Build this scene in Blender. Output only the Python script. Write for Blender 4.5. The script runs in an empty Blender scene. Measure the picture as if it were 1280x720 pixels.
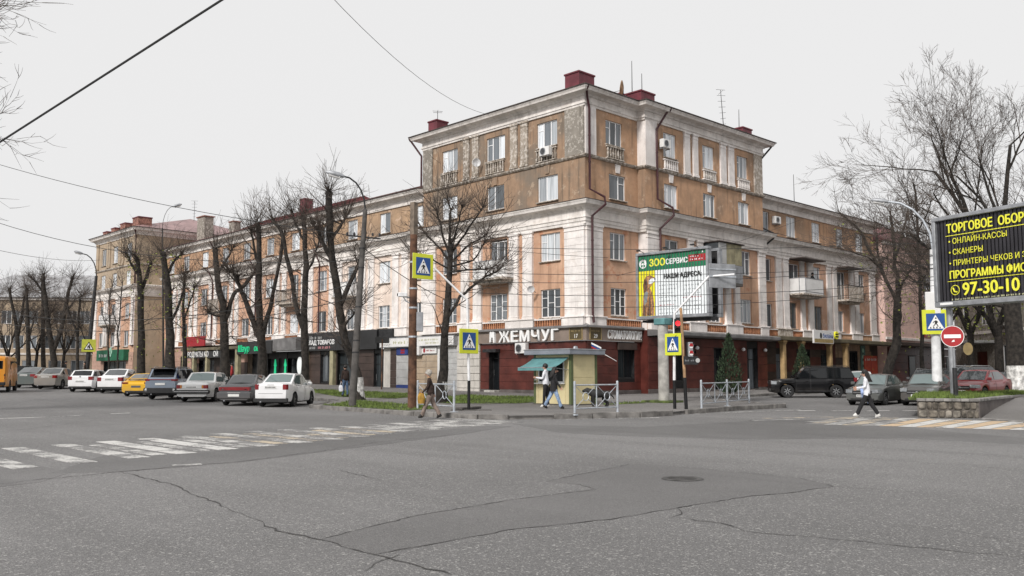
import bpy, bmesh, math, random
from mathutils import Vector, Matrix
import numpy as np
PI = math.pi
R_ = math.radians
scene = bpy.context.scene
C = scene.collection

# ---------------------------------------------------------------- camera
CAM = Vector((-41.12, -36.355, 1.6))
YAW, PITCH, FPX = R_(46.2), R_(5.4504), 1121.4
cd = bpy.data.cameras.new('camera'); cam = bpy.data.objects.new('camera', cd); C.objects.link(cam)
cd.sensor_width = 36.0; cd.lens = FPX / 1280 * 36.0; cd.clip_start = 0.1; cd.clip_end = 3000
cam.location = CAM; cam.rotation_euler = (PI/2 + PITCH, 0, YAW - PI/2)
scene.camera = cam

# ---------------------------------------------------------------- sky, sun, exposure
SUN_POS = Vector((-0.80, -0.22, 0.62)).normalized()
w = bpy.data.worlds.new('World'); scene.world = w; w.use_nodes = True
nt = w.node_tree; nt.nodes.clear()
sk = nt.nodes.new('ShaderNodeTexSky'); sk.sky_type = 'NISHITA'; sk.sun_disc = False
sk.sun_elevation = math.asin(SUN_POS.z); sk.sun_rotation = math.atan2(SUN_POS.x, SUN_POS.y)
sk.dust_density = 6.0; sk.air_density = 1.0
hs = nt.nodes.new('ShaderNodeHueSaturation'); hs.inputs['Saturation'].default_value = 0.12
mx = nt.nodes.new('ShaderNodeMix'); mx.data_type = 'RGBA'; mx.inputs[0].default_value = 0.93
mx.inputs[7].default_value = (7.5, 7.47, 7.48, 1)          # the even white cloud cover
bg = nt.nodes.new('ShaderNodeBackground'); bg.inputs[1].default_value = 0.10
ow = nt.nodes.new('ShaderNodeOutputWorld')
nt.links.new(sk.outputs[0], hs.inputs['Color']); nt.links.new(hs.outputs[0], mx.inputs[6])
nt.links.new(mx.outputs[2], bg.inputs[0]); nt.links.new(bg.outputs[0], ow.inputs[0])
sd = bpy.data.lights.new('sun', 'SUN'); sd.energy = 2.6; sd.angle = R_(9); sd.color = (1.0, 0.965, 0.92)
so = bpy.data.objects.new('sun', sd); C.objects.link(so)
so.rotation_euler = (-SUN_POS).to_track_quat('-Z', 'Y').to_euler()
scene.view_settings.view_transform = 'Standard'; scene.view_settings.look = 'None'
scene.view_settings.exposure = 0.22; scene.view_settings.gamma = 1.0
try: scene.view_settings.use_curve_mapping = False
except Exception: pass
scene.cycles.max_bounces = 5; scene.cycles.diffuse_bounces = 3; scene.cycles.glossy_bounces = 3
scene.cycles.transmission_bounces = 2; scene.cycles.transparent_max_bounces = 4

# ---------------------------------------------------------------- measuring: sight lines on the ground and on planes
_F = Vector((math.cos(YAW)*math.cos(PITCH), math.sin(YAW)*math.cos(PITCH), math.sin(PITCH)))
_Rt = Vector((math.sin(YAW), -math.cos(YAW), 0)); _U = _Rt.cross(_F)
RT = _Rt.copy()
def sight(px, py): return _F*FPX + _Rt*(px-640) - _U*(py-360)
def _sp(t): return 0.5*(t + math.sqrt(t*t + 60))
def gz(x, y): return 0.0155*_sp(min(y, 50)+1) + 0.009*_sp(min(x, 60)+6)
def G(px, py, off=0.0):
    d = sight(px, py); z = 0.0
    for _ in range(50):
        p = CAM + d*((z + off - CAM.z)/d.z)
        z = .5*z + .5*gz(p.x, p.y)
    return Vector((p.x, p.y, gz(p.x, p.y) + off))
def AT(px, py, dist):
    d = sight(px, py); h = math.hypot(d.x, d.y)
    return CAM + d*(dist/h)
def onX(px, py, x=0.0): d = sight(px, py); return CAM + d*((x-CAM.x)/d.x)
def onY(px, py, y=0.0): d = sight(px, py); return CAM + d*((y-CAM.y)/d.y)
def toward(p):
    a = math.atan2(p.y-CAM.y, p.x-CAM.x); return a

# ---------------------------------------------------------------- mesh helpers
class MB:
    def __init__(s): s.v = []; s.f = []; s.m = []
    def face(s, pts, mi=0):
        n = len(s.v); s.v += [tuple(p) for p in pts]; s.f.append(tuple(range(n, n+len(pts)))); s.m.append(mi)
    def box(s, x0, x1, y0, y1, z0, z1, mi=0, M=None):
        c = [(x0,y0,z0),(x1,y0,z0),(x1,y1,z0),(x0,y1,z0),(x0,y0,z1),(x1,y0,z1),(x1,y1,z1),(x0,y1,z1)]
        if M: c = [tuple(M @ Vector(p)) for p in c]
        n = len(s.v); s.v += c
        for q in ((0,3,2,1),(4,5,6,7),(0,1,5,4),(1,2,6,5),(2,3,7,6),(3,0,4,7)):
            s.f.append(tuple(n+i for i in q)); s.m.append(mi)
        return s
    def bbox(s, x0, x1, y0, y1, z0, z1, b=.02, mi=0, M=None):      # box with chamfered edges
        pts = []
        for sx, xx in ((1, x0), (-1, x1)):
            for sy, yy in ((1, y0), (-1, y1)):
                for sz, zz in ((1, z0), (-1, z1)):
                    pts += [(xx, yy+sy*b, zz+sz*b), (xx+sx*b, yy, zz+sz*b), (xx+sx*b, yy+sy*b, zz)]
        bm = bmesh.new()
        for p in pts: bm.verts.new(M @ Vector(p) if M else p)
        bmesh.ops.convex_hull(bm, input=bm.verts)
        bmesh.ops.dissolve_limit(bm, angle_limit=.01, verts=bm.verts, edges=bm.edges)
        s.add_bm(bm, mi); return s
    def add_bm(s, bm, mi=0):
        bm.verts.index_update(); n = len(s.v)
        s.v += [tuple(v.co) for v in bm.verts]
        for f in bm.faces: s.f.append(tuple(n+v.index for v in f.verts)); s.m.append(mi)
        bm.free()
    def tube(s, pts, rad, n=6, mi=0, cap=True):
        pts = [Vector(p) for p in pts]
        if not hasattr(rad, '__len__'): rad = [rad]*len(pts)
        rings = []; ref = None
        for i, p in enumerate(pts):
            d = (pts[min(i+1, len(pts)-1)] - pts[max(i-1, 0)])
            if d.length < 1e-9: d = Vector((0,0,1))
            d.normalize()
            if ref is None: ref = Vector((0,0,1)) if abs(d.z) < .9 else Vector((1,0,0))
            a = ref - d*ref.dot(d)
            if a.length < 1e-6: a = d.orthogonal()
            a.normalize(); ref = a; b = d.cross(a)
            k = len(s.v); rings.append(k)
            for j in range(n):
                t = 2*PI*j/n; s.v.append(tuple(p + (a*math.cos(t) + b*math.sin(t))*rad[i]))
        for i in range(len(pts)-1):
            for j in range(n):
                q = (j+1) % n
                s.f.append((rings[i]+j, rings[i]+q, rings[i+1]+q, rings[i+1]+j)); s.m.append(mi)
        if cap and n > 2:
            s.f.append(tuple(rings[0]+j for j in reversed(range(n)))); s.m.append(mi)
            s.f.append(tuple(rings[-1]+j for j in range(n))); s.m.append(mi)
        return s
    def lathe(s, prof, n=16, mi=0, M=None):       # prof: (r, z) about local z
        k = len(s.v)
        for r, z in prof:
            for j in range(n):
                t = 2*PI*j/n; p = Vector((r*math.cos(t), r*math.sin(t), z))
                s.v.append(tuple(M @ p) if M else tuple(p))
        for i in range(len(prof)-1):
            for j in range(n):
                q = (j+1) % n
                s.f.append((k+i*n+j, k+i*n+q, k+(i+1)*n+q, k+(i+1)*n+j)); s.m.append(mi)
        return s
    def prism(s, poly, z0, z1, mi=0, M=None):     # poly in xy, extruded in z
        n = len(s.v); N = len(poly); f = (lambda p: tuple(M @ Vector(p))) if M else tuple
        s.v += [f((p[0], p[1], z0)) for p in poly] + [f((p[0], p[1], z1)) for p in poly]
        s.f.append(tuple(n+i for i in reversed(range(N)))); s.m.append(mi)
        s.f.append(tuple(n+N+i for i in range(N))); s.m.append(mi)
        for i in range(N):
            j = (i+1) % N; s.f.append((n+i, n+j, n+N+j, n+N+i)); s.m.append(mi)
        return s
    def fprism(s, poly, y0, y1, mi=0):            # poly in (x,z), extruded along y (y0 front < y1 back)
        return s.prism([(p[0], -p[1]) for p in poly], 0, 1, mi, Matrix(((1,0,0,0),(0,0,y1-y0,y0),(0,-1,0,0),(0,0,0,1))))
    def join(s, o, M=None, mi=None):
        n = len(s.v); s.v += [tuple(M @ Vector(p)) for p in o.v] if M else o.v
        s.f += [tuple(n+i for i in f) for f in o.f]; s.m += (o.m if mi is None else [mi]*len(o.m)); return s
    def sweep(s, path, prof, mi=0, closed_prof=False, cap=True):
        # path: plan points; prof: (out, z); outward = right hand side of the travel direction
        P = [Vector(p) for p in path]; N = len(P); offs = []
        for i in range(N):
            d0 = (P[i]-P[i-1]).normalized() if i > 0 else None
            d1 = (P[i+1]-P[i]).normalized() if i < N-1 else None
            n0 = Vector((d0.y, -d0.x)) if d0 else None; n1 = Vector((d1.y, -d1.x)) if d1 else None
            if n0 is None: offs.append(n1)
            elif n1 is None: offs.append(n0)
            else: offs.append((n0+n1)/(1+n0.dot(n1)))
        k = len(s.v); m = len(prof)
        for i in range(N):
            for o, z in prof: s.v.append((P[i].x+offs[i].x*o, P[i].y+offs[i].y*o, z))
        for i in range(N-1):
            for j in range(m-1):
                s.f.append((k+i*m+j, k+(i+1)*m+j, k+(i+1)*m+j+1, k+i*m+j+1)); s.m.append(mi)
        if cap:
            s.f.append(tuple(k+j for j in reversed(range(m)))); s.m.append(mi)
            s.f.append(tuple(k+(N-1)*m+j for j in range(m))); s.m.append(mi)
        return s
    def mesh(s, name, mats, smooth=None):
        me = bpy.data.meshes.new(name); me.from_pydata(s.v, [], s.f)
        for m in (mats if isinstance(mats, (list, tuple)) else [mats]): me.materials.append(m)
        me.polygons.foreach_set('material_index', s.m)
        if smooth is not None:
            me.polygons.foreach_set('use_smooth', [True]*len(s.f)); me.update()
            if smooth < 179: me.set_sharp_from_angle(angle=R_(smooth))
        me.update(); return me
    def build(s, name, mats, parent=None, loc=None, rz=0, smooth=None, **kw):
        return place(name, s.mesh(name, mats, smooth), parent, loc, rz, **kw)

def place(name, me, parent=None, loc=None, rz=0, rot=None, scale=None):
    o = bpy.data.objects.new(name, me); C.objects.link(o)
    if parent: o.parent = parent
    if loc is not None: o.location = loc
    if rot is not None: o.rotation_euler = rot
    elif rz: o.rotation_euler = (0, 0, rz)
    if scale is not None: o.scale = scale
    return o
def tag(o, label, cat, group=None):
    o['label'] = label; o['category'] = cat
    if group: o['group'] = group
    return o
def thing(name, label, cat, loc=(0,0,0), rz=0, group=None):
    o = place(name, None, None, loc, rz); o.empty_display_size = .3
    return tag(o, label, cat, group)
def struct(o, kind='structure'): o['kind'] = kind; return o
def copy_thing(root, loc, rz, label, scale=None):
    r = root.copy(); C.objects.link(r); r.location = loc; r.rotation_euler = (0,0,rz); r['label'] = label
    if scale: r.scale = scale
    for ch in list(root.children):
        c = ch.copy(); C.objects.link(c); c.parent = r
        for g in list(ch.children):
            d = g.copy(); C.objects.link(d); d.parent = c
    return r
_fc = {}
def text_mb(body, size, align='LEFT', depth=0.004, shear=0.0, bold=0.0, sx=1.0):
    cu = bpy.data.curves.new('t', 'FONT'); cu.body = body; cu.size = size; cu.align_x = align
    cu.extrude = depth; cu.shear = shear; cu.resolution_u = 3
    o = bpy.data.objects.new('t', cu); C.objects.link(o)
    dg = bpy.context.evaluated_depsgraph_get()
    me = bpy.data.meshes.new_from_object(o.evaluated_get(dg))
    mb = MB(); mb.v = [(v.co.x*sx, -v.co.z, v.co.y) for v in me.vertices]      # upright, facing local -y
    mb.f = [tuple(p.vertices) for p in me.polygons]; mb.m = [0]*len(mb.f)
    bpy.data.objects.remove(o); bpy.data.curves.remove(cu); bpy.data.meshes.remove(me)
    if bold:                                               # heavier strokes: the glyphs again, a hair to each side
        base = MB(); base.join(mb)
        for k, dx in enumerate((-bold, bold)): mb.join(base, Matrix.Translation((dx, .0011*(k+1), 0)))
        base2 = MB(); base2.join(base)
        for k, dz in enumerate((-bold*.7, bold*.7)): mb.join(base2, Matrix.Translation((0, .0011*(k+3), dz)))
    return mb
def disc(mb, cx, cz, r, y0, y1, n=24, mi=0, sx=1.0):
    mb.fprism([(cx+sx*r*math.cos(2*PI*i/n), cz+r*math.sin(2*PI*i/n)) for i in range(n)], y0, y1, mi)
def ringf(mb, cx, cz, r0, r1, y0, y1, n=24, mi=0):
    for i in range(n):
        a, b = 2*PI*i/n, 2*PI*(i+1)/n
        mb.fprism([(cx+r0*math.cos(a), cz+r0*math.sin(a)), (cx+r1*math.cos(a), cz+r1*math.sin(a)),
                   (cx+r1*math.cos(b), cz+r1*math.sin(b)), (cx+r0*math.cos(b), cz+r0*math.sin(b))], y0, y1, mi)

# ---------------------------------------------------------------- materials
M = {}
def newmat(name):
    m = bpy.data.materials.new(name); m.use_nodes = True; t = m.node_tree
    b = t.nodes['Principled BSDF']; M[name] = m; return m, t, b
def N(t, typ, **kw):
    n = t.nodes.new(typ)
    for k, v in kw.items():
        if hasattr(n, k): setattr(n, k, v)
        else: n.inputs[k].default_value = v
    return n
def coords(t, obj=False, scale=(1,1,1)):
    c = N(t, 'ShaderNodeTexCoord').outputs['Object'] if obj else N(t, 'ShaderNodeNewGeometry').outputs['Position']
    mp = N(t, 'ShaderNodeMapping'); mp.inputs['Scale'].default_value = scale
    t.links.new(c, mp.inputs[0]); return mp.outputs[0]
def noise(t, vec, scale, detail=4, rough=.55):
    n = N(t, 'ShaderNodeTexNoise'); n.inputs['Scale'].default_value = scale
    n.inputs['Detail'].default_value = detail; n.inputs['Roughness'].default_value = rough
    t.links.new(vec, n.inputs['Vector']); return n.outputs[0]
def ramp(t, fac, a, b):
    r = N(t, 'ShaderNodeMapRange'); r.inputs[1].default_value = a; r.inputs[2].default_value = b
    r.interpolation_type = 'SMOOTHSTEP'; t.links.new(fac, r.inputs[0]); return r.outputs[0]
def mix(t, fac, a, b, mode='MIX'):
    n = N(t, 'ShaderNodeMix', data_type='RGBA', blend_type=mode)
    for i, v in ((0, fac), (6, a), (7, b)):
        if isinstance(v, bpy.types.NodeSocket): t.links.new(v, n.inputs[i])
        elif i == 0: n.inputs[0].default_value = v
        else: n.inputs[i].default_value = (*v, 1)
    return n.outputs[2]
def mul(t, a, b):
    n = N(t, 'ShaderNodeMath', operation='MULTIPLY')
    for i, v in ((0, a), (1, b)):
        if isinstance(v, bpy.types.NodeSocket): t.links.new(v, n.inputs[i])
        else: n.inputs[i].default_value = v
    return n.outputs[0]
def bump(t, b, h, strength, dist=.02):
    n = N(t, 'ShaderNodeBump'); n.inputs['Strength'].default_value = strength; n.inputs['Distance'].default_value = dist
    t.links.new(h, n.inputs['Height']); t.links.new(n.outputs[0], b.inputs['Normal'])
def plain(name, col, rough=.6, metal=0.0, var=.12, scale=2.0, obj=False, bmp=0.0, coat=0.0, emit=0.0, spec=.5):
    m, t, b = newmat(name)
    v = coords(t, obj); n = noise(t, v, scale, 5)
    dark = tuple(c*(1-var*1.6) for c in col); lite = tuple(min(1, c*(1+var)) for c in col)
    t.links.new(mix(t, ramp(t, n, .3, .7), dark, lite), b.inputs['Base Color'])
    b.inputs['Roughness'].default_value = rough; b.inputs['Metallic'].default_value = metal
    b.inputs['Specular IOR Level'].default_value = spec
    if coat: b.inputs['Coat Weight'].default_value = coat; b.inputs['Coat Roughness'].default_value = .04
    if emit: b.inputs['Emission Color'].default_value = (*col, 1); b.inputs['Emission Strength'].default_value = emit
    if bmp: bump(t, b, noise(t, v, scale*8, 3), bmp)
    return m
def plaster(name, col, dirt, patch, dirt_amt=.6, patch_amt=.35, streak=.5, seed=0.0, scab=.9, thr=.56):
    # old limewash: blotchy colour, rain streaks, scabs where the coat has fallen off
    m, t, b = newmat(name)
    v = coords(t); mp = N(t, 'ShaderNodeMapping'); mp.inputs['Location'].default_value = (seed, seed*1.7, seed*.6)
    t.links.new(v, mp.inputs[0]); v = mp.outputs[0]
    st = N(t, 'ShaderNodeMapping'); st.inputs['Scale'].default_value = (2.6, 2.6, .16); t.links.new(v, st.inputs[0])
    big = noise(t, v, .33, 6, .6); mid = noise(t, v, 1.7, 6, .62); fine = noise(t, v, 9, 4)
    sn = noise(t, st.outputs[0], 1.3, 5, .6)
    c = mix(t, ramp(t, mid, .3, .72), tuple(x*.86 for x in col), tuple(min(1, x*1.1) for x in col))
    c = mix(t, mul(t, ramp(t, big, .44, .64), dirt_amt), c, dirt)
    c = mix(t, mul(t, ramp(t, sn, .50, .70), streak), c, tuple(x*.58 for x in dirt))
    pt = noise(t, v, scab, 8, .68)
    c = mix(t, mul(t, ramp(t, pt, thr, thr+.05), patch_amt), c, patch)
    c = mix(t, mul(t, ramp(t, fine, .5, .75), .12), c, tuple(x*.5 for x in col))
    t.links.new(c, b.inputs['Base Color']); b.inputs['Roughness'].default_value = .93
    b.inputs['Specular IOR Level'].default_value = .15
    bump(t, b, mid, .35, .03)
    return m
plaster('plaster_brown', (.325,.22,.15), (.205,.168,.135), (.46,.36,.27), .95, .6, .75, 0, 1.6, .575)
plaster('plaster_ochre', (.49,.305,.195), (.28,.20,.145), (.56,.40,.29), .8, .6, .6, 5, 1.3, .58)
plaster('plaster_tan', (.44,.30,.195), (.29,.21,.15), (.60,.44,.33), .7, .6, .5, 71, 1.1)
plaster('plaster_orange', (.59,.375,.26), (.42,.25,.17), (.46,.18,.10), .7, .6, .5, 9)
plaster('plaster_salmon', (.58,.36,.255), (.47,.30,.22), (.68,.52,.43), .5, .4, .35, 14)
plaster('plaster_cream', (.80,.68,.60), (.6,.47,.39), (.8,.68,.6), .4, .3, .2, 19)
plaster('plaster_pinkish', (.76,.54,.48), (.62,.45,.39), (.64,.5,.44), .4, .25, .25, 21)
plaster('plaster_beige', (.42,.33,.24), (.34,.28,.22), (.46,.40,.33), .4, .25, .25, 27)
plaster('plaster_grey', (.27,.245,.215), (.20,.18,.155), (.50,.465,.42), .6, .7, .7, 33, 5.0, .53)
plaster('trim_white', (.80,.755,.73), (.62,.575,.545), (.58,.51,.46), .5, .3, .32, 41)
plaster('trim_weathered', (.36,.31,.26), (.23,.195,.16), (.62,.57,.52), .7, .75, .7, 47, 4.5, .50)
plaster('trim_cornice', (.78,.735,.70), (.53,.49,.455), (.52,.46,.41), .5, .35, .42, 53)
plaster('stone_pink', (.45,.29,.23), (.36,.25,.2), (.5,.36,.3), .4, .2, .3, 58)
plaster('stone_light', (.56,.53,.49), (.42,.4,.37), (.6,.57,.53), .4, .2, .3, 63)
plain('baluster_orange', (.42,.19,.10), .9, 0, .2, 3)
plain('baluster_white', (.6,.56,.52), .9, 0, .25, 4)
plain('panel_maroon', (.095,.024,.018), .42, 0, .22, 1.2, spec=.4)
plain('panel_brown', (.052,.034,.028), .5, 0, .25, 1.0)
plain('panel_black', (.02,.02,.021), .45, 0, .2, 1.0)
plain('fascia_taupe', (.235,.185,.155), .6, 0, .12, 1.0)
plain('fascia_olive', (.135,.115,.075), .65, 0, .2, 1.2)
plain('fascia_grey', (.17,.165,.165), .6, 0, .2, 1.2)
plain('column_sand', (.40,.27,.13), .8, 0, .18, 2)
plain('column_khaki', (.30,.27,.17), .8, 0, .18, 2)
plain('shutter_grey', (.46,.46,.455), .55, .1, .08, 2)
plain('blue_board', (.02,.045,.20), .5, 0, .1, 2)
plain('white_board', (.72,.71,.70), .5, 0, .05, 2)
plain('plinth', (.10,.085,.08), .8, 0, .25, 1.5)
plain('roof_red', (.19,.05,.055), .55, .15, .25, .8)
plain('roof_rose', (.33,.215,.21), .5, .2, .18, .6)
plain('roof_slate', (.33,.33,.34), .8, 0, .25, .7)
plain('chimney_red', (.145,.028,.040), .55, .1, .2, 1.5)
plain('brick_old', (.27,.13,.10), .9, 0, .45, 6, bmp=.4)
plain('pipe_red', (.055,.015,.019), .5, .1, .2, 3)
plain('flashing', (.06,.045,.04), .6, .2, .3, 2)
plain('upvc', (.80,.80,.81), .35, 0, .03, 3)
plain('old_frame', (.25,.20,.16), .7, 0, .25, 4)
plain('metal_dark', (.03,.03,.032), .5, .3, .3, 4)
plain('metal_black', (.008,.008,.009), .45, .2, .2, 4)
plain('metal_grey', (.34,.35,.37), .5, .5, .15, 3)
plain('galvanised', (.46,.49,.53), .5, .35, .15, 5)
plain('white_paint', (.74,.74,.75), .5, 0, .1, 3)
plain('wire', (.02,.02,.02), .6, 0, .1, 3)
plain('concrete', (.40,.385,.36), .9, 0, .2, 2.5, bmp=.3)
plain('concrete_dark', (.092,.085,.08), .92, 0, .25, 2.5, bmp=.3)
plain('kerb', (.185,.175,.165), .92, 0, .3, 2.5, bmp=.4)
plain('rust', (.125,.062,.036), .85, .1, .45, 2.4, bmp=.4)
plain('rust_light', (.36,.22,.12), .85, 0, .3, 2.4)
plain('kiosk_cream', (.60,.52,.30), .6, 0, .07, 1.5)
plain('kiosk_green', (.10,.13,.055), .6, 0, .12, 1.5)
plain('kiosk_roof', (.25,.27,.31), .5, .2, .1, 1.5)
plain('awning_teal', (.11,.26,.27), .8, 0, .15, 2.5)
plain('sign_lime', (.62,.66,.035), .5, 0, .04, 3)
plain('sign_blue', (.012,.07,.26), .5, 0, .06, 3)
plain('sign_white', (.82,.82,.82), .5, 0, .03, 3)
plain('sign_black', (.012,.012,.012), .5, 0, .1, 3)
plain('sign_red', (.36,.012,.016), .45, 0, .08, 3)
plain('sign_yellowtext', (.82,.80,.06), .5, 0, .04, 3)
plain('sign_maroon', (.30,.012,.02), .5, 0, .1, 3)
plain('gold', (.40,.30,.14), .5, .2, .1, 3)
plain('plaque', (.10,.075,.035), .5, .2, .1, 3)
plain('board_charcoal', (.030,.028,.034), .4, 0, .2, 1.5)
plain('board_gap', (.006,.006,.007), .5, 0, .1, 1.5)
plain('print_green', (.01,.17,.075), .45, 0, .06, 2)
plain('print_yellow', (.80,.74,.02), .45, 0, .05, 2)
plain('print_white', (.80,.84,.86), .45, 0, .05, 2)
plain('print_tan', (.40,.20,.085), .5, 0, .4, 9)
plain('print_brown', (.13,.055,.025), .5, 0, .4, 9)
plain('print_grey', (.25,.27,.28), .5, 0, .2, 6)
plain('tyre', (.018,.018,.019), .85, 0, .2, 6)
plain('rim', (.40,.41,.42), .35, .8, .1, 6)
plain('rim_dark', (.10,.10,.105), .4, .7, .1, 6)
plain('car_black_trim', (.014,.014,.015), .55, 0, .15, 5)
plain('chrome', (.6,.6,.6), .2, .95, .05, 5)
plain('plate', (.68,.68,.66), .5, 0, .05, 5)
plain('plate_mark', (.10,.10,.11), .5, 0, .05, 5)
plain('tail_red', (.20,.008,.012), .18, 0, .1, 5, coat=.6)
plain('head_lens', (.34,.36,.38), .10, .35, .22, 7, coat=1)
plain('amber', (.5,.18,.02), .25, 0, .1, 5)
plain('skin', (.50,.29,.21), .6, 0, .1, 9, obj=True)
plain('hair_black', (.012,.010,.010), .55, 0, .3, 20, obj=True)
plain('hair_grey', (.40,.37,.33), .7, 0, .25, 20, obj=True)
plain('cloth_brown', (.030,.017,.013), .9, 0, .3, 8, obj=True)
plain('cloth_taupe', (.215,.165,.14), .9, 0, .22, 8, obj=True)
plain('cloth_black', (.012,.012,.014), .85, 0, .3, 8, obj=True)
plain('cloth_denim', (.24,.33,.48), .9, 0, .25, 8, obj=True)
plain('cloth_denim_dark', (.06,.10,.17), .9, 0, .25, 8, obj=True)
plain('cloth_white', (.68,.69,.73), .85, 0, .1, 8, obj=True)
plain('cloth_skyblue', (.36,.47,.76), .85, 0, .15, 8, obj=True)
plain('cloth_mustard', (.36,.20,.03), .85, 0, .2, 8, obj=True)
plain('cloth_pink', (.55,.05,.18), .85, 0, .15, 8, obj=True)
plain('cloth_red', (.35,.03,.03), .85, 0, .15, 8, obj=True)
plain('shoe_dark', (.02,.018,.016), .6, 0, .2, 8, obj=True)
plain('shoe_white', (.66,.65,.63), .6, 0, .1, 8, obj=True)
plain('dog_coat', (.010,.010,.010), .7, 0, .4, 25, obj=True)
plain('bark', (.055,.045,.036), .95, 0, .45, 5, bmp=.8)
plain('bark_dark', (.030,.025,.021), .95, 0, .45, 5, bmp=.8)
plain('twig', (.070,.054,.044), .9, 0, .3, 3)
plain('twig_warm', (.075,.052,.034), .9, 0, .3, 3)
plain('whitewash', (.62,.61,.59), .95, 0, .35, 5, bmp=.5)
plain('leaf_young', (.20,.23,.035), .7, 0, .3, 4)
plain('conifer', (.028,.050,.022), .85, 0, .5, 6)
plain('grass', (.125,.175,.038), .9, 0, .35, 4)
plain('grass_base', (.075,.10,.026), .95, 0, .5, 2.2)
plain('soil', (.10,.085,.065), .95, 0, .3, 3)
plain('awning_green', (.012,.12,.06), .7, 0, .15, 2)
def emitter(name, col, s):
    m, t, b = newmat(name); b.inputs['Base Color'].default_value = (*[c*.5 for c in col], 1)
    b.inputs['Emission Color'].default_value = (*col, 1); b.inputs['Emission Strength'].default_value = s
emitter('neon_green', (.015,.60,.26), .55); emitter('lamp_red', (1,.03,.04), 1.6); emitter('sign_glow', (.9,.92,.9), .55)
def glass(name, col, lite, rough=.06, spec=.7):
    m, t, b = newmat(name); inf = N(t, 'ShaderNodeObjectInfo')
    v = coords(t, True, (9, 9, .35)); fold = noise(t, v, 1.0, 2)
    f = N(t, 'ShaderNodeMapRange'); f.inputs[1].default_value = .15; f.inputs[2].default_value = .75
    t.links.new(inf.outputs['Random'], f.inputs[0])
    c = mix(t, f.outputs[0], col, lite); c = mix(t, mul(t, ramp(t, fold, .4, .65), .45), c, tuple(x*.6 for x in col))
    t.links.new(c, b.inputs['Base Color']); b.inputs['Roughness'].default_value = rough
    b.inputs['Specular IOR Level'].default_value = spec
glass('window_glass', (.16,.18,.20), (.78,.82,.86)); glass('window_glass_dark', (.045,.052,.058), (.20,.22,.24))
glass('shop_glass', (.012,.014,.016), (.05,.06,.065), .12, .12)
def carglass(name, col):
    m, t, b = newmat(name); b.inputs['Base Color'].default_value = (*col, 1); b.inputs['Roughness'].default_value = .03
    b.inputs['Specular IOR Level'].default_value = .9; b.inputs['Coat Weight'].default_value = .6; b.inputs['Coat Roughness'].default_value = .02
carglass('car_glass', (.025,.03,.032)); carglass('car_glass_green', (.11,.15,.15)); carglass('car_glass_black', (.006,.007,.008)); M['car_glass_black'].node_tree.nodes['Principled BSDF'].inputs['Coat Weight'].default_value = .1; M['car_glass_black'].node_tree.nodes['Principled BSDF'].inputs['Specular IOR Level'].default_value = .5
def paint(name, col, metal=.25, dust=.25, coat=.7):
    m, t, b = newmat(name); v = coords(t, True); n = noise(t, v, 2.2, 5); z = N(t, 'ShaderNodeSeparateXYZ'); t.links.new(v, z.inputs[0])
    low = N(t, 'ShaderNodeMapRange'); low.inputs[1].default_value = .65; low.inputs[2].default_value = .15; t.links.new(z.outputs[2], low.inputs[0])
    f = mul(t, mul(t, low.outputs[0], ramp(t, n, .25, .7)), dust*1.8)
    c = mix(t, f, col, (.19,.17,.15)); t.links.new(c, b.inputs['Base Color'])
    b.inputs['Metallic'].default_value = metal; b.inputs['Roughness'].default_value = .34
    b.inputs['Coat Weight'].default_value = coat; b.inputs['Coat Roughness'].default_value = .06; b.inputs['Specular IOR Level'].default_value = coat*.7
paint('paint_white', (.78,.78,.79), 0); paint('paint_offwhite', (.58,.585,.585), 0.05); paint('paint_graphite', (.095,.095,.10), .45)
paint('paint_silver', (.33,.325,.31), .5); paint('paint_greygreen', (.105,.125,.12), .45); paint('paint_yellow', (.72,.40,.012), 0)
paint('paint_steelblue', (.23,.27,.33), .5); paint('paint_black', (.006,.006,.007), .1, .2, .3); paint('paint_darkgreen', (.125,.13,.126), .5)
paint('paint_greybrown', (.095,.090,.085), .45); paint('paint_red', (.20,.018,.022), .25); paint('paint_orange', (.62,.24,.012), 0)
def road_mat(name, col, fleck, dark=1.0, coarse=1.0):
    m, t, b = newmat(name); v = coords(t)
    big = noise(t, v, .11, 5, .6); mid = noise(t, v, .8, 5, .6)
    st = N(t, 'ShaderNodeMapping'); st.inputs['Rotation'].default_value = (0,0,R_(8)); st.inputs['Scale'].default_value = (.9,.09,1); t.links.new(v, st.inputs[0])
    tr = noise(t, st.outputs[0], .8, 4)
    c = mix(t, ramp(t, big, .36, .64), tuple(x*.78 for x in col), tuple(x*1.16 for x in col))
    c = mix(t, mul(t, ramp(t, tr, .48, .70), .42), c, tuple(x*.62 for x in col))
    c = mix(t, mul(t, ramp(t, mid, .52, .75), .3), c, tuple(x*.68 for x in col))
    def vor(scale, lo, hi, colr, amt):
        nonlocal c
        vo = N(t, 'ShaderNodeTexVoronoi'); vo.inputs['Scale'].default_value = scale; t.links.new(v, vo.inputs['Vector'])
        s = N(t, 'ShaderNodeSeparateColor'); t.links.new(vo.outputs['Color'], s.inputs[0])
        c = mix(t, mul(t, ramp(t, s.outputs[0], lo, hi), amt), c, colr)
        return vo
    vor(130*coarse, .5, .95, tuple(x*1.4 for x in col), .55)
    vor(100*coarse, .6, .95, tuple(x*.4 for x in col), .75)
    vo = vor(75*coarse, .90, .98, fleck, .6)
    vor(40*coarse, .965, .99, fleck, .5)
    t.links.new(c, b.inputs['Base Color']); b.inputs['Roughness'].default_value = .88; b.inputs['Specular IOR Level'].default_value = .3
    bump(t, b, vo.outputs['Distance'], .5, .012)
    return m
road_mat('asphalt', (.178,.174,.173), (.46,.45,.43)); road_mat('asphalt_patch', (.172,.168,.167), (.30,.29,.28), coarse=1.5)
road_mat('asphalt_fresh', (.152,.149,.148), (.27,.26,.25), coarse=1.3)
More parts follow.
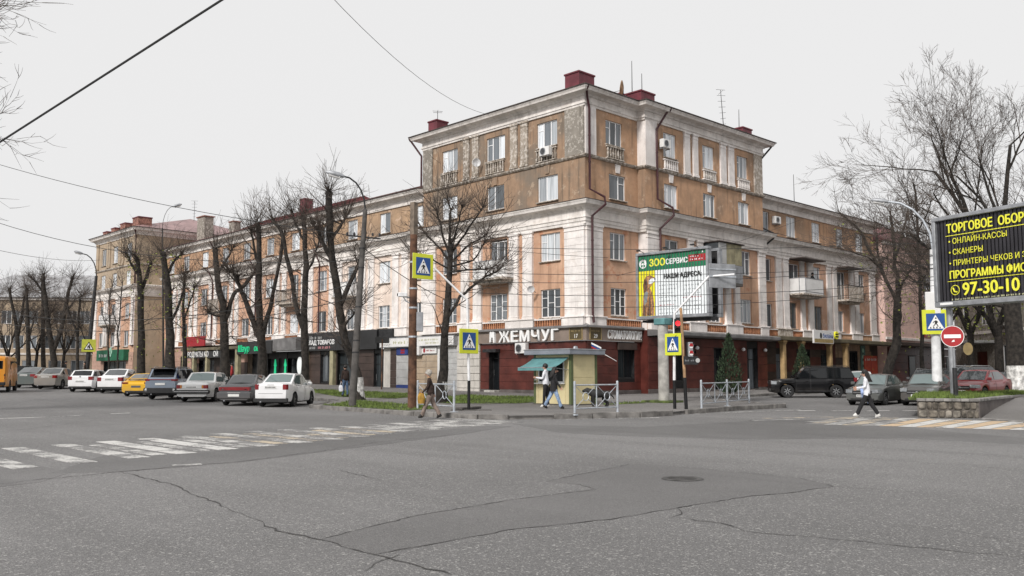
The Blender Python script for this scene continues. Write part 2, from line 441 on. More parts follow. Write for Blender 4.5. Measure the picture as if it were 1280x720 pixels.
road_mat('pavement', (.205,.195,.188), (.28,.27,.26), coarse=1.4)
def marking(name, col, wear):
    m, t, b = newmat(name); v = coords(t)
    n1 = noise(t, v, 1.1, 6, .65); n2 = noise(t, v, 22, 4, .7)
    a = N(t, 'ShaderNodeMath', operation='ADD'); t.links.new(mul(t, n1, .62), a.inputs[0]); t.links.new(mul(t, n2, .45), a.inputs[1])
    c = mix(t, ramp(t, a.outputs[0], wear, wear+.09), col, (.165,.161,.159))
    t.links.new(c, b.inputs['Base Color']); b.inputs['Roughness'].default_value = .8
marking('mark_white', (.56,.55,.53), .53); marking('mark_worn', (.52,.51,.49), .47); marking('mark_mid', (.52,.51,.49), .485); marking('mark_yellow', (.54,.40,.26), .545)
marking('mark_yellow_worn', (.50,.42,.31), .47); marking('mark_fresh', (.56,.55,.53), .55)
plain('crack', (.055,.052,.05), .95, 0, .25, 4)
plain('stone_wall', (.155,.135,.11), .92, 0, .45, 3.5, bmp=.6)
plain('stone_wall_light', (.25,.225,.19), .92, 0, .35, 3.5, bmp=.6)
plain('mortar', (.13,.115,.10), .95, 0, .3, 5, bmp=.5)
plain('coping', (.24,.23,.22), .92, 0, .25, 3, bmp=.4)
# ================================================================= GROUND
rnd = random.Random(7)
def lin(a, b, n): return [a+(b-a)*i/n for i in range(n+1)]
gx = [-900,-500,-250,-130] + lin(-90, 90, 90) + [130, 250, 500, 900]
def sheet(name, poly, off, mat, parent=None, maxlen=2.2, kind='structure'):
    bm = bmesh.new()
    f = bm.faces.new([bm.verts.new((p[0], p[1], 0)) for p in poly])
    bmesh.ops.triangulate(bm, faces=[f])
    for _ in range(9):
        es = [e for e in bm.edges if e.calc_length() > maxlen]
        if not es: break
        bmesh.ops.subdivide_edges(bm, edges=es, cuts=1)
        bmesh.ops.triangulate(bm, faces=[f for f in bm.faces if len(f.verts) > 3])
    for v in bm.verts: v.co.z = gz(v.co.x, v.co.y) + off
    bm.normal_update()
    for f in bm.faces:
        if f.normal.z < 0: f.normal_flip()
    be = [e for e in bm.edges if e.is_boundary]           # close the edge down into the surface below
    r = bmesh.ops.extrude_edge_only(bm, edges=be)
    for v in r['geom']:
        if isinstance(v, bmesh.types.BMVert): v.co.z -= off*.6 + .004
    me = bpy.data.meshes.new(name); bm.to_mesh(me); bm.free(); me.materials.append(mat)
    o = place(name, me, parent)
    if kind: o['kind'] = kind
    return o
mb = MB(); n = len(gx)
for y in gx:
    for x in gx: mb.v.append((x, y, gz(x, y)))
for j in range(n-1):
    for i in range(n-1):
        mb.f.append((j*n+i, j*n+i+1, (j+1)*n+i+1, (j+1)*n+i)); mb.m.append(0)
road = struct(mb.build('road', M['asphalt']))

# resurfaced strips and patches in the carriageway, a few millimetres proud of the old asphalt
def wob(a, b, step, amp):
    a, b = Vector(a[:2]), Vector(b[:2]); d = b-a; k = max(1, int(d.length/step)); nn = Vector((-d.y, d.x)).normalized()
    return [a + d*(i/k) + nn*(rnd.uniform(-amp, amp) if 0 < i else 0) for i in range(k)]
def ragged(px, step=.35, amp=.03):
    P = [G(*p) for p in px]; out = []
    for i in range(len(P)): out += wob(P[i], P[(i+1) % len(P)], step, amp)
    return out
patch = sheet('asphalt_patch', ragged([(790,580),(850,584),(1000,598),(1042,608),(990,616),(940,620),(860,633),(760,650),(640,662),(560,677),(470,693),(402,674),(520,645),(640,625),(745,612),(725,606),(682,602)]), .003, M['asphalt_patch'], road)
sheet('asphalt_patch', ragged([(640,530),(800,534),(980,524),(1060,526),(1200,541),(1290,548),(1290,556),(1130,548),(930,549),(780,545),(700,541)], .6, .06), .004, M['asphalt_fresh'], road)
sheet('asphalt_patch', ragged([(-40,602),(25,578),(92,590),(50,603),(-30,612)], .3, .03), .003, M['asphalt_patch'], road)
sheet('asphalt_patch', ragged([(60,592),(130,570),(250,566),(420,549),(600,533),(640,533),(560,545),(300,578),(150,590)], .5, .04), .004, M['asphalt_fresh'], road)

cracks = MB()
def crack(px, w=.022, step=.13, amp=.035, off=.0062):
    P = [G(*p) for p in px]; L = []
    for i in range(len(P)-1): L += wob(P[i], P[i+1], step, amp)
    L.append(Vector(P[-1][:2]))
    prev = None
    for i, p in enumerate(L):
        d = (L[min(i+1, len(L)-1)] - L[max(0, i-1)]); nn = Vector((-d.y, d.x)).normalized()
        ww = w*rnd.uniform(.2, .95)*(.25 if i in (0, len(L)-1) else 1)
        a, b = p+nn*ww/2, p-nn*ww/2
        cur = ((a.x, a.y, gz(a.x, a.y)+off), (b.x, b.y, gz(b.x, b.y)+off))
        if prev: cracks.face([prev[0], cur[0], cur[1], prev[1]])
        prev = cur
crack([(150,590),(215,606),(280,634)], .03); crack([(330,655),(345,664),(400,675),(470,694),(510,704),(565,719)], .032)
crack([(280,634),(305,644),(330,655)], .012)
crack([(-10,607),(45,600),(150,590),(300,577),(400,564),(470,553),(570,543)], .04, amp=.05)
crack([(402,674),(520,645),(640,625),(745,612)], .03, amp=.02); crack([(745,612),(725,606),(705,604)], .02)
crack([(682,602),(790,580)], .026, amp=.02); crack([(790,580),(850,584),(920,590),(1000,598),(1042,608)], .02, amp=.02)
crack([(1042,608),(990,616),(940,620),(860,633),(760,650),(640,662),(560,677),(470,693)], .022, amp=.025)
crack([(845,635),(852,643),(836,648)], .02); crack([(845,647),(900,654),(930,664),(1000,670),(1120,682),(1200,690),(1290,697)], .022, amp=.04)
crack([(440,720),(480,700),(500,693)], .014); crack([(1042,608),(1110,613),(1170,617)], .012); crack([(425,588),(478,601)], .02)
crack([(1110,655),(1200,665),(1290,684)], .012); crack([(700,541),(930,551),(1060,545)], .02, .3, .05)
crack([(985,567),(1060,577),(1160,574),(1280,590)], .012, .3, .06); crack([(0,540),(120,526),(260,520),(400,530)], .03, .4, .1)
struct(cracks.build('cracks', M['crack'], road), 'stuff')

# ---- painted markings
def pt(x, y, off=.0085): return (x, y, gz(x, y)+off)
def lerp(tab, x):
    for (a, b), (c, d) in zip(tab, tab[1:]):
        if x <= c: return b + (d-b)*(x-a)/(c-a)
    return tab[-1][1]
za = struct(place('zebra_crossing', None)); zb = struct(place('zebra_crossing', None))
def stripe(parent, pts, mat, n=6):
    m = MB(); (a, b, c, d) = [Vector(p) for p in pts]          # a-b one end, d-c the other
    for i in range(n):
        t0, t1 = i/n, (i+1)/n; q = [a.lerp(d, t0), b.lerp(c, t0), b.lerp(c, t1), a.lerp(d, t1)]
        m.face([pt(*v) for v in q]); low = [(*pt(*v)[:2], gz(v[0], v[1])-.004) for v in q]; up = [pt(*v) for v in q]
        for s0, s1 in ((0,1),(1,2),(2,3),(3,0)): m.face([up[s0], low[s0], low[s1], up[s1]])
    return m.build('stripe', M[mat], parent)
Y0t = [(-42,-17.0),(-37.6,-15.6),(-35.4,-15.0),(-33,-14.4),(-29.4,-13.5),(-26,-13.3),(-20.2,-12.0)]
Y1t = [(-42,-20.4),(-37.6,-20.0),(-35.3,-19.4),(-32,-18.5),(-29.5,-17.9),(-26.5,-16.7),(-20.2,-15.2)]
x = -39.6; i = 0
while x < -20.3:
    white = i % 2 == 0; far = x > -30.5
    mt = ('mark_white' if -33.8 < x < -31.5 else 'mark_mid' if x < -33.8 else 'mark_worn') if white else ('mark_yellow_worn' if -31.5 < x < -26 else 'mark_worn')
    if white or x > -34:
        stripe(za, [(x-.21, lerp(Y0t, x)), (x+.21, lerp(Y0t, x)), (x+.23, lerp(Y1t, x)), (x-.19, lerp(Y1t, x))] if white else
               [(x-.15, lerp(Y0t, x)-.8), (x+.15, lerp(Y0t, x)-.8), (x+.16, lerp(Y1t, x)+.2), (x-.14, lerp(Y1t, x)+.2)], mt)
    x += .525; i += 1
for i in range(-3, 14):
    xt, xb_ = 1137+22.7*i, 1087+23.3*i; yt, yb_ = 522.6+(xt-1130)*.034, 532+(xb_-1087)*.0268
    q = [G(xt-10.6, yt), G(xt+10.6, yt+.3), G(xb_+11, yb_+.3), G(xb_-11, yb_)]
    mt = ('mark_fresh', 'mark_yellow')[i % 2] if i > 0 else ('mark_worn', 'mark_yellow_worn')[i % 2]
    stripe(zb, [(v.x, v.y) for v in q], mt)
def dash(px, wd=.12, mat='mark_white', name='road_marking'):
    P = [G(*p) for p in px]; m = MB()
    for a, b in zip(P, P[1:]):
        d = Vector((b.x-a.x, b.y-a.y)); nn = Vector((-d.y, d.x)).normalized()*wd/2; k = max(1, int(d.length/2))
        for i in range(k):
            p, q = a.lerp(b, i/k), a.lerp(b, (i+1)/k)
            up = [pt(p.x-nn.x, p.y-nn.y), pt(q.x-nn.x, q.y-nn.y), pt(q.x+nn.x, q.y+nn.y), pt(p.x+nn.x, p.y+nn.y)]; m.face(up); low = [(v[0], v[1], v[2]-.013) for v in up]
            for s0, s1 in ((0,1),(2,3)): m.face([up[s0], low[s0], low[s1], up[s1]])
    return struct(m.build(name, M[mat]))
dash([(-20,524),(42,522)], .16); dash([(42,522),(100,519.5)], .12, 'mark_worn'); dash([(138,517.2),(162,516.4)], .16)
for a, b in ((996,1018),(1040,1064),(1083,1111),(1127,1150)): dash([(a,513.6),(b,513.2)], .16)
dash([(868,517.5),(940,514.5),(1000,512.5)], .12, 'mark_worn'); dash([(690,524.6),(838,521.6)], .12, 'mark_worn')
dash([(940,526),(1000,524)], .3, 'mark_worn'); dash([(955,523),(1040,521.5)], .25, 'mark_yellow_worn'); dash([(1010,527.5),(1060,525.5)], .3, 'mark_worn')
dash([(215,582),(252,580.5)], .2, 'mark_worn')

# ---- pavements and kerbs
pav_edge = [(-15.0,95),(-15.0,5.6),(-15.35,3.4),(-18.5,-0.1),(-19.6,-1.0),(-19.95,-2.4),(-19.95,-5.2),(-20.4,-9.6),(-20.2,-12.9),(-19.65,-13.8),(-18.3,-14.5),
            (-17.0,-15.25),(-15.3,-16.0),(-13.3,-15.95),(-11.9,-15.6),(-10.45,-15.5),(-7.65,-15.2),(-4.1,-15.4),(-3.2,-14.9),(-2.6,-13.2),(1.0,-8.0),(3.5,-6.2),(62,-5.6)]
pav = sheet('pavement', pav_edge + [(62,3),(1,3),(1,95)], .135, M['pavement'], None, 2.5)
skirt = MB(); pe = []
for a, b in zip(pav_edge, pav_edge[1:]): pe += wob(a, b, 2.2, 0)
pe.append(Vector(pav_edge[-1]))
for a, b in zip(pe, pe[1:]):
    skirt.face([(a.x,a.y,gz(a.x,a.y)-.05),(b.x,b.y,gz(b.x,b.y)-.05),(b.x,b.y,gz(b.x,b.y)+.134),(a.x,a.y,gz(a.x,a.y)+.134)])
struct(skirt.build('kerb_face', M['kerb'], pav))
kerb = struct(place('kerb', None))
def kerb_run(path, h=.165, hs=None, L=1.0):
    P = [Vector(p) for p in path]
    for s in range(len(P)-1):
        a, b = P[s], P[s+1]; k = max(1, round((b-a).length/L))
        for i in range(k):
            p, q = a.lerp(b, i/k), a.lerp(b, (i+1)/k); d = (q-p); ln = d.length; d.normalize()
            m = MB(); hh = h + rnd.uniform(-.012, .012)
            if hs: hh *= hs(s/(len(P)-1) + i/k/(len(P)-1))
            m.bbox(.006, ln-.006, -.13, .03, -.12, hh, .015)
            mid = (p+q)/2; o = m.build('kerb_stone', M['kerb'], kerb)
            o.location = (p.x, p.y, gz(p.x, p.y)); sl = (gz(q.x, q.y)-gz(p.x, p.y))/ln
            o.rotation_euler = (0, -math.atan(sl)+rnd.uniform(-.006,.006), math.atan2(d.y, d.x)+rnd.uniform(-.01,.01))
kerb_run(pav_edge[1:10]); kerb_run(pav_edge[:2], L=2.0)
kerb_run([(-18.2,-14.55),(-17.0,-15.25),(-15.3,-16.0),(-13.3,-15.95)], .2); kerb_run([(-11.9,-15.6),(-10.45,-15.5),(-7.65,-15.2),(-4.1,-15.4),(-3.2,-14.9)], .19)
kerb_run(pav_edge[19:], L=2.0)

# ---- grass
def inside(p, poly):
    c = False; j = len(poly)-1
    for i in range(len(poly)):
        a, b = poly[i], poly[j]
        if (a[1] > p[1]) != (b[1] > p[1]) and p[0] < (b[0]-a[0])*(p[1]-a[1])/(b[1]-a[1])+a[0]: c = not c
        j = i
    return c
blades = MB()
def grass(poly, dens, zf, hmin=.05, hmax=.13):
    xs = [p[0] for p in poly]; ys = [p[1] for p in poly]
    A = abs(sum(poly[i-1][0]*poly[i][1]-poly[i][0]*poly[i-1][1] for i in range(len(poly))))/2
    for _ in range(int(A*dens)):
        for _ in range(6):
            x, y = rnd.uniform(min(xs), max(xs)), rnd.uniform(min(ys), max(ys))
            if inside((x, y), poly): break
        else: continue
        cl = .5+.5*math.sin(x*1.7+y*.9)*math.sin(y*2.1-x*.6)
        if rnd.random() > .35+.65*cl: continue
        h = rnd.uniform(hmin, hmax)*(.6+.6*cl); a = rnd.uniform(0, PI); w_ = rnd.uniform(.012, .03); z = zf(x, y)
        dx, dy = math.cos(a)*w_, math.sin(a)*w_; lx, ly = rnd.uniform(-.05,.05), rnd.uniform(-.05,.05)
        blades.face([(x-dx,y-dy,z),(x+dx,y+dy,z),(x+lx,y+ly,z+h)])
lawns = [[(-19.35,-1.4),(-19.6,-5.2),(-19.7,-8.2),(-17.9,-7.6),(-16.4,-4.6),(-15.4,-1.0),(-15.3,2.2),(-18.2,-.6)],
         [(-13.8,-3.5),(-11.3,-5.6),(-7.5,-4.7),(-4.2,.5),(-5.5,5),(-10.5,2.5),(-12.8,-.4)],
         [(-11.9,3.2),(-6.6,6.5),(-6.6,12),(-7.6,20),(-10.8,13),(-13.0,7)], [(-14.2,9),(-11.4,12),(-11,80),(-14.2,80)],
         [(-9.6,-9.6),(-6.6,-9.6),(-6.2,-8.8),(-9.2,-9.1)]]
for L in lawns:
    sheet('lawn', L, .150, M['grass_base'], None)
    grass(L, 130 if L is not lawns[3] else 12, lambda x, y: gz(x, y)+.148)
# ---- stone faced planter bed at the right hand corner
PT = .72
A_, B_ = G(1147,522), G(1224,523)
def onz(px, py, z): d = sight(px, py); return CAM + d*((z-CAM.z)/d.z)
C_ = onz(1266,494.2,PT); E_ = onz(1330,491,PT); F_ = onz(1165,484,PT)
bed = thing('planter_bed', 'low rubble stone planter bed with lawn beside the yellow and white crossing', 'planter', (0,0,0))
m = MB(); poly = [(A_.x,A_.y),(B_.x,B_.y),(C_.x,C_.y),(E_.x,E_.y),(F_.x,F_.y)]
m.prism(poly, -.1, PT-.06); m.build('core', M['mortar'], bed)
m = MB()
ab = (B_-A_); ab.z = 0; abL = ab.length; ad = ab.normalized(); an = Vector((ad.y, -ad.x, 0))
bc = (C_-B_); bc.z = 0; bcL = bc.length
ML = Matrix(((ad.x,an.x,0,A_.x),(ad.y,an.y,0,A_.y),(0,0,1,gz(A_.x,A_.y)),(0,0,0,1)))
zt = PT - gz(A_.x, A_.y)
# irregular stones, each its own block
xx = 0.0; row = [(0.0, .30), (.30, zt-.1)]
cells = []
for r in range(2):
    z0, z1 = (0.0, .27) if r == 0 else (.29, zt-.11)
    xx = rnd.uniform(0, .03)
    while xx < abL-.1:
        wd = min(rnd.uniform(.16, .34), abL-xx); cells.append((xx, xx+wd, z0, z1)); xx += wd
for (x0, x1, z0, z1) in cells:
    bm = bmesh.new(); j = lambda s=.03: rnd.uniform(-s, s)
    cx, cz, hw, hh = (x0+x1)/2, (z0+z1)/2, (x1-x0)/2-.012, (z1-z0)/2-.006
    nn = 9; ph = rnd.uniform(0, 1)
    for dd, sc in ((-.02, 1.0), (.03, .96), (.055, .72)):
        for k in range(nn):
            a = 2*PI*(k+ph)/nn; sx = math.copysign(abs(math.cos(a))**.55, math.cos(a)); sz = math.copysign(abs(math.sin(a))**.55, math.sin(a))
            bm.verts.new(ML @ Vector((cx+hw*sx*sc+j(.008), dd+j(.008), cz+hh*sz*sc+j(.008))))
    bmesh.ops.convex_hull(bm, input=bm.verts); mm = MB(); mm.add_bm(bm)
    mm.build('stone', M[rnd.choice(['stone_wall','stone_wall','stone_wall_light'])], bed)
kk = 7
for i in range(kk):
    m = MB(); x0, x1 = abL*i/kk, abL*(i+1)/kk; m.bbox(x0+.004, x1-.004, -.30, .09, zt-.105, zt+.0, .018, 0, ML); m.build('coping_stone', M['coping'], bed)
bd = bc.normalized(); bn = Vector((bd.y, -bd.x, 0)); MR = Matrix(((bd.x,bn.x,0,B_.x),(bd.y,bn.y,0,B_.y),(0,0,1,gz(B_.x,B_.y)),(0,0,0,1)))
for i in range(5):
    m = MB(); x0, x1 = bcL*i/5, bcL*(i+1)/5; m.bbox(x0+.005, x1-.005, -.02, .03, -.1, zt-.1, .008, 0, MR); m.build('cladding_panel', M['plinth'], bed)
    m = MB(); m.bbox(x0+.005, x1-.005, -.28, .06, zt-.1, zt-.002, .015, 0, MR); m.build('coping_stone', M['coping'], bed)
lp = [(A_.x+.35*ad.x+.1, A_.y+.4), (B_.x+.05, B_.y+.42), (C_.x-.1, C_.y+.4), (E_.x, E_.y+.4), (F_.x, F_.y)]
m = MB(); m.prism(lp, PT-.07, PT-.02); m.build('soil', M['grass_base'], bed)
grass(lp, 260, lambda x, y: PT-.025, .06, .16)
struct(blades.build('grass', M['grass']), 'stuff')
# sloped pavement climbing beside the bed
m = MB(); b0 = G(1226,523.6); q1 = G(1340,531); q2 = onz(1345,493,PT-.03); c2 = onz(1267,494.4,PT-.03)
for i in range(6):
    for j in range(4):
        f = lambda u, v: (b0.lerp(q1, u)).lerp(c2.lerp(q2, u), v)
        z = [f(j/4,i/6), f((j+1)/4,i/6), f((j+1)/4,(i+1)/6), f(j/4,(i+1)/6)]
        m.face([(p.x, p.y, p.z+.012) for p in z])
m.face([(c2.x,c2.y,c2.z+.012),(q2.x,q2.y,q2.z+.012),(q2.x+14,q2.y+4,q2.z),(c2.x+14,c2.y+4,c2.z)])
struct(m.build('ramp', M['pavement']))
m = MB(); e0 = G(1222,524.2); e1 = G(1340,533)
d = (e1-e0); d.z = 0; L_ = d.length; M4 = Matrix.Translation(e0) @ Matrix.Rotation(math.atan2(d.y,d.x), 4, 'Z')
for i in range(4): m.bbox(i*L_/4+.005, (i+1)*L_/4-.005, 0, .2, -.1, .05, .012, 0, M4)
struct(m.build('flush_kerb', M['coping']))

# ---- manhole
plain('iron', (.075,.072,.07), .7, .2, .3, 6)
p = G(853,599); t = thing('manhole_cover', 'round iron manhole cover set in the patched asphalt', 'manhole cover', (p.x,p.y,p.z+.004)); t.scale = (.74,.74,1)
m = MB(); m.lathe([(.30,.0),(.31,.012),(.40,.014),(.43,.004)], 32); m.build('rim', M['iron'], t)
m = MB(); m.lathe([(0,.008),(.29,.008),(.295,0)], 32)
for i in range(-5, 6):
    for j in range(-5, 6):
        if math.hypot(i, j) < 5.2: m.box(i*.052-.017, i*.052+.017, j*.052-.017, j*.052+.017, .008, .013)
m.build('lid', M['iron'], t)
# ================================================================= THE L-SHAPED APARTMENT BUILDING
bld = thing('apartment_building', 'long L-shaped ochre and white apartment building with a five storey corner and lower wings', 'building')
ROT = {'L': -PI/2, 'R': 0.0}
def bpart(name, mb, mat, face='R', parent=None, smooth=None):
    if isinstance(mat, str): mat = M[mat]
    elif isinstance(mat, (list, tuple)): mat = [M[k] for k in mat]
    return mb.build(name, mat, parent or bld, None, 0 if parent else ROT[face], smooth)
def u2x(face, u): return -u if face == 'L' else u
def wall(face, ua, ub, z0, z1, yp, wins, mat, name='wall', reveal=.2):
    xa, xb = sorted((u2x(face, ua), u2x(face, ub)))
    rects = []
    for (uc, zb, w_, h_) in wins:
        xc = u2x(face, uc)
        if xc+w_/2 < xa or xc-w_/2 > xb or zb >= z1 or zb+h_ <= z0: continue
        rects.append((max(xa, xc-w_/2), min(xb, xc+w_/2), max(z0, zb), min(z1, zb+h_)))
    xs = sorted({xa, xb} | {r[0] for r in rects} | {r[1] for r in rects}); zs = sorted({z0, z1} | {r[2] for r in rects} | {r[3] for r in rects})
    m = MB()
    for i in range(len(xs)-1):
        for j in range(len(zs)-1):
            cx, cz = (xs[i]+xs[i+1])/2, (zs[j]+zs[j+1])/2
            if any(r[0] < cx < r[1] and r[2] < cz < r[3] for r in rects): continue
            m.face([(xs[i],yp,zs[j]),(xs[i+1],yp,zs[j]),(xs[i+1],yp,zs[j+1]),(xs[i],yp,zs[j+1])])
    for a, b, c, d in rects:
        y2 = yp+reveal
        m.face([(a,yp,c),(a,yp,d),(a,y2,d),(a,y2,c)]); m.face([(b,yp,c),(b,y2,c),(b,y2,d),(b,yp,d)])
        m.face([(a,yp,d),(b,yp,d),(b,y2,d),(a,y2,d)]); m.face([(a,yp,c),(a,y2,c),(b,y2,c),(b,yp,c)])
    return bpart(name, m, mat, face)
_win = {}
def window_mesh(style, w_, h_):
    key = (style, round(w_, 2), round(h_, 2))
    if key in _win: return _win[key]
    f = MB(); t = .065; hw = w_/2; panes = []
    fr = lambda x0, x1, z0, z1, d=0: f.box(x0, x1, -.035-d, .035, z0, z1)
    fr(-hw, hw, 0, t); fr(-hw, hw, h_-t, h_); fr(-hw, -hw+t, t, h_-t); fr(hw-t, hw, t, h_-t)
    cuts = {'tri': [-w_*.19, w_*.17], 'duo': [-w_*.08], 'duo2': [w_*.10], 'grid': [-w_*.17, w_*.17], 'one': [], 'door': [w_*.12]}[style]
    xs = [-hw+t/2] + cuts + [hw-t/2]
    for c in cuts: fr(c-t*.6, c+t*.6, t, h_-t, .004)
    if style == 'grid':
        for k in range(3):
            for zz in ((.36,.70) if k != 1 else (.52,)): fr(xs[k]+t*.6, xs[k+1]-t*.6, h_*zz-.018, h_*zz+.018, -.002)
    if style == 'tri': fr(xs[0]+t*.6, xs[1]-t*.6, h_*.70-.022, h_*.70+.022, -.002)
    if style == 'duo2': fr(xs[1]+t*.6, xs[2]-t*.6, h_*.68-.022, h_*.68+.022, -.002)
    me = f.mesh('window', M['upvc']); old = f.mesh('window', M['old_frame'])
    ps = []
    for a, b in zip(xs, xs[1:]):
        p = MB(); p.box(a, b, -.006, .006, t*.6, h_-t*.6); ps.append(p.mesh('pane', M['window_glass']))
    pd = []
    for a, b in zip(xs, xs[1:]):
        p = MB(); p.box(a, b, -.006, .006, t*.6, h_-t*.6); pd.append(p.mesh('pane', M['window_glass_dark']))
    s = MB(); s.bbox(-hw-.07, hw+.07, -.27, -.03, -.07, -.005, .012)
    _win[key] = (me, old, ps, pd, s.mesh('sill', M['trim_weathered'])); return _win[key]
def window(face, uc, zb, w_, h_, yp, style='tri', dark=False, old=False, sill=True):
    me, om, ps, pd, sl = window_mesh(style, w_, h_); x = u2x(face, uc)
    pos = Matrix.Rotation(ROT[face], 4, 'Z') @ Vector((x, yp+.13, zb))
    o = place('window', om if old else me, bld, pos, ROT[face])
    for p in (pd if dark else ps): place('pane', p, o)
    if sill: place('sill', sl, o)
    return o
def windows(face, lst, yp):
    for a in lst: window(face, a[0], a[1], a[2], a[3], yp, *(a[4:] if len(a) > 4 else ()))
W4 = lambda L: [(a[0], a[1], a[2], a[3]) for a in L]

_pil = {}
def pilaster(face, ua, ub, z0, z1, yp, mat, d=.16, blocks=False, cap=True):
    w_ = abs(ub-ua); key = (round(w_,2), round(z0,2), round(z1,2), mat, d, blocks, cap)
    if key not in _pil:
        m = MB(); h = w_/2
        if blocks:
            n = max(2, int((z1-z0)/.44))
            for i in range(n):
                a, b = z0+(z1-z0)*i/n, z0+(z1-z0)*(i+1)/n
                m.bbox(-h, h, -d, .02, a+.006, b-.006, .012)
            m.box(-h+.03, h-.03, -d+.03, .02, z0, z1)
        else: m.box(-h, h, -d, .02, z0+(.22 if cap else 0), z1-(.42 if cap else 0))
        if cap:
            if not blocks:
                m.bbox(-h-.05, h+.05, -d-.06, .02, z0, z0+.13, .02); m.bbox(-h-.025, h+.025, -d-.03, .02, z0+.135, z0+.22, .02)
            m.bbox(-h-.02, h+.02, -d-.025, .02, z1-.42, z1-.34, .015); m.box(-h-.003, h+.003, -d-.003, .02, z1-.34, z1-.17); m.bbox(-h-.06, h+.06, -d-.07, .02, z1-.17, z1-.005, .025)
        _pil[key] = m.mesh('pilaster', M[mat])
    x = (u2x(face, ua)+u2x(face, ub))/2
    return place('pilaster', _pil[key], bld, Matrix.Rotation(ROT[face], 4, 'Z') @ Vector((x, yp, 0)), ROT[face])
_ped = {}
def pedestal(face, ua, ub, yp, mat='trim_white', z0=4.42, z1=5.12):
    w_ = abs(ub-ua); key = (round(w_,2), mat, z0)
    if key not in _ped:
        m = MB(); h = w_/2; m.bbox(-h, h, -.30, .02, z0, z1-.09, .02); m.bbox(-h-.05, h+.05, -.36, .02, z1-.085, z1, .02); _ped[key] = m.mesh('pedestal', M[mat])
    x = (u2x(face, ua)+u2x(face, ub))/2
    place('pedestal', _ped[key], bld, Matrix.Rotation(ROT[face], 4, 'Z') @ Vector((x, yp, 0)), ROT[face])
_bal = {}
def balustrade(face, ua, ub, yp, mat, z0, z1, pitch=.2, d=.24, rail='trim_white'):
    w_ = abs(ub-ua); key = (round(w_,2), mat, z0, z1, pitch, d)
    if key not in _bal:
        m = MB(); h = w_/2; n = max(2, int(w_/pitch)); m.bbox(-h, h, -d-.03, .02, z1-.085, z1, .012, 1); m.bbox(-h, h, -d-.02, .02, z0, z0+.07, .012, 1)
        for i in range(n):
            x = -h+(i+.5)*w_/n; q = pitch*.27; zm = (z0+z1)/2
            m.box(x-q*.7, x+q*.7, -d, -d+.1, z0+.07, z1-.085); m.bbox(x-q*1.15, x+q*1.15, -d-.015, -d+.11, z0+.12, zm+.03, .02)
        _bal[key] = m.mesh('balustrade', [M[mat], M[rail]])
    x = (u2x(face, ua)+u2x(face, ub))/2
    place('balustrade', _bal[key], bld, Matrix.Rotation(ROT[face], 4, 'Z') @ Vector((x, yp, 0)), ROT[face])
def box_part(name, face, ua, ub, y0, y1, z0, z1, mat, b=.015, parent=None):
    xa, xb = sorted((u2x(face, ua), u2x(face, ub))); m = MB()
    if b: m.bbox(xa, xb, y0, y1, z0, z1, b)
    else: m.box(xa, xb, y0, y1, z0, z1)
    return bpart(name, m, mat, face, parent)

# ------------------------------------------------------------ storeys and windows
S2, S3, S4, S5 = (5.15, 1.80), (8.72, 1.80), (12.68, 1.65), (16.20, 1.66)
LB = [3.15, 8.05, 13.05]
wLb = [(3.0,5.15,1.72,1.8,'grid',True),(7.85,5.15,1.72,1.8,'grid',True),(13.0,5.15,1.6,1.8,'grid',True),
       (3.0,8.75,1.72,1.8,'tri'),(13.0,8.72,1.6,1.8,'tri',True)]
wLb4 = [(3.2,12.66,1.8,1.66,'duo'),(8.15,12.75,1.72,1.66,'duo',True),(13.05,12.7,1.7,1.66,'duo')]
wLb5 = [(3.25,16.25,1.82,1.66,'tri'),(8.15,16.2,1.85,1.66,'tri'),(13.05,16.2,1.75,1.62,'tri')]
UPZ = (12.25, 15.1, 15.25)
# left face of the corner block
lowL = [(7.85, 7.95, 1.75, 2.7)]
wall('L', 0, 16.1, 4.4, 10.9, 0.0, W4(wLb)+lowL, 'plaster_orange')
wall('L', 0, 16.1, 10.9, 15.1, 0.0, W4(wLb4), 'plaster_brown'); wall('L', 0, 16.1, 15.1, 18.5, 0.0, W4(wLb5), 'plaster_brown')
windows('L', wLb, 0.0); windows('L', wLb4, 0.0); windows('L', wLb5, 0.0)
window('L', 7.5, 7.95, .95, 2.6, 0.05, 'door', True, False, False); window('L', 8.45, 8.75, .75, 1.8, 0.05, 'one', True, False, False)
for a, b in ((4.5,5.38),(5.83,6.68),(9.45,10.3),(10.75,11.6)): pilaster('L', a, b, 5.12, 10.85, 0, 'trim_white')
pilaster('L', .001, 1.66, 5.12, 10.85, 0, 'trim_white', .14, True); pilaster('L', 14.5, 16.12, 5.12, 10.85, 0, 'trim_white', .14, True)
for a, b in ((4.95,5.6),(5.95,6.6),(9.85,10.5),(10.85,11.45)): pilaster('L', a, b, 15.25, 18.35, 0, 'trim_weathered', .12)
pilaster('L', .001, 1.6, 15.25, 18.4, 0, 'plaster_grey', .10, False, False); pilaster('L', 15.0, 16.1, 15.25, 18.4, 0, 'plaster_grey', .10, False, False)
for a, b in ((0,1.8),(4.3,6.9),(9.25,11.8),(14.3,16.1)): pedestal('L', a, b, 0)
for a, b in ((1.85,4.25),(6.95,9.2),(11.85,14.25)): balustrade('L', a, b, 0, 'baluster_orange', 4.42, 5.05)
for uc, mt in ((3.25,'trim_weathered'),(8.15,'trim_weathered'),(13.05,'trim_weathered')): balustrade('L', uc-.95, uc+.95, 0, mt, 15.27, 16.1, .22, .14, 'trim_weathered')
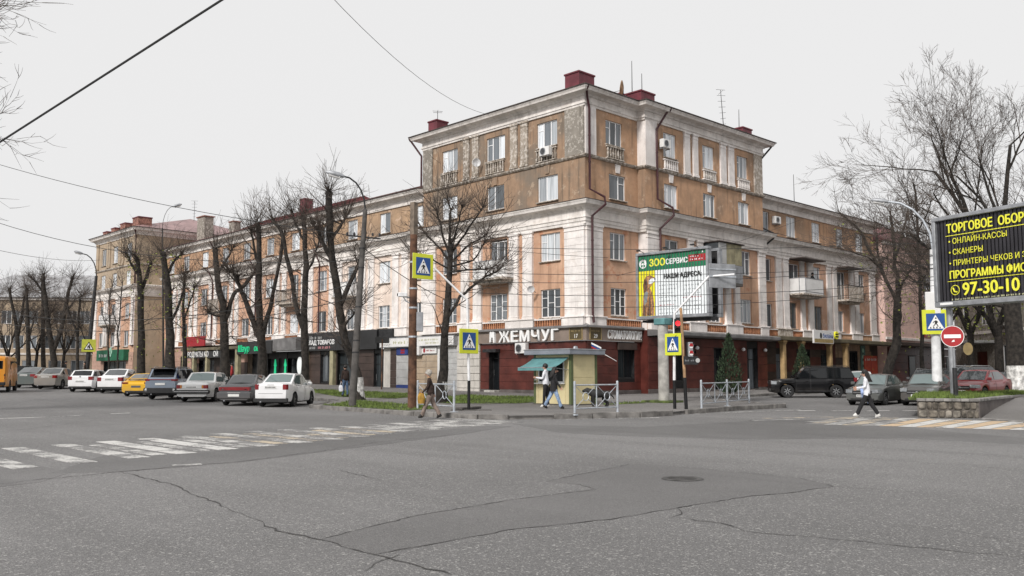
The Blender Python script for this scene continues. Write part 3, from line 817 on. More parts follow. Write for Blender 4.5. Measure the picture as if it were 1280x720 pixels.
# right face, inner section, then the section that steps forward
wRi = [(3.15,5.25,1.55,1.75,'grid',True),(3.12,8.8,1.55,1.75,'tri',True)]; wRi4 = [(3.15,12.7,1.65,1.62,'duo2',True)]; wRi5 = [(2.85,16.2,1.65,1.6,'tri',True)]
JX, JY, RE = 5.24, -.62, 19.8
wall('R', 0, JX, 4.4, 10.9, 0, W4(wRi), 'plaster_orange'); wall('R', 0, JX, 10.9, 15.1, 0, W4(wRi4), 'plaster_ochre'); wall('R', 0, JX, 15.1, 18.5, 0, W4(wRi5), 'plaster_ochre')
for L in (wRi, wRi4, wRi5): windows('R', L, 0)
pilaster('R', .001, 1.5, 5.12, 10.85, 0, 'trim_white', .14, True); pilaster('R', .001, 1.0, 15.25, 18.4, 0, 'trim_white', .10, False, False)
pedestal('R', 0, 1.6, 0); balustrade('R', 1.65, JX-.1, 0, 'baluster_orange', 4.42, 5.05); balustrade('R', 2.0, 3.75, 0, 'trim_weathered', 15.27, 16.1, .22, .14, 'trim_weathered')
wRo = [(8.05,5.2,1.5,1.8,'tri',True),(17.1,5.3,1.5,1.75,'tri'),(13.0,5.2,1.5,1.8,'tri',True),(8.05,8.75,1.5,1.8,'duo',True),(17.1,8.85,1.5,1.8,'duo2',True)]
wRo4 = [(8.05,12.7,1.5,1.62,'tri'),(12.6,12.65,1.5,1.66,'tri'),(17.1,12.65,1.5,1.66,'tri')]
wRo5 = [(8.0,16.15,1.45,1.7,'tri'),(12.6,16.1,1.45,1.7,'tri'),(17.05,16.1,1.45,1.7,'tri')]
wall('R', JX, RE, 4.4, 10.9, JY, W4(wRo)+[(13.0,7.9,1.6,2.8)], 'plaster_orange'); wall('R', JX, RE, 10.9, 15.1, JY, W4(wRo4), 'plaster_ochre'); wall('R', JX, RE, 15.1, 18.5, JY, W4(wRo5), 'plaster_ochre')
for L in (wRo, wRo4, wRo5): windows('R', L, JY)
m = MB()
m.face([(JX,JY,4.4),(JX,0,4.4),(JX,0,10.9),(JX,JY,10.9)]); bpart('wall', m, 'trim_white')
m = MB(); m.face([(JX,JY,10.9),(JX,0,10.9),(JX,0,15.1),(JX,JY,15.1)]); bpart('wall', m, 'plaster_brown')
m = MB(); m.face([(JX,JY,15.1),(JX,0,15.1),(JX,0,18.5),(JX,JY,18.5)]); bpart('wall', m, 'trim_white')
pilaster('R', JX+.001, 6.6, 5.12, 10.85, JY, 'trim_white', .14, True); pilaster('R', 18.85, RE, 5.12, 10.85, JY, 'trim_white', .14, True)
for a, b in ((9.75,10.4),(10.85,11.5),(14.25,14.9),(15.45,16.1)): pilaster('R', a, b, 5.12, 10.85, JY, 'trim_white')
pilaster('R', JX+.001, 6.5, 15.25, 18.4, JY, 'trim_white', .10, False, False); pilaster('R', 18.6, RE-.05, 15.25, 18.4, JY, 'trim_weathered', .10, False, False)
for a, b in ((9.56,10.23),(10.61,11.19),(14.01,14.75),(15.06,15.81)): pilaster('R', a, b, 15.25, 18.35, JY, 'trim_white', .12)
for a, b in ((JX+.05,6.7),(9.6,11.6),(14.1,16.2),(18.7,RE)): pedestal('R', a, b, JY)
for a, b in ((6.75,9.55),(11.65,14.05),(16.25,18.65)): balustrade('R', a, b, JY, 'baluster_orange', 4.42, 5.05)
for uc in (8.0,12.6,17.05): balustrade('R', uc-.8, uc+.8, JY, 'trim_white' if uc != 12.6 else 'baluster_white', 15.27, 16.0, .22, .14)
for (face, uc, yp) in (('L',3.2,0),('L',8.15,0),('R',3.15,0),('R',8.05,JY),('R',12.6,JY),('R',17.1,JY)):
    x = u2x(face, uc); m = MB(); m.fprism([(x-.17,14.45),(x+.17,14.45),(x+.26,15.0),(x-.26,15.0)], yp-.07, yp+.01); bpart('keystone', m, 'trim_white' if face == 'R' else 'plaster_brown', face)
# block back and sides above the wings
m = MB(); D = 13.0
m.face([(0,16.1,4.4),(D,16.1,4.4),(D,16.1,18.5),(0,16.1,18.5)]); m.face([(RE,JY,4.4),(RE,D,4.4),(RE,D,18.5),(RE,JY,18.5)])
m.face([(D,16.1,4.4),(D,D,4.4),(D,D,18.5),(D,16.1,18.5)]); m.face([(D,D,4.4),(RE,D,4.4),(RE,D,18.5),(D,D,18.5)]); bpart('wall', m, 'plaster_brown')
BP = [(D,16.1),(0,16.1),(0,0),(JX,0),(JX,JY),(RE,JY),(RE,D)]
m = MB(); m.sweep(BP, [(-.1,18.28),(.10,18.28),(.12,18.42),(.17,18.42),(.17,18.55),(.10,18.57),(.10,18.86),(.20,18.88),(.26,18.98),(.40,19.02),(.70,19.06),(.74,19.16),(.80,19.24),(.80,19.30),(-.1,19.32)]); bpart('cornice', m, 'trim_cornice')
m = MB(); m.sweep(BP, [(.79,19.295),(.87,19.30),(.87,19.36),(.2,19.43),(.2,19.40)]); bpart('eaves_flashing', m, 'flashing')
m = MB(); m.sweep(BP, [(-.1,15.02),(.08,15.04),(.16,15.12),(.18,15.2),(.04,15.26),(-.1,15.26)]); bpart('string_course', m, 'trim_weathered')
m = MB(); m.face([(-.2,16.3,19.4),(-.2,-.2,19.4),(D/2,6,20.1),(D/2,10,20.1)]); m.face([(-.2,-.2,19.4),(JX-.2,-.2,19.4),(JX-.2,JY-.2,19.41),(RE+.2,JY-.2,19.4),(14,6,20.1),(D/2,6,20.1)])
m.face([(-.2,16.3,19.4),(D/2,10,20.1),(D+.2,16.3,19.4)]); m.face([(RE+.2,JY-.2,19.4),(RE+.2,D+.2,19.4),(14,6,20.1)]); m.face([(D+.2,16.3,19.4),(D/2,10,20.1),(D/2,6,20.1),(14,6,20.1),(RE+.2,D+.2,19.4),(D+.2,D+.2,19.4)]); bpart('roof', m, 'roof_red')
ENT = [(-.1,10.80),(.16,10.80),(.18,10.98),(.22,10.98),(.22,11.16),(.27,11.2),(.27,11.26),(.17,11.28),(.17,11.72),(.22,11.74),(.28,11.84),(.42,11.90),(.66,11.96),(.70,12.08),(.75,12.16),(.75,12.22),(-.1,12.36)]
WL, WR, LE, RWE = .10, .02, 62.6, 40.2
m = MB(); m.sweep([(0,16.1),(0,0),(JX,0),(JX,JY),(RE,JY),(RE,WR)], ENT); bpart('entablature', m, 'trim_cornice')
m = MB(); m.sweep([(0,16.1),(0,0),(JX,0),(JX,JY),(RE,JY),(RE,WR)], [(.74,12.215),(.79,12.22),(.79,12.25),(-.02,12.40),(-.02,12.37)]); bpart('ledge_flashing', m, 'flashing')
# ------------------------------------------------------------ left wing
ub = [16.75 + 0 if k == 0 else 21.1+4.54*(k-1) for k in range(10)] + [61.2]
w2 = [(u, 5.15, 1.5, 1.75, ('duo','grid','tri')[i % 3], i % 3 != 1) for i, u in enumerate(ub)]
w3 = [(u, 8.65, 1.5, 1.72, ('grid','tri','duo2')[i % 3], i % 2 == 0) for i, u in enumerate(ub) if i not in (2,4,7)]
w4 = [(u, 12.62, 1.42, 1.6, ('tri','duo','duo2')[i % 3], i in (3,6)) for i, u in enumerate(ub)]
bal3 = [ub[2], ub[4], ub[7]]
dw = [(u, 7.9, 1.3, 2.5) for u in bal3]
wall('L', 16.1, 27.9, 4.4, 10.9, WL, W4(w2+w3)+dw, 'plaster_cream'); wall('L', 27.9, LE, 4.4, 10.9, WL, W4(w2+w3)+dw, 'plaster_salmon')
wall('L', 16.1, 30.3, 10.9, 14.6, WL, W4(w4), 'plaster_tan'); wall('L', 30.3, LE, 10.9, 14.6, WL, W4(w4), 'plaster_ochre')
windows('L', w2, WL); windows('L', w3, WL); windows('L', w4, WL)
for u in bal3: window('L', u, 7.9, 1.3, 2.5, WL, 'door', True, False, False)
for a, b in zip(ub, ub[1:]):
    c = (a+b)/2
    if b-a > 3:
        pilaster('L', c-.98, c-.2, 5.12, 10.85, WL, 'trim_white', .13); pilaster('L', c+.2, c+.98, 5.12, 10.85, WL, 'trim_white', .13); pedestal('L', c-1.1, c+1.1, WL)
    else: pilaster('L', c-.5, c+.4, 5.12, 10.85, WL, 'trim_white', .13)
    if a > 26: balustrade('L', a-1.1, a+1.1, WL, 'baluster_orange', 4.42, 5.05)
WP = [(WL, LE), (WL, 16.1)]
m = MB(); m.sweep(WP, ENT); bpart('entablature', m, 'trim_cornice'); m = MB(); m.sweep(WP, [(.74,12.215),(.79,12.22),(.79,12.25),(-.02,12.40),(-.02,12.37)]); bpart('ledge_flashing', m, 'flashing')
CRN = [(-.1,14.45),(.10,14.45),(.12,14.6),(.08,14.62),(.08,14.86),(.18,14.92),(.3,15.02),(.62,15.08),(.66,15.2),(.72,15.27),(.72,15.33),(-.1,15.4)]
m = MB(); m.sweep(WP, CRN); bpart('cornice', m, 'trim_cornice'); m = MB(); m.sweep(WP, [(.71,15.325),(.78,15.33),(.78,15.39),(.1,15.45),(.1,15.42)]); bpart('eaves_flashing', m, 'flashing')
def roofseg(ua, ub_, mat, rise, x0=-.7, z0=15.40, ridge=6.5, ends=True):
    m = MB(); z1 = z0+rise; n = max(1, int((ub_-ua)/.62))
    m.face([(x0,ub_,z0),(x0,ua,z0),(ridge,ua,z1),(ridge,ub_,z1)]); m.face([(ridge,ub_,z1),(ridge,ua,z1),(13.5,ua,z0),(13.5,ub_,z0)])
    if ends: m.face([(x0,ua,z0),(13.5,ua,z0),(ridge,ua,z1)]); m.face([(x0,ub_,z0),(ridge,ub_,z1),(13.5,ub_,z0)])
    dz = rise/(ridge-x0)
    for i in range(n+1):                       # standing seams
        y = ua+(ub_-ua)*i/n
        m.face([(x0,y-.02,z0+.002),(ridge,y-.02,z1+.002),(ridge,y-.02,z1+.05),(x0,y-.02,z0+.05)]); m.face([(x0,y-.02,z0+.05),(ridge,y-.02,z1+.05),(ridge,y+.02,z1+.05),(x0,y+.02,z0+.05)])
        m.face([(x0,y+.02,z0+.002),(x0,y+.02,z0+.05),(ridge,y+.02,z1+.05),(ridge,y+.02,z1+.002)])
    bpart('roof', m, mat)
roofseg(16.2, LE+.4, 'roof_rose', 2.4); roofseg(onX(456,240,6.5).y, onX(334,280,6.5).y, 'roof_red', 1.75, 2.6, 16.52)
m = MB(); m.box(13.5,13.6,16.1,LE,4.4,15.4); bpart('wall', m, 'plaster_brown')
# ------------------------------------------------------------ right wing
rb = [21.35, 25.15, 29.3, 33.5, 37.4]
r2 = [(21.5,5.2,.8,1.8,'one',True),(25.1,5.2,1.3,2.1,'duo',True,True),(29.3,5.2,1.35,2.0,'duo',True,True),(33.3,5.2,1.1,1.8,'duo'),(37.3,5.2,1.2,1.8,'duo')]
r3 = [(21.5,8.8,.75,1.75,'one',True),(29.2,8.75,1.35,1.75,'tri'),(37.4,8.75,1.35,1.75,'tri',True)]
r4 = [(21.3,12.65,1.0,1.6,'one'),(25.2,12.6,1.5,1.7,'tri'),(29.35,12.6,1.4,1.68,'grid'),(33.6,12.6,1.3,1.65,'duo'),(37.4,12.55,1.5,1.65,'tri')]
rd = [(25.4,7.95,1.7,2.5),(33.6,7.95,1.5,2.5)]
wall('R', RE, RWE, 4.4, 10.9, WR, W4(r2+r3)+rd, 'plaster_salmon'); wall('R', RE, RWE, 10.9, 14.6, WR, W4(r4), 'plaster_ochre')
for L in (r2, r3, r4): windows('R', L, WR)
for a in rd: window('R', a[0], a[1], a[2], a[3], WR, 'door', True, False, False)
for a, b in ((22.45,23.3),(23.55,24.4),(26.3,26.95),(27.55,28.4),(30.85,31.6),(31.9,32.6),(35.0,35.75),(35.98,36.7)): pilaster('R', a, b, 5.12, 10.85, WR, 'trim_white', .13)
pilaster('R', 39.0, 40.1, 5.12, 10.85, WR, 'trim_white', .13)
for a, b in ((22.3,24.5),(26.2,28.5),(30.7,32.7),(34.9,36.8),(38.8,40.2)): pedestal('R', a, b, WR, 'trim_white' if a > 25 else 'trim_weathered')
for a, b in ((20.0,22.25),(24.55,26.15),(28.55,30.65),(32.75,34.85),(36.85,38.75)): balustrade('R', a, b, WR, 'baluster_orange' if a < 26 else 'plaster_ochre', 4.42, 5.05)
RP = [(RE,WR),(RWE,WR),(RWE,12)]
m = MB(); m.sweep(RP, ENT); bpart('entablature', m, 'trim_cornice'); m = MB(); m.sweep(RP, [(.74,12.215),(.79,12.22),(.79,12.25),(-.02,12.40),(-.02,12.37)]); bpart('ledge_flashing', m, 'flashing')
m = MB(); m.sweep(RP, CRN); bpart('cornice', m, 'trim_cornice'); m = MB(); m.sweep(RP, [(.71,15.325),(.78,15.33),(.78,15.39),(.1,15.45),(.1,15.42)]); bpart('eaves_flashing', m, 'flashing')
m = MB(); m.face([(RWE,WR,0),(RWE,12,0),(RWE,12,15.4),(RWE,WR,15.4)]); bpart('wall', m, 'plaster_salmon'); m = MB(); m.face([(RE,12,4),(RE,12,15.4),(RWE,12,15.4),(RWE,12,4)]); bpart('wall', m, 'plaster_salmon')
m = MB(); m.face([(RE,-.6,15.42),(RWE+.6,-.6,15.42),(RWE-5,6,16.3),(RE,6,16.3)]); m.face([(RWE+.6,-.6,15.42),(RWE+.6,12.6,15.42),(RWE-5,6,16.3)]); m.face([(RE,12.6,15.42),(RE,6,16.3),(RWE-5,6,16.3),(RWE+.6,12.6,15.42)]); bpart('roof', m, 'roof_red')
# ------------------------------------------------------------ far end block of the left street
TX, TA, TB = -3.2, 62.6, 75.0
tu = [64.9, 69.0, 72.6]
t5 = [(u,14.2,1.35,1.95,'duo',i == 2) for i, u in enumerate(tu)]; t4 = [(u,11.45,1.35,1.6,'duo2') for u in tu]; t3 = [(u,7.7,1.35,1.7,'grid',True) for u in tu if u != 69.0]; t2 = [(u,4.6,1.35,1.7,'duo',True) for u in tu]
wall('L', TA, TB, 3.9, 10.2, TX, W4(t2+t3)+[(69.0,7.2,1.4,2.3)], 'plaster_salmon'); wall('L', TA, TB, 10.2, 13.6, TX, W4(t4), 'plaster_beige'); wall('L', TA, TB, 13.6, 17.0, TX, W4(t5), 'plaster_beige')
for L in (t2, t3, t4, t5): windows('L', L, TX)
window('L', 69.0, 7.2, 1.4, 2.3, TX, 'door', True, False, False)
for a, b in ((62.65,63.6),(66.5,67.2),(67.35,68.0),(70.4,71.0),(71.15,71.75),(74.1,75)): pilaster('L', a, b, 4.7, 10.1, TX, 'trim_white', .13)
for a, b in ((62.65,63.5),(66.4,66.9),(67.2,67.7),(70.5,70.95),(71.1,71.5),(74.2,75)): pilaster('L', a, b, 13.8, 16.9, TX, 'plaster_beige', .1)
m = MB(); m.face([(TX,TA,0),(14,TA,0),(14,TA,17),(TX,TA,17)]); bpart('wall', m, 'plaster_beige'); m = MB(); m.face([(TX,TB,0),(TX,TB,17),(14,TB,17),(14,TB,0)]); bpart('wall', m, 'plaster_beige')
TP = [(14,TB),(TX,TB),(TX,TA),(14,TA)]
m = MB(); m.sweep(TP, [(-.1,16.85),(.1,16.85),(.14,17.0),(.2,17.05),(.3,17.2),(.62,17.3),(.68,17.45),(.75,17.5),(.75,17.58),(-.1,17.64)]); bpart('cornice', m, 'trim_cornice')
m = MB(); m.sweep(TP, [(.74,17.57),(.82,17.575),(.82,17.64),(.1,17.7),(.1,17.67)]); bpart('eaves_flashing', m, 'flashing')
m = MB(); m.sweep(TP, [(-.1,13.5),(.08,13.52),(.15,13.62),(.15,13.7),(-.1,13.76)]); bpart('string_course', m, 'trim_weathered')
m = MB(); m.sweep([(TX,TB),(TX,TA),(TX+3,TA)], [(o*.8, 10.1+(z-10.8)*.85) for o, z in ENT]); bpart('entablature', m, 'trim_cornice')
m = MB(); a = .6; m.face([(TX-a,TB+a,17.68),(TX-a,TA-a,17.68),(5.5,69,20.4)]); m.face([(TX-a,TA-a,17.68),(14,TA-a,17.68),(5.5,69,20.4)]); m.face([(14,TA-a,17.68),(14,TB+a,17.68),(5.5,69,20.4)]); m.face([(14,TB+a,17.68),(TX-a,TB+a,17.68),(5.5,69,20.4)]); bpart('roof', m, 'roof_rose')
# ------------------------------------------------------------ chimneys
def chimney(x0, x1, y0, y1, z0, z1, mat='chimney_red', lip=.06, cap='chimney_red'):
    m = MB(); m.bbox(x0, x1, y0, y1, z0, z1, .01); o = bpart('chimney', m, mat)
    m = MB(); m.bbox(x0-lip, x1+lip, y0-lip, y1+lip, z1-.02, z1+.10, .02); bpart('chimney_cap', m, cap, 'R', o)
chimney(.12, 1.62, .55, 1.75, 19.3, 20.62); chimney(6.0, 7.5, .2, 1.5, 19.3, 20.6); chimney(5.5, 6.0, 1.6, 2.3, 19.4, 20.6, 'chimney_red')
chimney(18.6, 19.9, .2, 1.4, 19.3, 20.5); chimney(.3, 1.4, 15.0, 16.0, 19.3, 20.5); chimney(17.4, 18.2, .6, 1.4, 19.4, 20.0)
chimney(TX+.1, TX+1.6, TA+.3, TA+2.0, 17.6, 18.85, 'brick_old'); chimney(TX+.3, TX+1.3, 67.3, 68.8, 17.6, 18.7, 'brick_old'); chimney(TX+.3, TX+1.3, 70.4, 71.6, 17.6, 18.5, 'brick_old'); chimney(TX+.3, TX+1.2, 73.0, 74.2, 17.6, 18.35, 'brick_old')
q = AT(256,285,106); chimney(q.x-.5, q.x+.6, q.y-.9, q.y+.9, 16.6, AT(256,272,106).z, 'plaster_grey', .12, 'brick_old'); q = AT(293.5,285,98); chimney(q.x-.4, q.x+.4, q.y-.5, q.y+.5, 16.0, AT(293,278,98).z, 'plaster_grey', .08, 'brick_old'); q = AT(383,256,96); chimney(q.x-.5, q.x+.5, q.y-.5, q.y+.5, q.z-2, q.z+.5)
# ------------------------------------------------------------ downpipes
def pipe(name, pts, r=.075, mat='pipe_red', hopper=True):
    m = MB(); m.tube(pts, r, 8); o = bpart(name, m, mat, 'R', None, 50)
    if hopper:
        h = MB(); p = pts[0]; h.lathe([(.0,.12),(.2,.12),(.19,-.02),(.09,-.2),(.0,-.2)], 10, 0, Matrix.Translation(Vector(p))); bpart('hopper', h, mat, 'R', o)
    m = MB()
    for a, b in zip(pts, pts[1:]):
        a, b = Vector(a), Vector(b); k = int((b-a).length/1.4)
        for i in range(1, k): 
            q = a.lerp(b, i/k); m.tube([q-(b-a).normalized()*.03, q+(b-a).normalized()*.03], r*1.25, 8)
    if m.v: bpart('pipe_clip', m, mat, 'R', o)
pipe('downpipe', [(-.5,-.62,19.25),(-.02,-.28,18.7),(.25,-.2,18.1),(.25,-.18,13.0),(.75,-.95,12.45),(.80,-.98,12.0),(.30,-.32,11.3),(.3,-.3,5.2),(.3,-.38,4.7)])
pipe('downpipe', [(7.15,JY-.62,19.25),(6.95,JY-.5,18.9),(6.35,JY-.16,17.8),(6.35,JY-.16,13.1),(7.0,JY-.9,12.5),(7.05,JY-.95,12.0),(6.4,JY-.3,11.1),(6.4,JY-.28,5.2)])
pipe('downpipe', [(-.6,16.95,19.25),(-.55,16.95,19.05),(-.12,16.25,17.9),(-.12,16.25,15.6)])
pipe('downpipe', [(20.5,JY-.6,19.2),(20.4,JY-.5,19.0),(19.9,JY+.2,18.0)], .07, 'metal_dark', False)
pipe('downpipe', [(20.2,-.12,15.1),(20.2,-.12,12.9),(20.9,-.85,12.4),(20.9,-.85,12.0),(20.1,-.12,11.1)], .07, 'metal_dark', False)
pipe('downpipe', [(TX-.5,TA-.4,17.4),(TX-.1,TA+.2,16.4),(TX-.1,TA+.2,4.5)], .08, 'pipe_red')
for u in (30.3, 41.5, 50.6): pipe('downpipe', [(-.55,u,15.1),(-.05,u,14.2),(-.05,u,12.6),(-.7,u,12.2),(-.1,u,11.0),(-.1,u,4.6)], .07, 'pipe_red', False)
# ------------------------------------------------------------ balconies
def balcony(face, uc, w_, yp, z0, h_, style, depth=1.15, canopy=False):
    x = u2x(face, uc); y0 = yp-depth; hw = w_/2
    m = MB(); m.bbox(x-hw, x+hw, y0, yp, z0-.16, z0, .02); m.fprism([(x-hw+.15,z0-.16),(x+hw-.15,z0-.16),(x+hw-.3,z0-.34),(x-hw+.3,z0-.34)], y0+.25, yp)
    o = bpart('balcony', m, 'trim_weathered' if style != 'glazed' else 'concrete_dark', face)
    if style == 'round':
        m = MB(); n = 12; pr = []
        for i in range(n+1):
            a = PI*(1-i/n); pr.append((x+hw*math.cos(a)*1.0, yp-depth*.62-.45*math.sin(a)*depth))
        pr = [(x-hw, yp)] + pr + [(x+hw, yp)]
        for a, b in zip(pr, pr[1:]): m.face([(*a,z0-.05),(*b,z0-.05),(*b,z0+h_),(*a,z0+h_)])
        bpart('parapet', m, 'white_board', face, o, 40); m = MB(); m.tube([(p[0],p[1],z0+h_) for p in pr], .035, 6); bpart('rail', m, 'metal_grey', face, o)
        m = MB(); m.box(x+.1,x+.15,yp-depth*1.08,yp-depth*1.04,z0,z0+h_); bpart('post', m, 'metal_dark', face, o)
    elif style == 'sheet':
        m = MB(); c = .35; poly = [(x-hw,yp),(x-hw,y0+c),(x-hw+c,y0),(x+hw-c,y0),(x+hw,y0+c),(x+hw,yp)]
        for a, b in zip(poly, poly[1:]): m.face([(*a,z0-.02),(*b,z0-.02),(*b,z0+h_),(*a,z0+h_)])
        bpart('parapet', m, 'white_board', face, o); m = MB(); m.tube([(p[0],p[1],z0+h_) for p in poly], .03, 5); m.tube([(p[0],p[1],z0+h_*.1) for p in poly], .025, 5); bpart('rail', m, 'metal_grey', face, o)
        m = MB(); [m.tube([(p[0],p[1],z0),(p[0],p[1],z0+h_)], .03, 5) for p in poly[1:-1]]; bpart('post', m, 'metal_grey', face, o)
    elif style == 'bars':
        m = MB(); poly = [(x-hw,yp),(x-hw,y0),(x+hw,y0),(x+hw,yp)]; m.tube([(p[0],p[1],z0+h_) for p in poly], .035, 5); m.tube([(p[0],p[1],z0+.12) for p in poly], .025, 5); bpart('rail', m, 'metal_dark', face, o)
        m = MB()
        for a, b in zip(poly, poly[1:]):
            k = int(math.dist(a, b)/.13)
            for i in range(k+1):
                px, py = a[0]+(b[0]-a[0])*i/k, a[1]+(b[1]-a[1])*i/k; m.box(px-.028, px+.028, py-.012, py+.012, z0, z0+h_)
        bpart('bars', m, 'trim_weathered', face, o)
    if canopy:
        m = MB(); m.fprism([(x-hw-.1,z0+2.75),(x+hw+.1,z0+2.75),(x+hw+.1,z0+2.83),(x-hw-.1,z0+2.83)], y0-.1, yp); bpart('balcony_canopy', m, 'flashing', face)
    return o
balcony('L', 7.85, 3.3, 0, 7.95, 1.12, 'round', 1.25)
balcony('R', 26.3, 3.6, WR, 8.0, 1.2, 'sheet', 1.3, True); balcony('R', 34.0, 2.9, WR, 7.95, 1.2, 'bars', 1.15, True)
for u in bal3: balcony('L', u, 2.6, WL, 7.85, 1.1, 'sheet' if u < 30 else 'bars', 1.1)
balcony('L', 69.0, 2.8, TX, 7.1, 1.1, 'sheet', 1.2)
# the glazed-in balcony on the right face
m = MB(); gx0, gx1, gy = 11.75, 14.75, JY-1.25
m.bbox(gx0, gx1, gy, JY, 7.75, 7.95, .02); o = bpart('balcony', m, 'concrete_dark')
m = MB(); m.box(gx0,gx1,gy,gy+.05,7.95,9.2); m.box(gx0,gx0+.05,gy+.05,JY,7.95,9.2); m.box(gx1-.05,gx1,gy+.05,JY,7.95,9.2); bpart('parapet', m, 'metal_grey', 'R', o)
for i in range(3):
    a, b = gx0+.05+i*.97, gx0+.05+(i+1)*.97-.04; m = MB(); m.box(a, b, gy+.01, gy+.04, 9.22, 10.68)
    bpart('glazing_panel', m, ('shutter_grey','column_khaki','column_khaki')[i], 'R', o)
m = MB(); m.box(gx0+.01,gx0+.04,gy+.05,JY,9.22,10.68); bpart('glazing_panel', m, 'window_glass_dark', 'R', o); m = MB(); m.box(gx1-.04,gx1-.01,gy+.05,JY,9.22,10.68); bpart('glazing_panel', m, 'window_glass_dark', 'R', o)
m = MB(); m.bbox(gx0-.12,gx1+.12,gy-.15,JY,10.7,10.78,.02); bpart('balcony_roof', m, 'flashing', 'R', o)
# ------------------------------------------------------------ ground floor: clad shopfronts
def cladding(face, ua, ub_, z0, z1, yp, rows, seg, holes, mats, d=.045, gap=.014, back='metal_black'):
    # separate cladding panels in courses, broken round the openings
    ua, ub_ = sorted((ua, ub_)); r2_ = random.Random(int(ua*100))
    xa, xb = sorted((u2x(face, ua), u2x(face, ub_)))
    m = MB(); hs = [(min(u2x(face,a),u2x(face,b)), max(u2x(face,a),u2x(face,b)), c, d_) for a, b, c, d_ in holes]
    xs = sorted({xa, xb} | {v for h in hs for v in h[:2]}); zs = sorted({z0, z1} | {v for h in hs for v in h[2:]} )
    for i in range(len(xs)-1):
        for j in range(len(zs)-1):
            cx, cz = (xs[i]+xs[i+1])/2, (zs[j]+zs[j+1])/2
            if not any(h[0] < cx < h[1] and h[2] < cz < h[3] for h in hs): m.face([(xs[i],yp,zs[j]),(xs[i+1],yp,zs[j]),(xs[i+1],yp,zs[j+1]),(xs[i],yp,zs[j+1])])
    bpart('wall', m, back, face)
    for r in range(rows):
        a, b = z0+(z1-z0)*r/rows, z0+(z1-z0)*(r+1)/rows; iv = [(xa, xb)]
        for h in hs:
            if h[2] < b-.05 and h[3] > a+.05:
                nv = []
                for p, q in iv:
                    if h[1] <= p or h[0] >= q: nv.append((p, q)); continue
                    if h[0] > p: nv.append((p, h[0]))
                    if h[1] < q: nv.append((h[1], q))
                iv = nv
        for p, q in iv:
            k = max(1, round((q-p)/seg))
            for i in range(k):
                c0, c1 = p+(q-p)*i/k, p+(q-p)*(i+1)/k
                if c1-c0 < .08: continue
                mm = MB(); mm.bbox(c0+gap/4, c1-gap/4, yp-d-r2_.uniform(0,.006), yp, a+gap/2, b-gap/2, .008); bpart('panel', mm, r2_.choice(mats), face)
def opening(face, ua, ub_, z0, z1, yp, kind='door', frame='metal_dark', gl='shop_glass', split=1, depth=.22):
    xa, xb = sorted((u2x(face, ua), u2x(face, ub_))); y = yp+depth; t = .07; m = MB()
    m.box(xa, xb, y-.04, y+.04, z1-t, z1); m.box(xa, xa+t, y-.04, y+.04, z0, z1-t); m.box(xb-t, xb, y-.04, y+.04, z0, z1-t)
    if kind == 'window': m.box(xa, xb, y-.04, y+.04, z0, z0+t)
    for i in range(1, split+1-1+0): m.box(xa+(xb-xa)*i/split-t/2, xa+(xb-xa)*i/split+t/2, y-.035, y+.035, z0, z1-t)
    if kind == 'door' and z1-z0 > 2.5: m.box(xa+t, xb-t, y-.035, y+.035, z0+2.1, z0+2.17)
    o = bpart('shop_door' if kind == 'door' else 'shop_window', m, frame, face)
    for i in range(split):
        g = MB(); g.box(xa+t/2+(xb-xa-t)*i/split, xa+t/2+(xb-xa-t)*(i+1)/split-.003, y-.008, y+.008, z0+.02, z1-t/2); bpart('pane', g, gl, face, o)
    m = MB(); m.box(xa, xa+.02, yp, y, z0, z1); m.box(xb-.02, xb, yp, y, z0, z1); m.box(xa+.02, xb-.02, yp, y, z1-.02, z1); bpart('reveal', m, frame, face, o)
    if kind == 'door': m = MB(); m.tube([(xa+.16,y-.09,z0+.9),(xa+.16,y-.09,z0+1.35)], .015, 6); bpart('handle', m, 'chrome', face, o)
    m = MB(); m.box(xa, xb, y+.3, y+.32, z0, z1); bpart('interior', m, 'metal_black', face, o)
# jewellery shop and dental clinic at the corner
cladding('L', .0, 9.6, .55, 3.62, 0, 6, 3.0, [(7.7,8.75,.55,3.1)], ['panel_maroon'])
box_part('plinth', 'L', -.06, 7.66, -.07, 0, -.1, .55, 'plinth'); box_part('plinth', 'L', 8.78, 9.6, -.07, 0, -.1, .55, 'plinth'); box_part('door_step', 'L', 7.7, 8.75, -.5, 0, -.1, .5, 'concrete')
opening('L', 7.7, 8.75, .5, 3.08, 0, 'door', 'metal_dark', 'shop_glass', 1, .4); box_part('door_canopy', 'L', 7.6, 8.9, -.5, -.05, 3.02, 3.24, 'metal_dark')
cladding('R', .0, JX, .55, 3.62, 0, 6, 2.6, [(2.95,4.65,1.3,3.35)], ['panel_maroon']); opening('R', 2.95, 4.65, 1.3, 3.35, 0, 'window', 'metal_dark', 'shop_glass', 2)
box_part('plinth', 'R', -.07, JX, -.07, 0, -.1, .55, 'plinth'); box_part('roller_blind_box', 'R', 2.85, 4.75, -.18, -.05, 3.1, 3.55, 'panel_brown')
m = MB(); m.face([(JX,JY,-.1),(JX,0,-.1),(JX,0,4.4),(JX,JY,4.4)]); bpart('wall', m, 'panel_maroon')
cladding('R', JX, RE, .6, 3.98, JY, 6, 3.2, [(12.7,14.1,.6,3.4),(17.0,18.5,.6,3.5),(8.2,9.2,1.1,3.4)], ['panel_maroon'])
box_part('plinth', 'R', JX, 12.65, JY-.08, JY, -.1, .6, 'plinth'); box_part('plinth', 'R', 14.15, 16.95, JY-.08, JY, -.1, .6, 'plinth'); box_part('plinth', 'R', 18.55, RE, JY-.08, JY, -.1, .6, 'plinth')
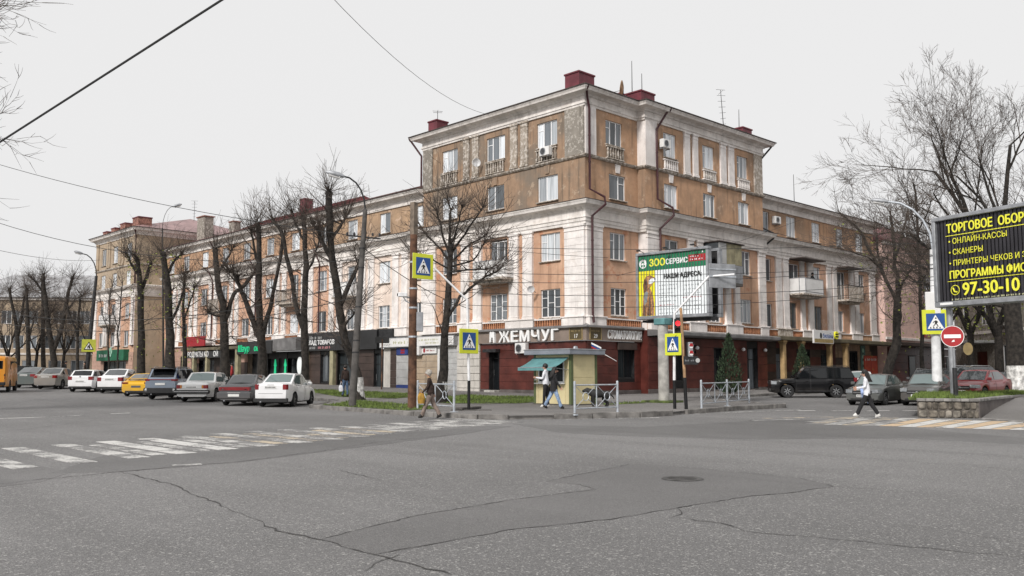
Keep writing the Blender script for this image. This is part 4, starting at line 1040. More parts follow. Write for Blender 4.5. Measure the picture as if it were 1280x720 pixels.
opening('R', 12.7, 14.1, .5, 3.4, JY, 'door', 'metal_dark', 'shop_glass', 2, .35); opening('R', 17.0, 18.5, .5, 3.5, JY, 'door', 'metal_dark', 'window_glass_dark', 2, .35); opening('R', 8.2, 9.2, 1.1, 3.4, JY, 'window', 'metal_dark', 'shop_glass', 1)
box_part('door_step', 'R', 12.6, 14.2, JY-.7, JY, -.1, .48, 'concrete_dark'); box_part('door_step', 'R', 16.9, 18.6, JY-.7, JY, -.1, .48, 'concrete_dark')
# sign fascia wrapping the corner, its sheet-metal apron, and the canopy on the right
m = MB(); FP = [(0,9.75),(0,0),(JX-.02,0)]; m.sweep(FP, [(-.02,3.63),(.22,3.63),(.22,4.42),(-.02,4.42)]); bpart('sign_fascia', m, 'fascia_taupe')
m = MB(); m.sweep(FP, [(.0,4.68),(.42,4.52),(.43,4.43),(.0,4.43)]); bpart('apron', m, 'fascia_grey')
m = MB(); m.sweep([(JX+.02,JY),(RE,JY),(RE+.4,JY)], [(0,4.02),(.9,4.05),(1.0,4.12),(1.0,4.3),(.95,4.34),(0,4.46)]); bpart('canopy', m, 'fascia_grey')
# colonnade under the right wing
cladding('R', RE, 32.0, .5, 4.2, WR, 6, 2.4, [(22.2,23.4,.5,3.2),(25.4,27.6,1.2,3.4),(29.4,30.8,.5,3.2)], ['panel_maroon','panel_maroon','panel_brown'])
opening('R', 22.2, 23.4, .4, 3.2, WR, 'door', 'metal_dark', 'window_glass_dark', 1); opening('R', 25.4, 27.6, 1.2, 3.4, WR, 'window', 'metal_dark', 'shop_glass', 3); opening('R', 29.4, 30.8, .4, 3.2, WR, 'door', 'metal_dark', 'shop_glass', 2)
cladding('R', 32.0, RWE, .5, 4.2, WR, 6, 1.5, [(34.6,36.2,.5,3.5)], ['plaster_brown','panel_brown','plaster_brown']); opening('R', 34.6, 36.2, .4, 3.5, WR, 'door', 'metal_dark', 'shop_glass', 2)
m = MB(); m.bbox(RE+.45, 41.2, -1.55, WR, 4.14, 4.44, .03); bpart('canopy', m, 'fascia_olive')
for x in (21.2, 24.0, 28.6, 31.4):
    m = MB(); m.bbox(x-.24,x+.24,-1.44,-.96,.1,.55,.02); m.bbox(x-.18,x+.18,-1.38,-1.02,.55,3.85,.025); m.bbox(x-.22,x+.22,-1.42,-.98,3.85,3.93,.02); m.bbox(x-.26,x+.26,-1.46,-.94,3.95,4.13,.03); bpart('column', m, 'column_sand')
# shops of the left wing
for r in range(7):
    z0 = .1+r*.5
    for k, (a, b) in enumerate(((9.62,10.75),(10.77,11.98)) if r % 2 else ((9.62,10.2),(10.22,11.3),(11.32,11.98))):
        box_part('stone_block', 'L', a, b, -.14, .05, z0+.012, z0+.488, 'stone_light', .02)
m = MB(); m.box(-20.9,-9.6,.0,.1,-.1,4.45); bpart('wall', m, 'stone_light', 'L')
for i in range(8): box_part('shutter_slat', 'L', 12.05, 13.9, -.04-.004*(i%2), 0, .3+i*.4, .3+i*.4+.39, 'shutter_grey', .012)
box_part('pier', 'L', 13.95, 14.2, -.1, 0, .2, 3.55, 'white_board'); box_part('pier', 'L', 17.0, 17.55, -.1, 0, .2, 3.55, 'shutter_grey')
for i in range(6): box_part('panel', 'L', 14.25, 15.55, -.05, 0, .3+i*.44, .3+i*.44+.425, 'plaster_beige', .012); box_part('panel', 'L', 15.6, 16.95, -.05, 0, .3+i*.44, .3+i*.44+.425, 'plaster_beige', .012)
for i, mt in enumerate(('blue_board','shutter_grey','shutter_grey','shutter_grey','shutter_grey','blue_board')): box_part('panel', 'L', 17.6, 19.2, -.05, 0, .2+i*.56, .2+i*.56+.55, mt, .012)
cladding('L', 19.25, 32.0, .2, 3.5, WL-.08, 6, 2.2, [(20.0,22.2,.2,3.2),(24.5,27.4,.2,3.3),(28.3,30.0,.9,3.2)], ['panel_brown'])
opening('L', 20.0, 22.2, .2, 3.2, WL-.08, 'door', 'metal_dark', 'shop_glass', 2); opening('L', 24.5, 27.4, .2, 3.3, WL-.08, 'door', 'metal_black', 'shop_glass', 3); opening('L', 28.3, 30.0, .9, 3.2, WL-.08, 'window', 'metal_dark', 'window_glass_dark', 2)
box_part('column', 'L', 27.55, 28.05, -.35, .02, .1, 3.5, 'column_khaki'); box_part('column', 'L', 31.75, 32.1, -.35, .02, .1, 3.5, 'column_khaki')
box_part('sign_fascia', 'L', 21.3, 32.2, -.42, .05, 3.5, 5.02, 'panel_black'); box_part('sign_fascia', 'L', 19.3, 21.2, -.30, .05, 4.33, 5.0, 'metal_dark')
cladding('L', 32.2, 43.0, .2, 3.6, WL+.5, 1, 2.6, [(34.5,36.5,.2,3.0),(38,40,.2,3.0)], ['panel_black']); opening('L', 34.5, 36.5, .2, 3.0, WL+.5, 'door', 'metal_black', 'shop_glass', 2); opening('L', 38, 40, .2, 3.0, WL+.5, 'door', 'metal_black', 'shop_glass', 2)
m = MB(); m.fprism([(-41.5,3.6),(-32.2,3.6),(-32.2,4.75),(-41.5,4.5)], -1.1, .1); bpart('canopy', m, 'fascia_grey', 'L')
m = MB(); m.bbox(-55.2, -41.6, -1.2, .05, 3.92, 4.2, .03); bpart('canopy', m, 'fascia_olive', 'L')
for u in (43.0, 45.4, 49.4, 52.4, 54.8): box_part('column', 'L', u-.3 if u < 44 else u-.2, u+.3 if u < 44 else u+.2, -1.1, -.75, .1, 3.92, 'column_khaki')
cladding('L', 43.0, 55.0, .2, 3.9, WL, 3, 2.6, [(45.5,48.5,.3,3.0),(50,53.5,.3,3.0)], ['stone_pink','panel_brown']); opening('L', 45.5, 48.5, .3, 3.0, WL, 'door', 'metal_black', 'shop_glass', 3); opening('L', 50, 53.5, .3, 3.0, WL, 'door', 'metal_black', 'shop_glass', 3)
cladding('L', 55.0, LE, .3, 4.42, WL, 8, 1.9, [(56.5,58,.3,3.0),(60,61.4,1.2,3.1)], ['stone_pink']); opening('L', 56.5, 58, .3, 3.0, WL, 'door', 'metal_dark', 'shop_glass', 1); opening('L', 60, 61.4, 1.2, 3.1, WL, 'window', 'metal_dark', 'shop_glass', 2)
cladding('L', TA, TB, .5, 3.95, TX, 7, 2.1, [(64.5,71.2,.5,3.0)], ['stone_pink']); opening('L', 64.5, 71.2, .5, 3.0, TX, 'door', 'metal_dark', 'shop_glass', 5)
m = MB(); m.fprism([(-72.0,3.05),(-63.8,3.05),(-63.8,4.25),(-72.0,4.25)], TX-.6, TX+.05); bpart('awning', m, 'awning_green', 'L')
# ================================================================= THINGS FIXED TO THE BUILDING
def fthing(face, u, y, z, name, label, cat, group=None):
    p = Matrix.Rotation(ROT[face], 4, 'Z') @ Vector((u2x(face, u), y, z))
    return thing(name, label, cat, p, ROT[face], group)
def lines(parent, x0, x1, z, h_, mat, y=-.006, r=None, name='lettering'):
    # a row of small print too fine to read: uneven word-length marks
    m = MB(); r = r or rnd; x = x0
    while x < x1-.03:
        w_ = min(r.uniform(.8, 3.2)*h_, x1-x); k = max(1, int(w_/(h_*.75)))
        for i in range(k):
            a = x+w_*i/k; hh = h_*r.choice((1,1,.78)); m.box(a, a+w_/k*.42, y, 0, z, z+hh); 
            if r.random() < .7: m.box(a, a+w_/k*.8, y, 0, z+hh*.42, z+hh*.42+h_*.2)
        x += w_+h_*.7
    o = m.build(name, M[mat], parent); o['kind'] = 'stuff'; return o
def board(t, x0, x1, z0, z1, d, mat, frame=None, name='board'):
    m = MB(); m.bbox(x0, x1, 0, d, z0, z1, .015); o = m.build(name, M[mat], t)
    if frame:
        f = MB(); b = .04
        f.box(x0-b, x1+b, -.02, d+.01, z1, z1+b); f.box(x0-b, x1+b, -.02, d+.01, z0-b, z0); f.box(x0-b, x0, -.02, d+.01, z0, z1); f.box(x1, x1+b, -.02, d+.01, z0, z1)
        f.build('frame', M[frame], t)
    return o
def text(t, s, size, x, z, mat, y=-.006, depth=.005, align='LEFT', name='lettering', sx=1.0, bold=0.0, shear=0):
    m = text_mb(s, size, align, depth, shear, bold, sx); o = MB(); o.join(m, Matrix.Translation((x, y, z))); return o.build(name, M[mat], t)
# ЖЕМЧУГ channel letters
t = fthing('L', 8.35, -.22, 3.64, 'shop_sign', 'big white raised shop letters ЖЕМЧУГ on the taupe corner fascia', 'sign')
m = MB(); m.fprism([(.02,.05),(.14,.05),(.2,.36),(.34,.36),(.40,.02),(.52,.02),(.5,.72),(.36,.78),(.27,.7),(.18,.78),(.04,.72)], -.16, 0); m.build('tooth_emblem', M['sign_white'], t)
for i, ch in enumerate('ЖЕМЧУГ'):
    g = text_mb(ch, 1.0, 'LEFT', .06, 0, (.012 if ch == 'Ж' else .025)); xs = [v[0] for v in g.v]; zs = [v[2] for v in g.v]
    cw = (1.04, .68, .88, .70, .78, .62)[i]; x0 = (.92, 2.08, 2.92, 3.98, 4.86, 5.74)[i]
    sx_, sz_ = cw/(max(xs)-min(xs)), .76/(max(zs)-min(zs)); o = MB()
    o.join(g, Matrix(((sx_,0,0,x0-min(xs)*sx_),(0,1,0,-.10),(0,0,sz_,.02-min(zs)*sz_),(0,0,0,1)))); o.build('letter', M['sign_white'], t)
t = fthing('R', 1.72, -.22, 3.72, 'shop_sign', 'narrow white letters СТОМАТОЛОГИЯ on the fascia right of the corner', 'sign')
g = text_mb('СТОМАТОЛОГИЯ', 1.0, 'LEFT', .03, 0, .01); xs = [v[0] for v in g.v]; o = MB(); o.join(g, Matrix(((3.35/(max(xs)-min(xs)),0,0,0),(0,1,0,-.04),(0,0,.74,.04),(0,0,0,1)))); o.build('lettering', M['sign_white'], t)
for face, u, num, lab in (('L',1.12,'17','brown address plaque numbered 17 left of the building corner'),('R',.1,'29','brown address plaque numbered 29 right of the building corner')):
    t = fthing(face, u, -.25, 3.66, 'address_plaque', lab, 'address plaque', 'address plaques at the corner'); board(t, 0, 1.0, .04, .74, .025, 'plaque', 'gold')
    lines(t, .1, .9, .5, .09, 'gold'); text(t, num, .34, .5, .12, 'sign_white', align='CENTER')
# white signboard of the left shops
t = fthing('L', 20.95, -.35, 3.62, 'shop_sign', 'long white signboard with faded olive lettering above the grey shutters', 'sign'); board(t, 0, 8.85, 0, .66, .3, 'white_board', 'metal_grey')
for k in range(5): lines(t, .12, 1.45-.1*(k%3), .52-.11*k, .06, 'sign_black')
plain('faded_olive', (.50,.50,.30), .6, 0, .1, 3)
lines(t, 1.75, 3.6, .2, .22, 'faded_olive'); lines(t, 4.9, 7.2, .36, .14, 'faded_olive'); lines(t, 5.7, 7.2, .12, .15, 'faded_olive')
m = MB(); m.box(4.05,4.13,-.006,0,.1,.55); m.box(3.9,4.28,-.006,0,.4,.45); m.fprism([(3.92,.06),(4.26,.06),(4.2,.14),(3.98,.14)], -.006, 0); m.box(3.88,3.94,-.006,0,.22,.42); m.box(4.24,4.30,-.006,0,.22,.42); m.build('scales_emblem', M['sign_black'], t)
for k in range(4): lines(t, 8.15, 8.7, .5-.12*k, .06, 'sign_black')
t = fthing('L', 17.0, -.16, 3.05, 'shop_sign', 'small pale sign with a red emblem above the beige shop shutter', 'sign'); board(t, 0, 2.75, 0, .45, .06, 'white_board')
lines(t, .15, 1.1, .16, .13, 'sign_maroon'); lines(t, 1.6, 2.55, .16, .13, 'sign_maroon'); m = MB(); disc(m, 1.35, .23, .17, -.008, 0, 14, 0, .75); m.build('emblem', M['sign_maroon'], t)
t = fthing('L', 19.1, -.13, 3.0, 'shop_sign', 'blue sign with a red block beside the rusty brown pole', 'sign'); board(t, 0, 1.4, 0, .55, .06, 'blue_board'); m = MB(); [m.box(.55+.17*i, .69+.17*i, -.008, 0, .3-.2*j, .46-.2*j) for i in range(3) for j in range(2)]; m.build('lettering', M['sign_red'], t)
t = fthing('L', 32.1, -.43, 3.55, 'shop_sign', 'black shop fascia lettered СКЛАД ТОВАРОВ above brown cladding', 'sign'); lines(t, .2, 3.1, .95, .26, 'shutter_grey', -.02); text(t, 'СКЛАД ТОВАРОВ', .52, .15, .48, 'sign_white', -.02, .015, sx=1.05, bold=.01); lines(t, .3, 2.1, .12, .2, 'shutter_grey', -.02)
plain('faded_pink', (.6,.28,.3), .6, 0, .1, 3); lines(t, 2.4, 4.3, .12, .2, 'faded_pink', -.02)
t = fthing('L', 42.6, -1.25, 3.5, 'shop_sign', 'glowing green neon script Шаур over a dark snack bar entrance', 'sign'); m = MB(); m.bbox(-.2, 6.4, .05, .2, -.1, 1.05, .02); m.build('board', M['panel_black'], t)
text(t, 'Шаур', .85, .2, .12, 'neon_green', -.03, .03, shear=.12); text(t, 'он', .8, 3.3, .15, 'neon_green', -.03, .03, shear=.12)
for i, (uu, lab) in enumerate(((38.3,'green neon figure in the dark snack bar window, left one'),(36.5,'green neon figure in the dark snack bar window, right one'))):
    t = fthing('L', uu, .3, 1.4, 'neon_sign', lab, 'neon sign', 'green neon figures'); m = MB(); m.fprism([(0,.1),(.18,0),(.36,.1),(.3,.8),(.4,.9),(.22,1.5),(.14,1.5),(-.02,.95),(.08,.8)], -.05, 0); m.build('tube', M['neon_green'], t); m = MB(); m.bbox(-.15,.55,.0,.05,-.1,1.6,.01); m.build('backing', M['metal_black'], t)
t = fthing('L', 33.2, -.05, 1.6, 'round_sign', 'tall oval white lit sign in the dark shopfront', 'sign'); m = MB(); disc(m, 0, .7, .75, -.1, 0, 24, 0, .5); m.build('panel', M['sign_glow'], t); m = MB(); disc(m, 0, .7, .78, .001, .1, 24, 0, .52); m.build('backing', M['metal_dark'], t)
t = fthing('L', 54.0, -1.15, 4.36, 'shop_sign', 'dark red signboard standing on the olive canopy', 'sign'); board(t, 0, 4.2, 0, 1.0, .15, 'sign_maroon'); lines(t, .4, 2.2, .4, .2, 'sign_red'); m = MB(); disc(m, 2.7, .5, .2, -.008, 0, 12); m.build('emblem', M['gold'], t)
t = fthing('L', 54.7, -1.1, 3.2, 'shop_sign', 'white letters ПРОДУКТЫ hung under the olive canopy edge', 'sign'); board(t, -.1, 8.4, -.05, .62, .08, 'panel_black'); text(t, 'ПРОДУКТЫ КО     ОЙ', .72, .5, .08, 'sign_white', -.02, .015, sx=1.0); m = MB(); disc(m, .15, .3, .2, -.02, 0, 12); m.build('emblem', M['sign_red'], t)
t = fthing('L', 71.9, TX-.63, 3.1, 'shop_sign', 'white print and clover emblem on the green pharmacy awning', 'sign'); lines(t, .8, 3.2, .35, .35, 'sign_white'); m = MB()
for a in range(5): disc(m, 4.3+.32*math.cos(a*1.257), .9+.32*math.sin(a*1.257), .24, -.03, 0, 10)
plain('mint', (.30,.52,.40), .6, 0, .1, 3); m.build('clover_emblem', M['mint'], t)
t = fthing('R', 25.1, -1.72, 4.0, 'shop_sign', 'small white and yellow sign with striped ball on the right canopy', 'sign'); board(t, 0, 3.3, 0, 1.05, .14, 'white_board'); m = MB(); m.box(.1,3.2,-.006,0,.06,.36); m.build('yellow_band', M['gold'], t); text(t, 'билайн', .52, 1.45, .45, 'sign_blue', sx=.95)
m = MB(); disc(m, 1.15, .62, .24, -.008, 0, 14, 0, .7); m.build('emblem', M['sign_black'], t); m = MB(); disc(m, 3.75, .72, .32, -.06, .1, 18); m.build('striped_ball', M['sign_yellowtext'], t); m = MB(); [m.box(3.47+.03*k, 4.03-.03*k, -.07, -.055, .55+.2*k, .65+.2*k) for k in range(2)]; m.build('stripe', M['sign_black'], t)
t = fthing('R', 37.0, -.25, 1.0, 'poster_stand', 'tall red poster stand at the end of the right wing', 'poster'); board(t, 0, 2.6, 0, 2.2, .1, 'sign_red'); lines(t, .15, 2.4, 1.75, .22, 'white_board'); m = MB(); m.box(1.28,1.33,-.006,0,.05,1.65); m.build('divider', M['sign_maroon'], t); plain('poster_red', (.5,.07,.035), .5, 0, .1, 2); t.children[0].data.materials[0] = M['poster_red']
t = fthing('R', 36.6, -.12, 1.5, 'banner', 'narrow grey green banner with pale figures beside a doorway', 'banner'); plain('banner_green', (.10,.17,.15), .7, 0, .2, 2); board(t, 0, .9, 0, 2.6, .05, 'banner_green'); m = MB(); [disc(m, .45, .5+.55*i, .2, -.006, 0, 10) for i in range(4)]; m.build('figures', M['mint'], t)
# air conditioners, dishes, lamps
def ac(face, u, y, z, label, s=1.0):
    t = fthing(face, u, y, z, 'air_conditioner', label, 'air conditioner', 'air conditioners on the facade'); m = MB(); m.bbox(-.42*s,.42*s,-.34,0,0,.58*s,.025); m.build('casing', M['white_board'], t)
    m = MB(); disc(m, -.1*s, .29*s, .21*s, -.355, -.335, 18); m.build('fan', M['metal_dark'], t); m = MB(); ringf(m, -.1*s, .29*s, .20*s, .235*s, -.37, -.34, 18); [m.box(-.3*s,.1*s,-.366,-.36,.29*s+k*.08*s-.006,.29*s+k*.08*s+.006) for k in (-2,-1,0,1,2)]; m.build('fan_guard', M['metal_grey'], t)
    m = MB(); m.box(-.34*s,-.3*s,-.3,.05,-.07,-.01); m.build('bracket', M['metal_grey'], t); m = MB(); m.box(.3*s,.34*s,-.3,.05,-.07,-.01); m.build('bracket', M['metal_grey'], t)
ac('L', 3.05, -.16, 15.55, 'air conditioner under the top floor window nearest the corner'); ac('L', 5.35, -.08, 2.9, 'air conditioner on the maroon wall behind the kiosk roof', 1.15)
ac('R', 7.0, JY-.2, 16.6, 'air conditioner beside the maroon downpipe on the upper right face'); ac('R', 22.6, WR-.02, 13.4, 'air conditioner on the top floor of the right wing'); ac('L', 16.4, -.1, 2.95, 'grey air conditioner under the white signboard', 1.1)
def dish(face, u, y, z, label, r=.38, tilt=.4, yaw=.5):
    t = fthing(face, u, y, z, 'satellite_dish', label, 'satellite dish', 'satellite dishes'); MM = Matrix.Translation((0,-.45,.1)) @ Matrix.Rotation(yaw, 4, 'Z') @ Matrix.Rotation(PI/2+tilt, 4, 'X')
    m = MB(); m.lathe([(r*k/5, .28*r*(k/5)**2) for k in range(6)] + [(r*1.01, .28*r-.02)] + [(r*k/5, .28*r*(k/5)**2-.02) for k in (4,3,2,1,0)], 18, 0, MM); m.build('reflector', M['white_paint'], t, smooth=40)
    m = MB(); m.tube([(0,0,-.1),(0,-.4,.08)], .025, 6); m.tube([MM@Vector((0,-r*.9,.2*r)), MM@Vector((0,0,.75*r))], .012, 5); m.build('arm', M['metal_grey'], t)
dish('L', 9.55, -.1, 16.1, 'white satellite dish between the two left top floor windows', .30, .2, 1.2); dish('L', 4.15, -.15, 9.0-2.1, 'white satellite dish on the second floor pilaster near the corner', .24, .4, .9)
for i, x in enumerate((10.4, 16.2, 19.2)):
    t = fthing('R', x, JY-.06, 3.35, 'wall_lamp', ('round white wall lamp left of the clinic doors','round white wall lamp between the maroon doorways','round white wall lamp beside the first sand column')[i], 'wall lamp', 'wall lamps on the maroon wall'); m = MB(); m.lathe([(0,-.14),(.11,-.09),(.14,0),(.11,.09),(0,.14)], 14, 0, Matrix.Translation((0,-.2,0))); m.build('globe', M['white_paint'], t, smooth=60); m = MB(); m.tube([(0,0,.05),(0,-.2,.12)], .02, 6); m.build('bracket', M['metal_dark'], t)
# flag pole on the maroon wall, notice plate
t = fthing('R', .35, -.1, 3.05, 'flag', 'small drooping striped flag on a slanted pole right of the kiosk', 'flag'); m = MB(); m.tube([(0,0,0),(.55,-.75,-.35),(.95,-1.2,-.7)], [.02,.02,.015], 6); m.build('pole', M['white_paint'], t)
for i, mt in enumerate(('sign_white','sign_blue','sign_red')): m = MB(); m.face([(-.1,-.1+.0,.45-.12*i),(.35,-.5,.15-.12*i),(.35,-.5,.05-.12*i),(-.1,-.1,.34-.12*i)]); m.build('stripe', M[mt], t)
# roof aerials
def aerial(x, y, z, h_, label, rods=3, lean=.0, tv=True):
    t = thing('roof_aerial', label, 'aerial', (x,y,z), 0, 'roof aerials'); m = MB(); m.tube([(0,0,-.6),(lean*h_,0,h_)], [.035,.02], 6); m.build('mast', M['metal_dark'], t)
    if tv:
        m = MB()
        for k in range(rods): zz = h_*(1-.13*k); m.tube([(lean*zz-.32+.05*k,.2,zz),(lean*zz+.32-.05*k,-.2,zz)], .013, 4)
        m.tube([(lean*h_-.3,-.4,h_*.94),(lean*h_+.3,.4,h_*.94)], .015, 4); m.build('elements', M['metal_dark'], t)
aerial(.8, 15.5, 20.6, .8, 'television aerial above the left chimney of the corner block', 2); aerial(1.8, 17.4, 16.2, 3.7, 'tall thin mast on the left wing beside the corner block', 1, -.06, False)
aerial(6.3, 1.2, 20.6, 2.4, 'tall thick mast on the middle red chimney', 1, 0, False); aerial(7.0, .9, 20.6, 1.6, 'shorter mast on the middle red chimney', 2, .0, False)
aerial(17.6, 1.2, 20.0, 3.4, 'leaning television aerial with many short rods at the right end', 8, -.12); aerial(19.2, .9, 20.5, 1.7, 'thin mast on the right end chimney', 1, .02, False)
aerial(29.5, 2.0, 15.8, 3.0, 'thin mast on the roof of the right wing', 2, 0, False); aerial(5.5, 68, 19.5, 3.0, 'lattice mast on the far left roof', 6, 0); aerial(.5, 9.0, 19.4, .35, 'stub of a broken aerial on the left eaves', 1, .3, False)
t = thing('satellite_dish', 'rusty orange satellite dish edge on beside the middle chimney', 'satellite dish', (4.6,.6,19.5), 0, 'satellite dishes'); MM = Matrix.Translation((0,0,.95)) @ Matrix.Rotation(R_(122), 4, 'Z') @ Matrix.Rotation(R_(82), 4, 'Y')
m = MB(); m.lathe([(.62*k/5, .15*(k/5)**2) for k in range(6)]+[(.62*k/5, .15*(k/5)**2-.02) for k in (5,4,3,2,1,0)], 18, 0, MM); m.build('reflector', M['rust_light'], t, smooth=40); m = MB(); m.tube([(0,0,0),(0,0,.95)], .03, 6); m.tube([MM@Vector((0,0,0)), MM@Vector((.2,0,.6))], .015, 5); m.build('mast', M['metal_dark'], t)

# ================================================================= KIOSK
kc = G(714,507,.135); kz = gz(kc.x, kc.y)+.135
t = thing('kiosk', 'cream kiosk with olive corner posts, grey flat roof and teal awning', 'kiosk', (kc.x, kc.y, kz)); t.scale = (1,.86,1)
KX, KY, KH = 1.80, 2.75, 2.28            # along the right street, along the left street, wall height
def kb(name, m, mat, par=None): return m.build(name, M[mat], par or t)
m = MB(); m.box(.03,KX-.03,.03,.06,0,KH); m.box(KX-.06,KX-.03,.06,KY-.03,0,KH); m.box(.03,KX-.06,KY-.06,KY-.03,0,KH)
m.box(.03,.06,.06,.55,0,KH); m.box(.03,.06,2.35,KY-.06,0,KH); m.box(.03,.06,.55,2.35,0,1.02); m.box(.03,.06,.55,2.35,2.05,KH); kb('wall', m, 'kiosk_cream')
for x, y in ((0,0),(KX-.16,0),(0,KY-.16),(KX-.16,KY-.16)): m = MB(); m.bbox(x,x+.16,y,y+.16,0,KH,.01); kb('corner_post', m, 'kiosk_green')
for i in range(2): m = MB(); m.bbox(.17+i*.0,KX-.17,.012,.032,.05+i*1.2,1.235+i*1.16,.006); kb('wall_panel', m, 'kiosk_cream')
m = MB(); m.bbox(.012,.032,.17,.40,.05,KH-.02,.006); kb('wall_panel', m, 'kiosk_cream'); m = MB(); m.bbox(.012,.032,2.42,KY-.17,.05,KH-.02,.006); kb('wall_panel', m, 'kiosk_cream'); m = MB(); m.bbox(.012,.032,.43,2.40,.05,.98,.006); kb('wall_panel', m, 'kiosk_cream')
m = MB(); m.box(.0,.05,.50,.58,1.0,2.10); m.box(.0,.05,2.32,2.40,1.0,2.10); m.box(.0,.05,.58,2.32,2.03,2.10); m.box(.0,.05,.58,2.32,1.0,1.07); m.box(.0,.05,1.08,1.14,1.07,2.03); m.box(.0,.05,1.75,1.80,1.07,2.03); wf = kb('window', m, 'sign_white')
for a, b in ((.58,1.08),(1.14,1.75),(1.80,2.32)): m = MB(); m.box(.02,.03,a,b,1.07,2.03); kb('pane', m, 'shop_glass', wf)
m = MB(); m.bbox(-.22,.0,.42,2.48,.95,1.0,.012); kb('counter', m, 'sign_white')
m = MB(); m.box(.10,.5,.6,2.3,1.0,1.03); [m.box(.12,.3,.7+.22*i,.82+.22*i,1.03,1.2+.1*(i%3)) for i in range(6)]; kb('goods', m, 'shutter_grey')
m = MB(); m.bbox(-.36,KX+.28,-.30,KY+.32,KH,KH+.23,.02); rf = kb('roof', m, 'kiosk_roof'); m = MB(); m.bbox(-.38,KX+.30,-.32,KY+.34,KH+.20,KH+.26,.015); kb('roof_edge', m, 'metal_grey', rf)
m = MB(); n = 6
for i in range(n):
    a, b = i/n, (i+1)/n; za, zb_ = 2.16-.48*a-.05*math.sin(a*PI), 2.16-.48*b-.05*math.sin(b*PI)
    m.face([(-1.05*a,.15,za),(-1.05*b,.15,zb_),(-1.05*b,2.72,zb_),(-1.05*a,2.72,za)])
m.face([(-1.05,.15,1.68),(-1.055,.15,1.56),(-1.055,2.72,1.56),(-1.05,2.72,1.68)])
aw = kb('awning', m, 'awning_teal'); m = MB(); m.tube([(-1.04,.15,1.69),(-1.04,2.72,1.69)], .02, 6); m.tube([(0,.2,1.6),(-1.04,.16,1.68)], .015, 5); m.tube([(0,2.65,1.6),(-1.04,2.71,1.68)], .015, 5); kb('awning_frame', m, 'metal_grey', aw)
m = MB(); m.box(-.03,KX+.03,-.03,KY+.03,-.12,.05); kb('base', m, 'concrete_dark')
m = MB(); m.bbox(KX+.02,KX+.16,.3,.75,1.45,1.9,.02); lb = kb('light_box', m, 'sign_white')
m = MB(); m.lathe([(0,.12),(.1,.1),(.13,0),(.14,-.02)], 10, 0, Matrix.Translation((.6,.3,KH+.28))); kb('roof_vent', m, 'metal_grey')

# ================================================================= POLES, SIGNS, SIGNALS
def LD(lat, dep, z): return Vector((CAM.x+_Rt.x*lat+math.cos(YAW)*dep, CAM.y+_Rt.y*lat+math.sin(YAW)*dep, z))
def facing(p, extra=0.0): return math.atan2(p.y-CAM.y, p.x-CAM.x) - PI/2 + extra      # local -y towards the camera
WALKER = [(-.02,.40),(.05,.42),(.10,.30),(.20,.22),(.24,.25),(.13,.36),(.10,.36),(.08,.16),(.19,-.02),(.25,-.20),(.18,-.22),(.11,-.04),(.01,.06),(-.08,-.06),(-.22,-.20),(-.26,-.15),(-.13,-.01),(-.07,.12),(-.08,.30),(-.15,.22),(-.24,.14),(-.27,.18),(-.18,.30)]
def crossing_sign(p, rz, s, label, flip=False, back_only=False):
    t = thing('crossing_sign', label, 'road sign', p, rz, 'pedestrian crossing signs'); h = s/2
    m = MB(); m.bbox(-h, h, 0, .03, -h, h, .01); m.build('lime_backing', M['sign_lime'], t); m = MB(); m.bbox(-h, h, .031, .045, -h, h, .004); m.build('rear_plate', M['metal_grey'], t)
    q = h*.70; m = MB(); m.bbox(-q, q, -.008, 0, -q, q, .003); m.build('blue_plate', M['sign_blue'], t)
    m = MB(); m.fprism([(-q*.88,-q*.78),(q*.88,-q*.78),(0,q*.84)], -.013, -.008); m.build('white_triangle', M['sign_white'], t)
    f = -1 if flip else 1; k = q*1.05; m = MB(); pts = [(f*x*k*1.1, (z-.15)*k*1.15-.12*q) for x, z in WALKER]
    if f < 0: pts = pts[::-1]
    m.fprism(pts, -.018, -.013); disc(m, f*.03*k, .40*k*1.15-.05*q+.02*k, .085*k, -.018, -.013, 12)
    for i in range(4): x = (-.62+.33*i)*q; m.fprism([(x,-q*.74),(x+.15*q,-q*.74),(x+.12*q,-q*.56),(x+.02*q,-q*.56)], -.018, -.013)
    m.build('walking_figure', M['sign_black'], t); [MB().box(-h*.8,h*.8,.045,.07,h*q_,h*(q_+.07)).build('bracket', M['galvanised'], t) for q_ in (.35,-.42)]; return t
# rusty square pole
plain('pole_top', (.17,.135,.105), .9, 0, .35, 3); plain('seam_grey', (.19,.19,.20), .6, 0, .1, 3)
p = G(515,510.5,.14); D0 = (Vector((p.x,p.y))-Vector((CAM.x,CAM.y))).length
t = thing('utility_pole', 'tall rust brown pole with grey box, left of the old pedestrian', 'pole', p, facing(p)); zt = AT(515,253,D0).z - p.z
m = MB(); m.tube([(0,0,-.3),(0,0,zt*.84)], [.185,.15], 12); m.build('shaft', M['rust'], t, smooth=50); m = MB(); m.tube([(0,.0,zt*.84),(0,0,zt)], [.17,.16], 4); m.build('top_post', M['pole_top'], t)
m = MB(); m.bbox(.14,.42,-.14,.2,3.15,3.95,.02); m.build('meter_box', M['metal_grey'], t); [MB().tube([(0,0,z),(0,0,z+.07)], .2-.004*z, 12).build('band', M['galvanised'], t) for z in (2.9,4.1,4.9,6.0)]
m = MB(); m.tube([(-.1,0,4.55),(-.45,-.1,4.6)], .03, 6); m.build('bracket', M['galvanised'], t)
